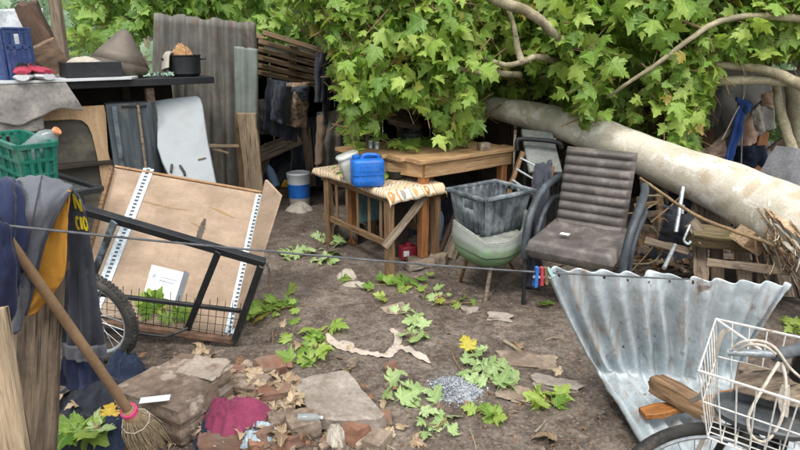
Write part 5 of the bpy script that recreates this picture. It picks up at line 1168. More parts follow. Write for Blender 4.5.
def tub():
    c = V(.605, 3.90, .392); t = thing('plastic_tub', 'scuffed grey black plastic crate standing on the shell stool', 'crate', c); M0 = yaw(c, 36)
    w, d, h = .42, .335, .265; tp = .80
    def wall(ax_, sg, L, D):
        b = MB(M0)
        def pt(u, z, off=0):
            k = lerp(tp, 1, z/h)
            return V(u*L/2*k, sg*(D/2*k+off), z) if ax_ == 'x' else V(sg*(D/2*k+off), u*L/2*k, z)
        n = 48; nv = 8; vs = []
        def off(u): 
            return .012*(1 if (abs(((u+1)*3) % 1-.5) < .28) else 0)
        hol = ax_ == 'y'
        cells = [(i, j) for i in range(n) for j in range(nv) if not (hol and abs(i-n/2+.5) < 8 and j in (5, 6))]
        vs = [pt(-1+2*i/n, h*j/nv, off(-1+2*i/n)*(j < nv)) for j in range(nv+1) for i in range(n+1)]
        b.add(vs, [[j*(n+1)+i, j*(n+1)+i+1, (j+1)*(n+1)+i+1, (j+1)*(n+1)+i] for i, j in cells]); b.build('side_wall', GREY_TUB, t, 35, .006)
    wall('x', -1, w, d); wall('x', 1, w, d); wall('y', -1, d, w); wall('y', 1, d, w)
    b = MB(M0)
    for s_ in (-1, 1): b.box((0, s_*(d/2+.012), h-.004), (w+.05, .035, .022), None, .004); b.box((s_*(w/2+.012), 0, h-.004), (.035, d+.01, .0215), None, .004)
    b.build('rim', GREY_TUB, t)
    MB(M0).box((0, 0, .004), (w*tp, d*tp, .01)).build('bottom', GREY_TUB, t)
tub()

# ------------------------------------------------------------------ armchair
ac = V(1.13, 3.53, 0); Ma = yaw(ac, -34); at = thing('armchair', 'brown ribbed vinyl armchair with black tube arms', 'armchair', ac)
def cushion(M_, w, d, th, ribs, amp, nm, mt, par, axis='v', sag=.012):
    b = MB(M_); nu, nv = 36, 72
    def top(u, v, sg):
        x, y = (u-.5)*w, (v-.5)*d; e = min(1, min(u, 1-u)*w/.035); e2 = min(1, min(v, 1-v)*d/.035); k = (e*(2-e))**.5*(e2*(2-e2))**.5
        rb = amp*abs(sin(pi*ribs*(v if axis == 'v' else u)))**.6 if sg > 0 else 0
        return V(x, y, sg*(th/2)*k + rb*k - sag*(1-((u-.5)*2)**2)*(1-((v-.5)*2)**2)*(sg > 0) + .003*nz(u*6, v*6, 3)*k)
    b.grid(lambda u, v: top(u, v, 1), nu, nv); b.grid(lambda u, v: top(1-u, v, -1), nu, nv); return b.build(nm, mt, par, 180)
Mseat = Ma @ Matrix.Translation(V(0, -.02, .405)) @ Matrix.Rotation(radians(4), 4, 'X')
cushion(Mseat, .53, .50, .12, 13, .005, 'seat', VINYL, at, 'u', .02)
Mback = Ma @ Matrix.Translation(V(-.02, .25, .685)) @ Matrix.Rotation(radians(78), 4, 'X')
cushion(Mback, .445, .53, .085, 9, .020, 'backrest', VINYL, at, 'v', 0)
for s_ in (-1, 1):
    MB(Ma).tube(spline([(s_*.265, .30, .74), (s_*.29, .20, .725), (s_*.305, .05, .675), (s_*.305, -.10, .57), (s_*.30, -.17, .44), (s_*.295, -.185, .30)], 6), [.025]*31, 12).build('armrest', ARM, at)
    MB(Ma).tube(spline([(s_*.29, -.185, .31), (s_*.285, -.19, .15), (s_*.28, -.195, .0)], 6), .014, 10).build('leg', BLACK_MET, at)
    MB(Ma).tube(spline([(s_*.28, .30, .60), (s_*.30, .22, .585), (s_*.30, .09, .52), (s_*.295, .0, .40), (s_*.29, .02, .25), (s_*.28, .12, .10), (s_*.275, .2, .0)], 6), .019, 12).build('leg', ARM, at)
    MB(Ma).tube([V(s_*.15, .265, .42), V(s_*.15, .335, .86)], .012, 8).build('back_upright', BLACK_MET, at)
MB(Ma).tube([V(-.29, -.18, .33), V(.29, -.18, .33)], .012, 8).build('cross_tube', BLACK_MET, at)
MB(Ma).tube([V(-.28, .16, .34), V(.28, .16, .34)], .012, 8).build('cross_tube', BLACK_MET, at)
o = MB(Ma @ Matrix.Translation(V(-.08, -.10, .475))).box((0, 0, 0), (.055, .035, .006), None, .002).build('paper_scrap', PAPER); tag(o, 'tiny white scrap lying on the armchair seat', 'paper')
o = plank('twig', Ma @ V(.02, .19, .482), Ma @ V(.19, .20, .482), .014, .008, W_PALE, None, V(0, 0, 1), 97); tag(o, 'pale splinter lying at the back of the armchair seat', 'splinter')
# grey panelled chair behind, rack chair and dark cloth
gc = thing('office_chair', 'grey backed chair with black arm behind the armchair', 'chair', A(540, 165, 4.75))
pq = [A(521, 128, 4.75), A(552, 133, 4.7), A(563, 166, 4.5), A(530, 168, 4.5)]
Mq = planar(pq[0], pq[1], pq[3]); q2 = [uvhit(Mq, *x) for x in ((521, 128), (553, 132), (563, 172), (529, 172))]
b = MB(Mq); b.prism([(x, y) for x, y in q2][::-1], .045); o = b.build('backrest', mat('grey_panel', '#767b78', '#8f9490', 4, .6, .1, .002, dirt='#5f625c'), gc, 40); m_ = o.modifiers.new('bevel', 'BEVEL'); m_.width = .012; m_.segments = 2
MB().tube(spline([A(517, 150, 4.6), A(517, 142, 4.6), A(522, 139, 4.6), A(556, 142, 4.55), A(562, 148, 4.55)], 6), .017, 10).build('armrest', BLACK_MET, gc)
for s_ in (526, 560): MB().tube([A(s_, 160, 4.62), V(A(s_, 160, 4.62).x, 4.65, 0)], .014, 8).build('leg', BLACK_MET, gc)
MB().tube([A(526, 165, 4.62), A(560, 165, 4.62)], .014, 8).build('seat_bar', BLACK_MET, gc)
rc = thing('folding_chair', 'wooden folding chair back with pale metal bars beside the tub', 'chair', A(530, 200, 4.3))
plank('upright', A(523, 152, 4.45), A(510, 186, 4.35), .035, .025, W_BROWN, rc, V(0, -1, 0), 98); plank('upright', A(553, 166, 4.35), A(541, 208, 4.2), .035, .025, W_BROWN, rc, V(0, -1, 0), 99)
for f in (.18, .5, .82):
    MB().tube([lerp(A(523, 152, 4.44), A(510, 186, 4.34), f), lerp(A(553, 166, 4.34), A(541, 208, 4.19), f)], .008, 8).build('bar', STEEL, rc)
for (a, c_) in ((A(510, 186, 4.35), (.0)), (A(541, 208, 4.2), 0)): plank('leg', a, V(a.x-.05, a.y-.08, -.01), .035, .025, W_BROWN, rc, V(0, -1, 0), 100)
o = patch('dark_scarf', [[(536, 168, 4.36), (552, 166, 4.36)], [(535, 164, 4.22), (552, 162, 4.24)], [(534, 185, 4.16), (550, 185, 4.17)], [(531, 225, 4.08), (545, 228, 4.08)], [(528, 262, 3.95), (542, 262, 3.95)], [(524, 285, 3.75), (540, 290, 3.75)]], C_CHAR, None, 16, 50, .02, (3, 9), 33, .012, .012, 2); tag(o, 'dark speckled cloth hanging from the chair left of the armchair', 'cloth')
# ------------------------------------------------------------------ metal sheets at the right
def bent_sheet():
    rows = [[A(545, 268, 2.30), A(627, 273, 2.31), A(709, 279, 2.33), A(791, 284, 2.36)], [A(560, 302, 2.34), A(632, 305, 2.33), A(704, 311, 2.35), A(773, 305, 2.38)],
            [A(580, 342, 2.40), A(640, 345, 2.40), A(700, 352, 2.40), A(752, 340, 2.42)], [A(597, 372, 2.44), A(645, 374, 2.47), A(696, 378, 2.46), A(742, 376, 2.46)],
            [G(612, 394, .15), G(660, 396, .11), G(715, 400, .10), G(765, 398, .12)], [G(632, 428, .10), G(688, 430, .08), G(745, 434, .08), G(800, 430, .09)], [G(658, 474, .06), G(722, 476, .06), G(784, 480, .05), G(850, 484, .05)]]
    nc = 11
    def pos(u, v): return cr([cr(r, u) for r in rows], v)
    b = MB()
    def fn(u, v):
        e = 2e-3; vv = min(max(v + (.012*nz(u*14, 3, 1) if v < .02 else 0), 0), 1); p = pos(u, vv)
        n = (pos(min(u+e, 1), vv)-pos(max(u-e, 0), vv)).cross(pos(u, min(vv+e, 1))-pos(u, max(vv-e, 0))).normalized()
        flat = 1-.75*math.exp(-((vv-.52-.05*sin(u*9))/.06)**2)*(.5+.5*sin(u*23+2))           # ribs crushed where the sheet is bent
        crease = -.05*math.exp(-((u-.47-.1*vv)/.035)**2)*max(0, 1-vv*2.6) + .028*nz(u*4, vv*7, 5)*math.exp(-((vv-.5)/.18)**2)
        return p - n*(.019*sin(2*pi*nc*u+.5*sin(vv*5))*flat*(1+.3*nz(u*3, vv*3, 9)) + crease + .014*nz(u*2.3, vv*2.7, 11) + .006*nz(u*12, vv*14, 4) + .003*nz(u*30, vv*30, 6))
    b.grid(fn, nc*10, 70); o = b.build('corrugated_sheet', GALV, None, 50, .0025); tag(o, 'bright bent galvanised corrugated sheet beside the bicycle', 'metal sheet')
    dk = mat('rusty_hole', '#2a211b', '#5a3c2a', 60, .9, .2); rn = random.Random(4)
    for k in range(16):
        u_ = (int(rn.uniform(0, nc))+.72)/nc; v_ = rn.choice((.04, .06, .30, .34, .62, .9))+rn.uniform(-.02, .02)
        c_, cu, cv = fn(u_, v_), fn(min(u_+.004, 1), v_), fn(u_, v_+.01); a_, b_ = (cu-c_).normalized(), (cv-c_).normalized(); n2 = b_.cross(a_).normalized(); n2 = n2 if n2.dot(V(0, 0, CAM_H)-c_) > 0 else -n2; r_ = rn.uniform(.003, .0065)
        hb = MB(); hb.add([c_+n2*.0045+(a_*cos(t_*pi/5)+b_*sin(t_*pi/5)*1.3)*r_*rn.uniform(.8, 1.2) for t_ in range(10)]+[c_+n2*.006], [[t_, (t_+1) % 10, 10] for t_ in range(10)]); hb.build('nail_hole', dk, o, 180)
bent_sheet()
t = tag(rock('log_piece', G(683, 402, .20)+V(0, 0, .02), (.25, .08, .07), W_BROWN, None, 85, (0, .18, -.75), .22, 10, 60), 'rough brown split log lying across the metal sheet', 'log')
tag(plank('plank', G(645, 413, .155), G(740, 396, .20), .066, .03, W_WET, None, V(0, 0, 1), 86, .007), 'wet orange plank under the split log on the metal sheet', 'plank')
# ------------------------------------------------------------------ bicycle at the right edge
bi = thing('bicycle', 'old bicycle with white wire basket at the right edge', 'bicycle', V(1.0, 1.45, 0))
bx = V(.83, -.555, 0); by = V(-.555, -.83, 0)        # along the back rim, towards the camera
BL_ = V(.952, 1.647, .80); w_, d_ = .36, .297
def B(u, v, k):                                       # basket point, k = 1 rim, 0 bottom
    ins = .045*(1-k); return BL_ + bx*(ins+u*(w_-2*ins)) + by*(ins+v*(d_-2*ins)) + V(0, 0, -.245*(1-k) - .03*v*k - .02*u*v)
bas = MB()
for k, r_ in ((1, .0042), (.55, .0026), (.0, .0032)): bas.tube([B(0, 0, k), B(1, 0, k), B(1, 1, k), B(0, 1, k)], r_, 6, closed=True)
bas.build('basket_rim', WHITE_PAINT, bi)
b = MB()
for i in range(9): u = i/8; b.tube([B(u, 0, 1), B(u, 0, 0), B(u, 1, 0), B(u, 1, 1)], .0022, 5)
for i in range(1, 7): v = i/7; b.tube([B(0, v, 1), B(0, v, 0), B(1, v, 0), B(1, v, 1)], .0022, 5)
b.build('basket_wires', WHITE_PAINT, bi)
MB().tube([B(0, 0, 1), B(0, 0, 1)+bx*.13+by*.10+V(0, 0, -.02)], .004, 6).build('basket_brace', WHITE_PAINT, bi)
hb = [A(728, 352, 1.50), A(752, 353, 1.47), A(776, 355, 1.45), A(800, 349, 1.44), A(850, 338, 1.46)]
MB().tube(spline(hb[:3], 5), .0105, 12).build('handlebar', STEEL, bi)
MB().tube(spline(hb[2:], 5), .0165, 12).build('foam_grip', FOAM, bi)
MB().tube([A(776, 355, 1.45)-V(.006, 0, 0), A(781, 355, 1.45)], .0185, 12).build('foam_grip', FOAM, bi)
MB().tube(spline([A(806, 352, 1.45), A(798, 380, 1.48), A(786, 415, 1.52), A(770, 470, 1.55)], 5), [.026]*16, 12).build('stem', BLACK_MET, bi)
MB().tube(spline([A(782, 362, 1.43), A(786, 385, 1.40), A(781, 420, 1.38), A(766, 441, 1.37), A(752, 436, 1.37), A(748, 420, 1.38), A(754, 404, 1.39), A(768, 380, 1.41), A(779, 362, 1.43)], 6), .0042, 7).build('cable_loop', ROPE, bi)
MB().tube(spline([A(730, 350, 1.49), A(742, 342, 1.47), A(760, 341, 1.45), A(775, 348, 1.43), A(790, 368, 1.42), A(806, 382, 1.42)], 6), .0038, 7).build('cable_loop', ROPE, bi)
MB().tube(spline([A(735, 352, 1.49), A(748, 345, 1.46), A(764, 346, 1.44), A(776, 354, 1.43)], 6), .004, 7).build('cable_loop', ROPE, bi)
def strapf(rows, nm): patch(nm, rows, C_WHITE, bi, 6, 24, .003, (2, 8), 5, .002)
strapf([[(730, 328, 1.62), (734, 330, 1.62)], [(720, 333, 1.60), (724, 336, 1.60)], [(712, 360, 1.60), (716, 362, 1.60)], [(706, 380, 1.61), (710, 384, 1.61)], [(700, 392, 1.62), (702, 398, 1.62)], [(690, 399, 1.64), (692, 403, 1.64)]], 'plastic_strap')
strapf([[(701, 415, 1.52), (705, 416, 1.52)], [(704, 428, 1.50), (708, 428, 1.50)], [(698, 446, 1.50), (702, 448, 1.50)], [(692, 458, 1.50), (696, 460, 1.50)]], 'plastic_strap')
strapf([[(782, 385, 1.42), (790, 385, 1.42)], [(778, 400, 1.41), (790, 402, 1.41)], [(782, 416, 1.40), (788, 418, 1.40)]], 'plastic_strap')
wc2 = V(.915, 1.50, .275); w2 = bpy.data.objects.new('wheel', None); C.objects.link(w2); adopt(w2, bi, Matrix.Translation(wc2))
Mw2 = Matrix.Translation(wc2) @ Matrix.Rotation(radians(-8), 4, 'Z'); R2 = .262
MB(Mw2).tube(ring(R2-.017, 64), .018, 12, closed=True).build('tyre', RUBBER, w2)
MB(Mw2).tube(ring(R2-.042, 64), .010, 8, closed=True).build('rim', STEEL, w2)
b = MB(Mw2)
for k in range(28): a = 2*pi*k/28; b.tube([V(.018*cos(a+.8), .02*(-1)**k, .018*sin(a+.8)), V((R2-.045)*cos(a), 0, (R2-.045)*sin(a))], .0014, 4)
b.build('spokes', STEEL, w2)
MB(Mw2 @ Matrix.Rotation(pi/2, 4, 'X')).lathe([(.01, -.05), (.02, -.04), (.02, -.03), (.012, -.025), (.012, .025), (.02, .03), (.02, .04), (.01, .05)], 14).build('hub', STEEL, w2)
for s_ in (-1, 1): MB().tube(spline([V(wc2.x, wc2.y, wc2.z)+V(.01, s_*.05, 0), V(1.02, 1.5+s_*.05, .5), A(772, 462, 1.55)], 5), .011, 8).build('fork', BLACK_MET, bi)
sd_ = A(772, 462, 1.55)
MB().tube([sd_, V(1.75, 1.25, .62)], .016, 10).build('top_tube', BLACK_MET, bi); MB().tube([sd_-V(0, 0, .06), V(1.6, 1.28, .28)], .018, 10).build('down_tube', BLACK_MET, bi)
MB().tube([V(1.6, 1.28, .28), V(1.78, 1.24, .75)], .016, 10).build('seat_tube', BLACK_MET, bi)
wc3 = V(2.0, 1.19, .275); w3 = bpy.data.objects.new('wheel', None); C.objects.link(w3); adopt(w3, bi, Matrix.Translation(wc3)); Mw3 = Matrix.Translation(wc3) @ Matrix.Rotation(radians(-16), 4, 'Z')
MB(Mw3).tube(ring(R2-.017, 48), .018, 10, closed=True).build('tyre', RUBBER, w3); MB(Mw3).tube(ring(R2-.042, 48), .010, 8, closed=True).build('rim', STEEL, w3)
MB().tube([V(1.6, 1.28, .28), wc3], .011, 8).build('chain_stay', BLACK_MET, bi)
MB(Matrix.Translation(V(1.79, 1.24, .80)) @ Matrix.Rotation(radians(-16), 4, 'Z')).box((0, 0, 0), (.26, .14, .05), None, .02).build('saddle', BLACK_PL, bi)
# in the basket
Mi_ = Matrix.Translation(B(.42, .45, .02)+V(0, 0, .03)) @ Matrix.Rotation(radians(-33), 4, 'Z') @ Matrix.Rotation(radians(14), 4, 'X')
o = rloft(Mi_, [(.20, .10, 0, 0, 0), (.23, .12, .008, 0, 0), (.24, .13, .03, 0, 0), (.225, .115, .032, 0, 0), (.21, .10, .014, 0, 0)], 30, 2.6).build('oval_pan', mat('dark_grey_pan', '#43484b', '#5f6568', 8, .5, .2, .002, dirt='#77736b'), None, 50); tag(o, 'dark grey oval pan lying in the wire basket', 'pan')
b = MB(Matrix.Translation(B(.5, .12, .35)) @ Matrix.Rotation(radians(-33), 4, 'Z') @ Matrix.Rotation(radians(70), 4, 'X'))
for i in range(13): b.tube([V(-.10+i*.2/12, -.06, 0), V(-.10+i*.2/12, .06, 0)], .0014, 4)
for i in range(9): b.tube([V(-.10, -.06+i*.12/8, 0), V(.10, -.06+i*.12/8, 0)], .0014, 4)
o = b.build('rusty_grille', RUST); tag(o, 'small rusty wire grille leaning in the basket', 'grille')
o = MB(Matrix.Translation(B(.50, .30, .55)) @ Matrix.Rotation(radians(-33), 4, 'Z') @ Matrix.Rotation(radians(30), 4, 'X')).box((0, 0, 0), (.20, .10, .008)).build('cardboard', W_GREY); tag(o, 'grey brown piece of board across the wire basket', 'board')

# ------------------------------------------------------------------ debris at the right under the trunk
pw = thing('dark_fill_wall', 'plank wall added as dark fill for the shade behind tables and trunk', 'wall', V(2.4, 6.1, 0))  # wall added as dark fill where the clutter under the crown is shaded
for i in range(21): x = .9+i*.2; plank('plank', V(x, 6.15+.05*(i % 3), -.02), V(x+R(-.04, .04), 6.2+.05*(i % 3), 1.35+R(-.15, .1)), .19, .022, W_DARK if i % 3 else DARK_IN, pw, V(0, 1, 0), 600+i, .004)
bw = thing('board_crate', 'old grey crate of upright boards under the fallen trunk', 'crate', A(740, 275, 3.45))
for i, (x0, y0, x1, y1, w) in enumerate(((700, 246, 702, 292, .10), (716, 247, 718, 292, .09), (741, 246, 746, 292, .10), (757, 245, 766, 294, .09), (775, 246, 786, 296, .10), (792, 248, 806, 298, .09))):
    plank('board', A(x0, y0, 3.72), A(x1, y1, 3.5), w, .02, W_GREY if i % 2 == 0 else W_DARK, bw, V(0, -1, 0), 620+i, .004)
plank('beam', A(690, 234, 3.62), A(800, 247, 3.55), .12, .10, W_MOSS, bw, V(0, -.5, 1), 630, .006)
plank('board', A(690, 222, 3.60), A(704, 240, 3.58), .085, .02, W_GREY, bw, V(0, -1, .3), 631)
for i, (x0, y0, x1, y1, w) in enumerate(((699, 188, 699, 236, .07), (711, 190, 712, 232, .09), (724, 195, 725, 230, .08), (741, 200, 742, 235, .08), (757, 205, 759, 240, .08))):
    plank('board', A(x0, y0, 3.95), A(x1, y1, 3.85), w, .02, W_GREY if i != 3 else W_DARK, bw, V(0, -1, 0), 640+i, .004)
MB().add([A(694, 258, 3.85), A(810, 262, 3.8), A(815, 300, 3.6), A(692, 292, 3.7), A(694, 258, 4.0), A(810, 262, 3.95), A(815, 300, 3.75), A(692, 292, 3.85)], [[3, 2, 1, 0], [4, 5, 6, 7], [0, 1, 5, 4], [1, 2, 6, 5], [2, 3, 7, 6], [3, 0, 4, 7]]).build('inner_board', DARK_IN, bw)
ws = thing('wooden_stool', 'small broken wooden stool frame behind the armchair', 'stool', P(655, 248)+V(0, .3, 0))
plank('leg', A(659, 193, 4.1), A(663, 250, 3.95), .045, .035, W_BROWN, ws, V(0, -1, 0), 650); plank('leg', A(640, 196, 4.25), A(641, 246, 4.15), .04, .035, W_BROWN, ws, V(0, -1, 0), 651)
plank('rail', A(634, 206, 4.13), A(661, 202, 4.06), .03, .02, W_BROWN, ws, V(0, -1, 0), 652); plank('rail', A(636, 216, 4.1), A(660, 213, 4.04), .045, .02, W_GREY, ws, V(0, -1, 0), 653); plank('leg', A(656, 212, 4.2), A(660, 255, 4.1), .03, .03, W_GREY, ws, V(0, -1, 0), 654)
tag(MB().tube([A(683, 187, 3.75), A(676, 232, 3.62)], .014, 10).build('metal_pipe', STEEL), 'bright metal pipe hanging below the trunk', 'pipe')
tag(MB().tube([A(675, 245, 3.6), A(664, 268, 3.4)], .013, 10).build('metal_pipe', STEEL), 'short grey pipe standing in the leaf litter', 'pipe')
tag(MB().tube([A(683, 205, 3.8), A(682, 214, 3.78)], .012, 10).build('metal_pipe', STEEL), 'tiny pipe stub right of the bright metal pipe', 'pipe')
hang('dark_bag', (664, 214), (693, 210), (658, 243), (690, 246), 3.85, C_BLACK, 'black bag slumped behind the bright metal pipe', 'bag', .12, 1.5, 41)
hang('black_cloth', (680, 190), (694, 192), (682, 216), (694, 216), 4.0, C_BLACK, 'black cloth hanging below the trunk', 'cloth', .05, 1.5, 43)
hang('blue_cloth', (722, 205), (731, 205), (723, 224), (731, 225), 3.98, BLUE_TARP, 'strip of blue cloth showing between the upright boards', 'cloth', .02, 1, 45)
tag(MB().tube(spline([A(690, 225, 3.55), A(687, 232, 3.53), A(684, 240, 3.52), A(688, 244, 3.51), A(691, 241, 3.51)], 5), .008, 8).build('hook', STEEL), 'curved pale hook hanging left of the mossy beam', 'hook')
for i, (px, py, s, mt, lb_) in enumerate(((662, 256, (.4, .3, .14), C_BLACK, 'black rag heap on the ground behind the armchair'), (600, 230, (.6, .4, .3), C_BLACK, 'black heap of rags under the armchair back'), (730, 255, (.5, .3, .2), C_CHAR, 'charcoal rags behind the upright boards'), (555, 222, (.4, .3, .35), C_SACK, 'grey brown rag heap behind the tub'), (690, 215, (.7, .4, .5), C_BLACK, 'tall black rag heap below the trunk'))):
    tag(crumple('rag_heap', P(px, py)+V(0, .25 if i else 0, 0), s, mt, None, 161+i), lb_, 'rags')
for i in range(14):
    px = R(560, 690); p = P(px, R(226, 262)); s = R(.06, .14); tag(rock('debris_lump', p+V(0, 0, s*.25), (s*1.4, s, s*.6), random.choice([BRICK, STONE, W_DARK, W_GREY]), None, 700+i, (R(-.4, .4), R(-.4, .4), R(0, 3)), .12), 'small dirty lump of debris behind the armchair', 'debris', 'debris lumps behind the armchair')
CL = [(655, 118, 662, 205, 5.2, .12, W_DARK, 'dark board standing behind the hanging leaves'), (676, 100, 668, 190, 5.3, .10, W_GREY, 'grey board standing left of the tan cardboard'), (705, 100, 712, 180, 5.25, .09, W_BROWN, 'brown board behind the blue strap'), (640, 150, 700, 168, 4.9, .10, W_DARK, 'dark board lying level behind the trunk'), (772, 150, 800, 130, 5.0, .08, W_GREY, 'grey lath slanting at the right behind the trunk'), (668, 238, 700, 228, 3.9, .06, W_BROWN, 'brown lath below the trunk beside the black bag'), (645, 240, 690, 252, 3.75, .05, W_GREY, 'grey lath lying low behind the armchair'), (640, 226, 672, 236, 4.0, .05, W_DARK, 'dark lath behind the broken stool'), (705, 262, 790, 272, 3.4, .05, W_GREY, 'grey lath along the foot of the crate boards'), (695, 200, 690, 250, 3.95, .04, W_PALE, 'pale thin lath standing left of the crate boards')]
for i, (x0, y0, x1, y1, Y_, w__, m_, lb_) in enumerate(CL): tag(plank('board', A(x0, y0, Y_), A(x1, y1, Y_-.12), w__, .02, m_, None, V(0, -1, .2), 1200+i, .005), lb_, 'board')
for i, (tl_, tr_, bl_, br_, Y_, m_, lb_) in enumerate((((640, 172), (660, 168), (642, 205), (664, 202), 4.25, C_SACK, 'grey brown rag hanging under the trunk left part'), ((700, 84), (722, 86), (704, 128), (716, 124), 4.85, C_SACK, 'drab sacking hanging below the level branch'), ((756, 140), (778, 142), (752, 190), (782, 188), 5.1, C_TARP, 'pale grey sheet hanging at the right behind the trunk'), ((722, 84), (742, 84), (730, 116), (742, 112), 4.95, C_TARP, 'pale grey sheet under the level branch'), ((664, 205), (680, 203), (662, 236), (676, 240), 3.98, C_CHAR, 'charcoal rag behind the bright metal pipe'))):
    hang('rag', tl_, tr_, bl_, br_, Y_, m_, lb_, 'rag', .06, 2, 71+i)
rnd = random.Random(21)
for i in range(16): 
    p0 = A(rnd.uniform(640, 700), rnd.uniform(190, 250), rnd.uniform(3.75, 4.1)); tag(MB().tube(spline([p0, p0+V(rnd.uniform(-.15, .15), rnd.uniform(-.1, .1), rnd.uniform(-.1, .08)), p0+V(rnd.uniform(-.3, .3), rnd.uniform(-.1, .1), -rnd.uniform(.1, .25))], 5), rnd.uniform(.003, .007), 6).build('twig', TWIG if i % 2 else BRANCH), 'thin dead twig in the clutter below the trunk', 'twig', 'dead twigs below the trunk')
# tarpaulins, cardboard and strap above the trunk
hang('grey_tarp', (704, 66), (768, 70), (726, 140), (774, 128), 4.95, C_TARP, 'grey tarpaulin hanging behind the pale branches', 'tarpaulin', .12, 2, 51)
hang('rotten_board', (640, 92), (700, 90), (636, 178), (705, 182), 5.4, mat('brown_junk', '#4b3a2e', '#7d6250', 8, .9, .6, .01, dirt='#2b2420'), 'brown rotten board surface behind the hanging leaves', 'board', .10, 2, 53)
hang('drab_sheet', (700, 70), (810, 70), (700, 210), (810, 205), 5.5, cloth('drab_sheet', '#5d5a58', '#7d7975', dirt='#4a4643'), 'drab grey sheet behind the cardboard and blue strap', 'sheet', .10, 3, 54)
hang('cardboard', (735, 118), (760, 110), (734, 146), (757, 143), 4.75, C_PINK, 'pinkish cardboard hanging beside the blue strap', 'cardboard', .05, 1, 55)
hang('cardboard', (762, 94), (777, 88), (764, 106), (774, 110), 4.6, C_PINK, 'small pinkish cardboard flap below the pale branch', 'cardboard', .03, 1, 56)
hang('cardboard', (694, 152), (724, 140), (690, 172), (726, 166), 4.7, C_PINK, 'tan cardboard sheet left of the blue strap', 'cardboard', .04, 1, 57)
hang('blue_strap', (740, 98), (747, 100), (722, 165), (730, 166), 4.62, C_BLUE, 'bright blue strap hanging from the pale branch', 'strap', .02, 1, 58)
hang('blue_strap', (735, 98), (752, 104), (739, 104), (746, 112), 4.60, C_BLUE, 'knotted top of the blue strap', 'strap', .03, 1, 59)
hang('plastic_film', (752, 112), (758, 104), (757, 130), (762, 132), 4.6, C_WHITE, 'whitish plastic film beside the pinkish cardboard', 'film', .02, 1, 60)
hang('dark_drape', (735, 146), (765, 144), (736, 178), (768, 178), 5.0, C_JEAN, 'dark blue grey cloth hanging below the cardboard', 'cloth', .10, 2, 61)
tag(plank('orange_board', A(764, 132, 5.0), A(756, 172, 4.9), .085, .02, W_ORANGE, None, V(0, -1, 0), 660), 'splintered orange board behind the trunk', 'board')
tag(plank('batten', A(692, 165, 4.66), A(776, 90, 4.62), .035, .02, W_GREY, None, V(0, -1, 0), 661), 'grey batten slanting behind the blue strap', 'batten')
tag(MB().tube([A(741, 20, 4.7), A(743, 100, 4.66), A(741, 172, 4.6)], .006, 6).build('hanging_cable', mat('grey_wire', '#75777a', '#96989a', 20, .5, .1)), 'grey cable hanging down past the blue strap', 'cable')
tag(MB().tube(spline([A(746, 62, 4.6), A(744, 95, 4.6), A(736, 112, 4.6), A(722, 140, 4.6)], 5), .005, 6).build('hanging_cable', ROPE), 'pale cord looped on the pale branch above the strap', 'cord')
tag(rock('grey_boulder', A(805, 185, 4.2), (.55, .35, .42), mat('grey_sheeted_heap', '#75767a', '#93949a', 4, .6, .3, .006, dirt='#5f5f62'), None, 88, (.1, .3, .4), .08, 8, 60), 'smooth grey sheeted lump beyond the trunk at right edge', 'lump')
rnd = random.Random(8); b = MB()
for k in range(260):
    p = A(rnd.uniform(765, 800), rnd.uniform(115, 158), rnd.uniform(5.1, 5.4)); g = LG[k % 8]; Mx = lmat(p, V(rnd.uniform(-1, 1), -.4, rnd.uniform(-.5, 1)), V(rnd.uniform(-.5, .5), -1, .6), rnd.uniform(.03, .06)); b.cur = rnd.random(); b.add([Mx @ v for v in g[0]], g[1])
o = b.build('weed_bush', MOSSG, None, 180, attr=True); tag(o, 'dark green small leaved weed at the right behind the trunk', 'weed')

# ------------------------------------------------------------------ the fallen plane tree
tr = thing('fallen_tree', 'fallen plane tree with pale mottled trunk and bright green leaves', 'tree', V(2.3, 3.3, 0))
tp = [(455, 100, 5.65, .085), (480, 106, 5.40, .095), (500, 109, 5.2, .105), (530, 115, 5.0, .122), (560, 123, 4.8, .134), (600, 136, 4.55, .142), (640, 153, 4.32, .152), (670, 166, 4.12, .165), (700, 178, 3.95, .178), (730, 191, 3.76, .192), (760, 206, 3.6, .205), (790, 222, 3.42, .215), (830, 244, 3.2, .225), (880, 270, 2.95, .235)]
pts = spline([A(*q[:3]) for q in tp], 8); rad = [.93*cr([V(q[3], 0, 0) for q in tp], i/(len(pts)-1)).x for i in range(len(pts))]
b = MB(); n_ = 40; vs = []; ref = V(0, 0, 1)
for k, p in enumerate(pts):
    t_ = (pts[min(k+1, len(pts)-1)]-pts[max(k-1, 0)]).normalized(); u_ = (ref-t_*ref.dot(t_)).normalized(); w_ = t_.cross(u_)
    for j in range(n_):
        a = 2*pi*j/n_; d = u_*cos(a)+w_*sin(a); q = p+d*rad[k]
        vs.append(q + d*(rad[k]*(.10*nz(q.x*2.2, q.y*2.2, q.z*2.2)+.05*nz(q.x*6, q.y*6, q.z*6))))
L_ = len(pts); b.add(vs, [[k*n_+j, k*n_+(j+1) % n_, (k+1)*n_+(j+1) % n_, (k+1)*n_+j] for k in range(L_-1) for j in range(n_)]+[list(range(n_))[::-1], [(L_-1)*n_+j for j in range(n_)]])
b.build('trunk', BARK, tr, 180)
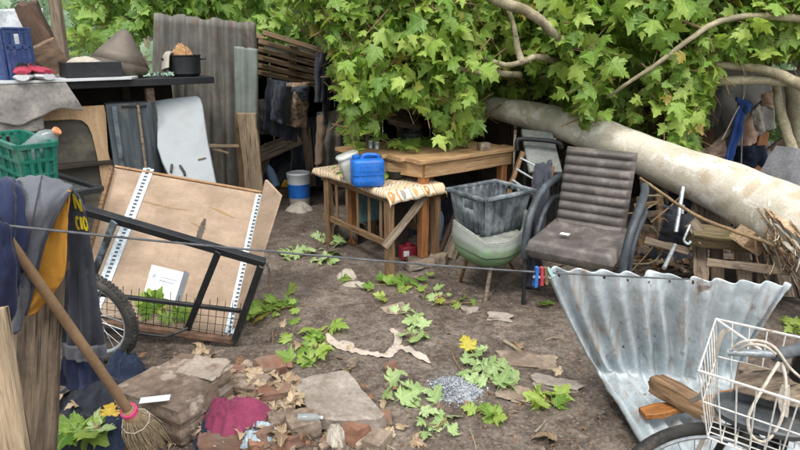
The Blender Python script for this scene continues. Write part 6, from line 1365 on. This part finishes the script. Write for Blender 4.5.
# torn bark at the near end
SPL = wood('torn_bark', '#8f7458', '#cbb091', '#5a4432', .55, .75, .6)
rnd = random.Random(12)
def tsurf(px, py, out=.0):            # nearest place on the trunk's camera side
    best = None
    for p_, r_ in zip(pts, rad):
        d_ = ray(px, py).normalized(); o_ = V(0, 0, CAM_H); k_ = (p_-o_).dot(d_); q_ = o_+d_*k_; e_ = (q_-p_).length
        if best is None or e_/r_ < best[0]: best = (e_/r_, k_ - sqrt(max(0, r_*r_-e_*e_)), d_, o_)
    return best[3] + best[2]*(best[1]-out)
for k in range(70):
    px0 = rnd.uniform(758, 815); py0 = rnd.uniform(200, 246)+.5*(px0-762); l_ = rnd.uniform(10, 34); dx = rnd.uniform(.2, 1.0)
    a0 = tsurf(px0, py0, .008); am = tsurf(px0+l_*dx*.5, py0+l_*.5, rnd.uniform(.012, .04)); a1 = tsurf(px0+l_*dx, py0+l_, rnd.uniform(.005, .06)); a2 = a1 + V(rnd.uniform(-.04, .04), rnd.uniform(-.05, .0), -rnd.uniform(.0, .07))
    b = MB(); w0 = rnd.uniform(.003, .012)*(2 if k % 9 == 0 else 1); c_ = spline([a0, am, a1, a2], 5); vs = []; n = len(c_); sx = V(1, rnd.uniform(-.5, .5), rnd.uniform(-1, .8)).normalized()
    for i_, q in enumerate(c_):
        ww = w0*(1-(i_/(n-1))**2.5)*(1+.4*nz(i_*.8, k, 1))+.0008; q = q+V(.006*nz(i_*.5, k, 2), 0, .006*nz(i_*.5, k, 5)); vs += [q-sx*ww, q+V(0, -.003, 0), q+sx*ww]
    b.add(vs, [[3*i_+m, 3*i_+m+1, 3*i_+m+4, 3*i_+m+3] for i_ in range(n-1) for m in (0, 1)]); b.build('bark_strip', (SPL, BARK, W_BROWN, SPL)[k % 4], tr, 180, .004)
rock('broken_stub', A(750, 240, 3.5), (.16, .12, .11), SPL, tr, 89, (.2, .5, .3), .15, 6)
def branch(pts_, r0, r1, mt=BRANCH):
    c_ = spline([A(*q) for q in pts_], 6); n = len(c_); c_ = [q+V(0, 0, .006*nz(i*.5, pts_[0][0], 1)) for i, q in enumerate(c_)]
    return MB().tube(c_, [lerp(r0, r1, i/(n-1))*(1+.12*nz(i*.8, pts_[0][0], 3)) for i in range(n)], 12).build('branch', mt, tr, 180)
branch([(470, -30, 4.5), (496, -1, 4.3), (522, 9, 4.22), (540, 20, 4.22), (557, 38, 4.3)], .042, .030)
branch([(557, 38, 4.3), (572, 62, 4.75), (588, 110, 5.2)], .030, .03)
branch([(606, 98, 4.4), (628, 83, 4.28), (658, 63, 4.24), (690, 39, 4.22), (718, 22, 4.25), (760, 16, 4.25), (830, 22, 4.2)], .010, .026)
branch([(636, 0, 4.4), (660, 12, 4.35), (690, 24, 4.3), (704, 30, 4.25)], .010, .012, TWIG)
branch([(690, 80, 4.5), (720, 81, 4.4), (760, 80, 4.35), (815, 84, 4.25)], .030, .036)
branch([(706, 65, 4.4), (745, 67, 4.35), (772, 72, 4.3), (795, 82, 4.25), (830, 100, 4.2)], .024, .042)
branch([(776, 80, 4.45), (779, 105, 4.4), (786, 130, 4.35), (797, 165, 4.3)], .026, .040)
branch([(792, 82, 4.75), (797, 120, 4.7), (803, 170, 4.6)], .055, .07)
branch([(500, 110, 5.35), (512, 80, 5.5), (517, 30, 5.6)], .04, .03); branch([(516, 38, 4.35), (518, 50, 4.32), (522, 62, 4.30)], .020, .026); branch([(474, 55, 4.5), (495, 62, 4.38), (508, 65, 4.33), (522, 62, 4.30), (536, 57, 4.32), (556, 62, 4.6), (580, 76, 5.1)], .014, .026)
branch([(440, 60, 4.6), (465, 70, 4.42), (495, 73, 4.4), (520, 75, 4.6)], .018, .024); branch([(516, 38, 4.35), (512, 20, 4.5), (500, -10, 4.7)], .020, .014)
branch([(540, 78, 4.7), (560, 70, 4.6), (570, 55, 4.5), (575, 30, 4.45)], .012, .008, TWIG); branch([(420, 100, 5.2), (440, 60, 5.1), (430, 20, 5.0)], .03, .02)
branch([(700, 178, 4.1), (690, 130, 4.7), (670, 80, 4.9), (660, 20, 5.0)], .05, .03); branch([(455, 100, 5.6), (400, 95, 5.6), (350, 80, 5.4)], .07, .03); branch([(600, 130, 4.8), (640, 60, 5.6), (650, 0, 5.8)], .04, .03)
branch([(640, 178, 3.9), (660, 192, 3.75), (690, 212, 3.55), (720, 226, 3.42), (760, 240, 3.3), (775, 246, 3.25)], .009, .012, TWIG)
branch([(755, 240, 3.4), (758, 262, 3.35), (768, 282, 3.3)], .005, .003, TWIG)
def ylow(px):
    T = [(290, 8), (310, 25), (326, 42), (334, 60), (340, 100), (346, 138), (370, 145), (378, 118), (390, 108), (430, 108), (438, 138), (452, 146), (474, 142), (482, 112), (490, 104), (506, 103), (530, 102), (560, 106), (580, 120), (590, 130), (600, 122), (620, 134), (640, 134), (655, 146), (680, 162), (700, 158), (708, 128), (714, 84), (735, 60), (800, 56), (900, 56)]
    for (a, y0), (c_, y1) in zip(T[:-1], T[1:]):
        if a <= px <= c_: return y0+(y1-y0)*(px-a)/(c_-a)
    return 20
def crown(name, thing_, n_spray, px_r, ytop, low, Yr, size, mt, seed, n_ind, meshes, gaps=.0, lift=0, twigs=True):
    rnd = random.Random(seed); L = []; tb_ = MB()
    for s in range(n_spray):
        px = rnd.uniform(*px_r); yl = low(px); py = yl - (yl-ytop)*rnd.random()**1.0 - 4
        Yd = lerp(Yr[0], Yr[1], rnd.random()**1.25)
        if gaps and nz(px*.018, py*.022, Yd*.7) > gaps: continue
        if name == 'crown' and thing_.name == 'fallen_tree' and 478 < px < 725 and Yd < 5.25-(px-480)*.0065+(.15 if py > 55 else -.35)-(.45 if (575 < px < 600 or px > 650) else 0): continue
        c_ = A(px, py, Yd); d = V(rnd.uniform(-1, 1), rnd.uniform(-.9, .2), rnd.uniform(-.8, .35)).normalized(); ln = rnd.uniform(.2, .5)
        path = spline([c_-d*ln*.6+V(0, 0, .05), c_, c_+d*ln*.5+V(0, 0, -.06)], 4)
        if twigs: tb_.tube(path, [.006, .006, .005, .005, .004, .004, .003, .003, .002], 4, cap=False)
        m = rnd.randint(4, 8)
        for i in range(m):
            q = path[min(8, int((i+.5)/m*9))] + V(rnd.uniform(-.06, .06), rnd.uniform(-.07, .04), rnd.uniform(-.07, .05))
            tip = (d*.5 + V(rnd.uniform(-1, 1), rnd.uniform(-.6, .2), rnd.uniform(-1.0, .25))).normalized()
            nr = (V(rnd.gauss(0, .65), -.6, .6) + V(rnd.gauss(0, .3), rnd.gauss(0, .4), rnd.gauss(0, .4))).normalized()
            sz_ = rnd.uniform(*size); e_ = q+tip*sz_*.8; dp_ = e_.y*cos(PITCH)+(CAM_H-e_.z)*sin(PITCH); x_ = 400+F*e_.x/dp_; y_ = 225-F*(e_.y*sin(PITCH)+(e_.z-CAM_H)*cos(PITCH))/dp_
            if y_ > low(x_)+3: continue
            L.append((lmat(q, tip, nr, sz_), rnd.randrange(8), q, rnd.random()))
    def vis(q):
        dep = q.y*cos(PITCH)+(CAM_H-q.z)*sin(PITCH); x = 400+F*q.x/dep; y = 225-F*(q.y*sin(PITCH)+(q.z-CAM_H)*cos(PITCH))/dep; return -5 < x < 805 and -8 < y < 170
    L.sort(key=lambda e: e[2].y if vis(e[2]) else 99)
    for Mx, k, q, r in L[:n_ind]: leafobj(meshes[k % len(meshes)], Mx, 'leaf', thing_)
    b = MB()
    for Mx, k, q, r in L[n_ind:]: b.cur = r; b.add([Mx @ v for v in LG[k][0]], LG[k][1]); b.luv += [(v.x, v.y, 0) for v in LG[k][0]]
    o = b.build(name, mt, thing_, 180, kind='stuff', attr=True)
    if twigs: tb_.build('twigs', TWIG, thing_, 180, kind='stuff')
    return o
crown('crown', tr, 3300, (300, 880), -70, ylow, (4.3, 6.4), (.06, .155), LEAF, 1, 300, LEAFM, .24)
# drooping sprays over the table, bright
# ------------------------------------------------------------------ trees farther back
t2 = thing('plane_tree', 'bright green plane tree behind the corrugated sheets and shed', 'tree', V(-1.2, 8.9, 0))
MB().tube([V(-1.2, 8.9, -.1), V(-1.25, 8.9, 1.2), V(-1.1, 9, 2.6), V(-1.3, 9.1, 4)], [.16, .14, .12, .06], 12).build('trunk', BARK, t2, 180)
def low2(px):
    T = [(50, 56), (75, 55), (110, 52), (150, 44), (156, 22), (250, 30), (262, 50), (300, 62), (340, 70), (420, 70)]
    for (a, y0), (c_, y1) in zip(T[:-1], T[1:]):
        if a <= px <= c_: return y0+(y1-y0)*(px-a)/(c_-a)
    return 40
crown('crown', t2, 760, (74, 420), -60, low2, (6.9, 9.2), (.11, .19), LEAF_FAR, 2, 160, [lmesh(g, 'leaf', LEAF_FAR) for g in LG], .35)
t4 = thing('sapling', 'small pale green plane sapling between stump and metal hood', 'sapling', A(85, 75, 6.0))
crown('crown', t4, 42, (66, 125), 8, lambda px: 60, (5.9, 6.6), (.09, .16), LEAF, 4, 60, LEAFM, .0)
t4.location.z = 0; WM[t4.name] = t4.matrix_basis.copy()
def bgtree(cx, cy, r, zc, n, lab, seed, trunk=True):
    rnd = random.Random(seed); t = thing('background_tree', lab, 'tree', V(cx, cy, 0), 'trees in the far background'); b = MB()
    for k in range(n):
        a = rnd.uniform(0, 2*pi); e = rnd.uniform(-1, 1); rr = r*(.55+.45*rnd.random()); lump = 1+.3*noise.noise(V(cos(a)*1.5, sin(a)*1.5, e*2+seed))
        p = V(cx+cos(a)*sqrt(1-e*e)*rr*lump, cy+sin(a)*sqrt(1-e*e)*rr*lump, zc+e*rr*1.05*lump); g = LG[k % 8]
        if p.z < .1: continue
        b.cur = rnd.random(); Mx = lmat(p, V(rnd.uniform(-1, 1), -.3, rnd.uniform(-1, .3)), V(rnd.uniform(-.8, .8), -.7, .6), rnd.uniform(.25, .45)); b.add([Mx @ v for v in g[0]], g[1])
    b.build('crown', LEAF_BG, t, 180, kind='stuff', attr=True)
    MB().tube([V(cx, cy, -.1), V(cx+.1, cy, zc*.6), V(cx, cy, zc+r*.4)], [.2, .17, .08], 10).build('trunk', BRANCH, t, 180)
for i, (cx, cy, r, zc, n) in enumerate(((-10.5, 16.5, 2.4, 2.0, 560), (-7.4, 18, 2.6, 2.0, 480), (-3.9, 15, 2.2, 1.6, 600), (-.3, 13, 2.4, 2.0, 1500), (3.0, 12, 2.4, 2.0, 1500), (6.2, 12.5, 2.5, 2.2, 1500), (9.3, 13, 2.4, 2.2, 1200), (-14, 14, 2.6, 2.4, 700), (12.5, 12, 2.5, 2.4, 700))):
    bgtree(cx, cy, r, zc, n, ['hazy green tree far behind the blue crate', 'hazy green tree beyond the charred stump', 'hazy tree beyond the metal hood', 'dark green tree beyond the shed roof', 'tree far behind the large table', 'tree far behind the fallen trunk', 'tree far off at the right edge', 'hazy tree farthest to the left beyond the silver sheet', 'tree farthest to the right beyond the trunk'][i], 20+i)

# ------------------------------------------------------------------ leaves, twigs and ash on the ground
def fallen(px, py, n, spread, size, label, seed, meshes=None, stem=True, name='leafy_twig', dz=.0):
    rnd = random.Random(seed); c_ = P(px, py, dz); t = thing(name, label, 'leaves', c_, 'leafy twigs on the ground'); meshes = meshes or FALLM
    ends = []
    for i in range(n):
        k_ = 1.9 if rnd.random() < .25 else 1; q = P(px+rnd.gauss(0, spread[0]*1.1*k_), py+rnd.gauss(0, spread[1]*1.1*k_), dz); a = rnd.uniform(0, 2*pi); ends.append(q)
        tip = V(cos(a), sin(a), rnd.uniform(-.1, .55)); nr = V(rnd.gauss(0, .45), rnd.gauss(-.3, .45), 1)
        leafobj(meshes[rnd.randrange(len(meshes))], lmat(q+V(0, 0, rnd.uniform(.008, .04)), tip, -nr if rnd.random() < .2 else nr, size[0]*.7+(size[1]*1.05-size[0]*.7)*rnd.random()), 'leaf', t)
    if stem:
        b = MB()
        for q in ends[:6]: b.tube(spline([c_+V(0, 0, .012), (c_+q)/2+V(R(-.02, .02), R(-.02, .02), .025), q+V(0, 0, .015)], 3), .0028, 5)
        b.build('stem', TWIG, t)
    return t
FR_ = (.06, .11)
fallen(268, 313, 22, (11, 6), (.065, .125), 'bright leafy twig on the soil right of the cart', 1, FRESHM)
fallen(328, 246, 10, (6, 6), FR_, 'pale leaves on the soil left of the small table', 2); fallen(305, 256, 12, (8, 4), FR_, 'pale green leaves on the soil in front of the bucket', 3)
fallen(318, 262, 7, (8, 2), FR_, 'wilted leaves strung along below the clothesline', 4)
fallen(312, 355, 19, (13, 7), (.055, .10), 'leafy twig behind the concrete slab', 5, FRESHM); fallen(318, 338, 5, (4, 4), (.09, .13), 'large green leaf pair behind the leafy twig by the slab', 6, FRESHM)
fallen(410, 287, 12, (9, 4), FR_, 'leafy twig on the soil before the small table leg', 7, FRESHM); fallen(412, 318, 8, (7, 4), FR_, 'pale leaves lying on the soil in mid yard', 8)
fallen(411, 396, 14, (8, 8), (.06, .11), 'pale wilted leaves left of the ash patch', 9); fallen(443, 427, 7, (5, 8), FR_, 'pale leaves below the ash patch', 10)
fallen(489, 418, 5, (6, 4), (.075, .12), 'dark green leaf pair right below the ash', 11, FRESHM)
fallen(482, 366, 15, (10, 8), (.06, .11), 'leafy twig with a yellow leaf above the ash', 12); fallen(508, 388, 8, (7, 3), (.075, .12), 'pair of large pale leaves right of the ash', 13)
fallen(550, 405, 7, (7, 3), (.07, .11), 'dark green leaf twig toward the metal sheet', 14, FRESHM); fallen(458, 305, 7, (8, 3), (.05, .08), 'small green leaves below the clothesline', 15, FRESHM)
fallen(440, 300, 5, (5, 2), (.05, .08), 'few small leaves in front of the shell stool', 16); fallen(415, 340, 5, (10, 3), (.06, .09), 'tiny pale leaves beside the cloth strip', 17)
t = thing('leafy_twig', 'green leaves caught in the wire mesh of the cart', 'leaves', Mp @ H(170, 316, -.02), 'leafy twigs on the ground'); rnd = random.Random(18)
for i in range(10):
    x_ = rnd.uniform(142, 200); q = Mp @ H(x_, 300+.12*(x_-142)+rnd.uniform(2, 20), -rnd.uniform(.02, .05)); leafobj(FRESHM[i % 6], lmat(q, V(rnd.uniform(-1, 1), rnd.uniform(-.2, .5), rnd.uniform(-.6, .8)), V(rnd.uniform(-.3, .3), -.75, .6), rnd.uniform(.07, .12)), 'leaf', t)
fallen(78, 436, 10, (8, 4), (.10, .15), 'large bright leaves at the foot of the fence', 19, FRESHM, dz=.07)
fallen(98, 430, 5, (5, 4), (.07, .11), 'yellow green leaf beside the broom head', 20, YELM+FALLM[:1], dz=.08)
fallen(362, 290, 5, (12, 3), (.06, .09), 'small leaves near the white rag', 21, FRESHM); fallen(540, 308, 3, (3, 1), (.07, .09), 'small leaf at the armchair leg', 22, FRESHM)
fallen(790, 328, 8, (8, 3), (.06, .10), 'few green leaves beyond the bicycle basket', 23, FRESHM)
leafobj(YELM[0], lmat(P(470, 357)+V(0, 0, .05), V(-.2, .5, .3), V(.1, -.6, .8), .10), 'yellow_leaf'); tag(bpy.data.objects['yellow_leaf'], 'upright yellow orange leaf above the ash patch', 'leaf')
# leaves lying on the tables
def tleaf(px, py, z, n, sp, label, seed, size=(.09, .14)):
    rnd = random.Random(seed); c_ = G(px, py, z); t = thing('table_leaves', label, 'leaves', c_, 'leaves on the tables')
    for i in range(n):
        q = G(px+rnd.gauss(0, sp[0]), py+rnd.gauss(0, sp[1]), z); a = rnd.uniform(0, 6.28); leafobj(FRESHM[i % 6], lmat(q+V(0, 0, rnd.uniform(.015, .05)), V(cos(a), sin(a), .25), V(rnd.uniform(-.4, .4), -.5, 1), rnd.uniform(*size)), 'leaf', t)
tleaf(400, 148, ZT, 16, (22, 2.5), 'green leaves strewn over the back of the large table', 31); tleaf(452, 146, ZT, 7, (10, 2), 'green leaves at the middle of the large table edge', 32)
tleaf(388, 178, ZM+.01, 5, (3, 5), 'green leaves beside the black bowl on the small table', 33); tleaf(342, 173, ZM+.01, 4, (4, 3), 'green leaves left of the jerrycan on the small table', 34); tleaf(366, 157, ZM+.2, 2, (4, 2), 'leaf lying on the milky container', 35, (.06, .09))
# dry leaves
rnd = random.Random(99)
spots = [(561, 375), (555, 443), (400, 431), (390, 440), (412, 442), (352, 350), (300, 345), (285, 327), (436, 300), (425, 297), (520, 350), (150, 440), (70, 405), (80, 418)] + [(rnd.gauss(255, 55), rnd.gauss(408, 24)) for _ in range(80)] + [(rnd.uniform(640, 700), rnd.uniform(252, 276)) for _ in range(12)]
for i, (px, py) in enumerate(spots):
    a = rnd.uniform(0, 6.28); s = rnd.uniform(.04, .10); lump = .05 if 200 < px < 300 and py > 380 else (.07 if px < 120 else .012)
    o = leafobj(DRYM[i % 6], lmat(P(px, py)+V(0, 0, lump), V(cos(a), sin(a), rnd.uniform(0, .5)), V(rnd.uniform(-.7, .7), rnd.uniform(-.7, .4), 1), s), 'dry_leaf')
    near = 'lying on the rubble heap' if (150 < px < 330 and py > 360) else ('lying on the litter behind the armchair' if px > 600 else 'lying loose on the bare soil')
    tag(o, 'curled dry brown leaf '+near, 'leaf', 'dry leaves '+near)
# ash patch
rnd = random.Random(44); b = MB(); c_ = P(456, 390)
crumple('ash_mound', c_+V(0, 0, -.004), (.25, .24, .035), ASH, None, 77, .7); tag(bpy.data.objects['ash_mound'], 'low mound of grey ash under the flakes', 'ash')
for k in range(4200):
    r_ = min(1.2, abs(rnd.gauss(0, .5))); a = rnd.uniform(0, 6.28); x, y = c_.x+cos(a)*r_*.125, c_.y+sin(a)*r_*.125; s = rnd.uniform(.002, .0052); h = .036*max(0, 1-r_**2)
    p = V(x, y, zg(x, y)+h*rnd.random()+.002); an = rnd.uniform(0, 3); e = rnd.uniform(.3, 1)
    vs = [p+V(cos(an)*s, sin(an)*s, rnd.uniform(0, .006)), p+V(-sin(an)*s*e, cos(an)*s*e, rnd.uniform(0, .006)), p+V(-cos(an)*s, -sin(an)*s, rnd.uniform(0, .006)), p+V(sin(an)*s*e, -cos(an)*s*e, rnd.uniform(0, .006))]
    b.cur = rnd.random(); b.add(vs, [[0, 1, 2, 3]])
def ash_m():
    m, t, bs = base('ash_flakes'); at = N(t, 'Attribute', attribute_name='lv'); col = ramp(t, at.outputs['Fac'], [(.0, lin('#4c5055')), (.22, lin('#70767b')), (.5, lin('#959ca2')), (.85, lin('#b4bac0')), (1, lin('#cfd4d8'))]); t.links.new(col, bs.inputs['Base Color']); bs.inputs['Roughness'].default_value = .95; return m
o = b.build('ash', ash_m(), None, 0, .0012, 'stuff', True); tag(o, 'patch of pale grey fire ash on the soil', 'ash')
# twigs and splinters
for i, (pp, r_, lb_) in enumerate((([(504, 341), (514, 347), (524, 355)], .010, 'pale torn stick on the soil right of the ash'), ([(514, 341), (520, 350), (529, 358)], .006, 'thin stick crossing the pale torn stick'), ([(535, 432), (541, 426), (546, 420)], .005, 'small dark twig below the large pale leaves'), ([(452, 346), (454, 358), (462, 371)], .004, 'thin twig above the ash patch'), ([(470, 430), (474, 440), (477, 452)], .003, 'thin pale twig at the bottom below the ash'), ([(528, 388), (532, 396), (536, 405)], .004, 'thin twig between the pale leaves'), ([(204, 366), (230, 367), (258, 362)], .004, 'thin twig lying behind the rubble'), ([(303, 417), (296, 405), (292, 398)], .006, 'grey stick at the left edge of the slab'), ([(352, 425), (372, 437), (396, 450)], .005, 'pale stick at the bottom right of the slab'), ([(300, 305), (318, 305), (330, 308)], .003, 'thin straw on the soil in mid yard'), ([(545, 340), (556, 337), (566, 341)], .003, 'thin straw near the metal sheet edge'), ([(272, 330), (273, 340), (271, 348)], .004, 'twig below the bright leafy twig'))):
    o = MB().tube(spline([P(x, y, .008+.01*(k == 1)) for k, (x, y) in enumerate(pp)], 5), [r_, r_*.95, r_*.9, r_*.9, r_*.9, r_*.85, r_*.8, r_*.8, r_*.7, r_*.6, r_*.4], 7).build('stick', BRANCH if i % 2 == 0 else TWIG); tag(o, lb_, 'stick')
# half-buried flat stones in mid yard
for i, (px, py, s, lb_) in enumerate(((528, 362, (.26, .12, .03), 'flat stone half buried right of the leafy twig'), (555, 384, (.2, .09, .03), 'flat stone half buried near the dry leaf'), (515, 395, (.16, .12, .03), 'flat stone half buried below the large pale leaves'), (500, 318, (.13, .08, .03), 'small flat stone below the clothesline pegs'), (395, 310, (.14, .1, .03), 'small pale stone in mid yard'), (470, 311, (.1, .07, .03), 'small stone in front of the shell stool'))):
    tag(rock('flat_stone', P(px, py)+V(0, 0, .0), s, CONC if i % 2 else STONE, None, 900+i, (0, 0, R(-.5, .5)), .45, 9, 60), lb_, 'stone')
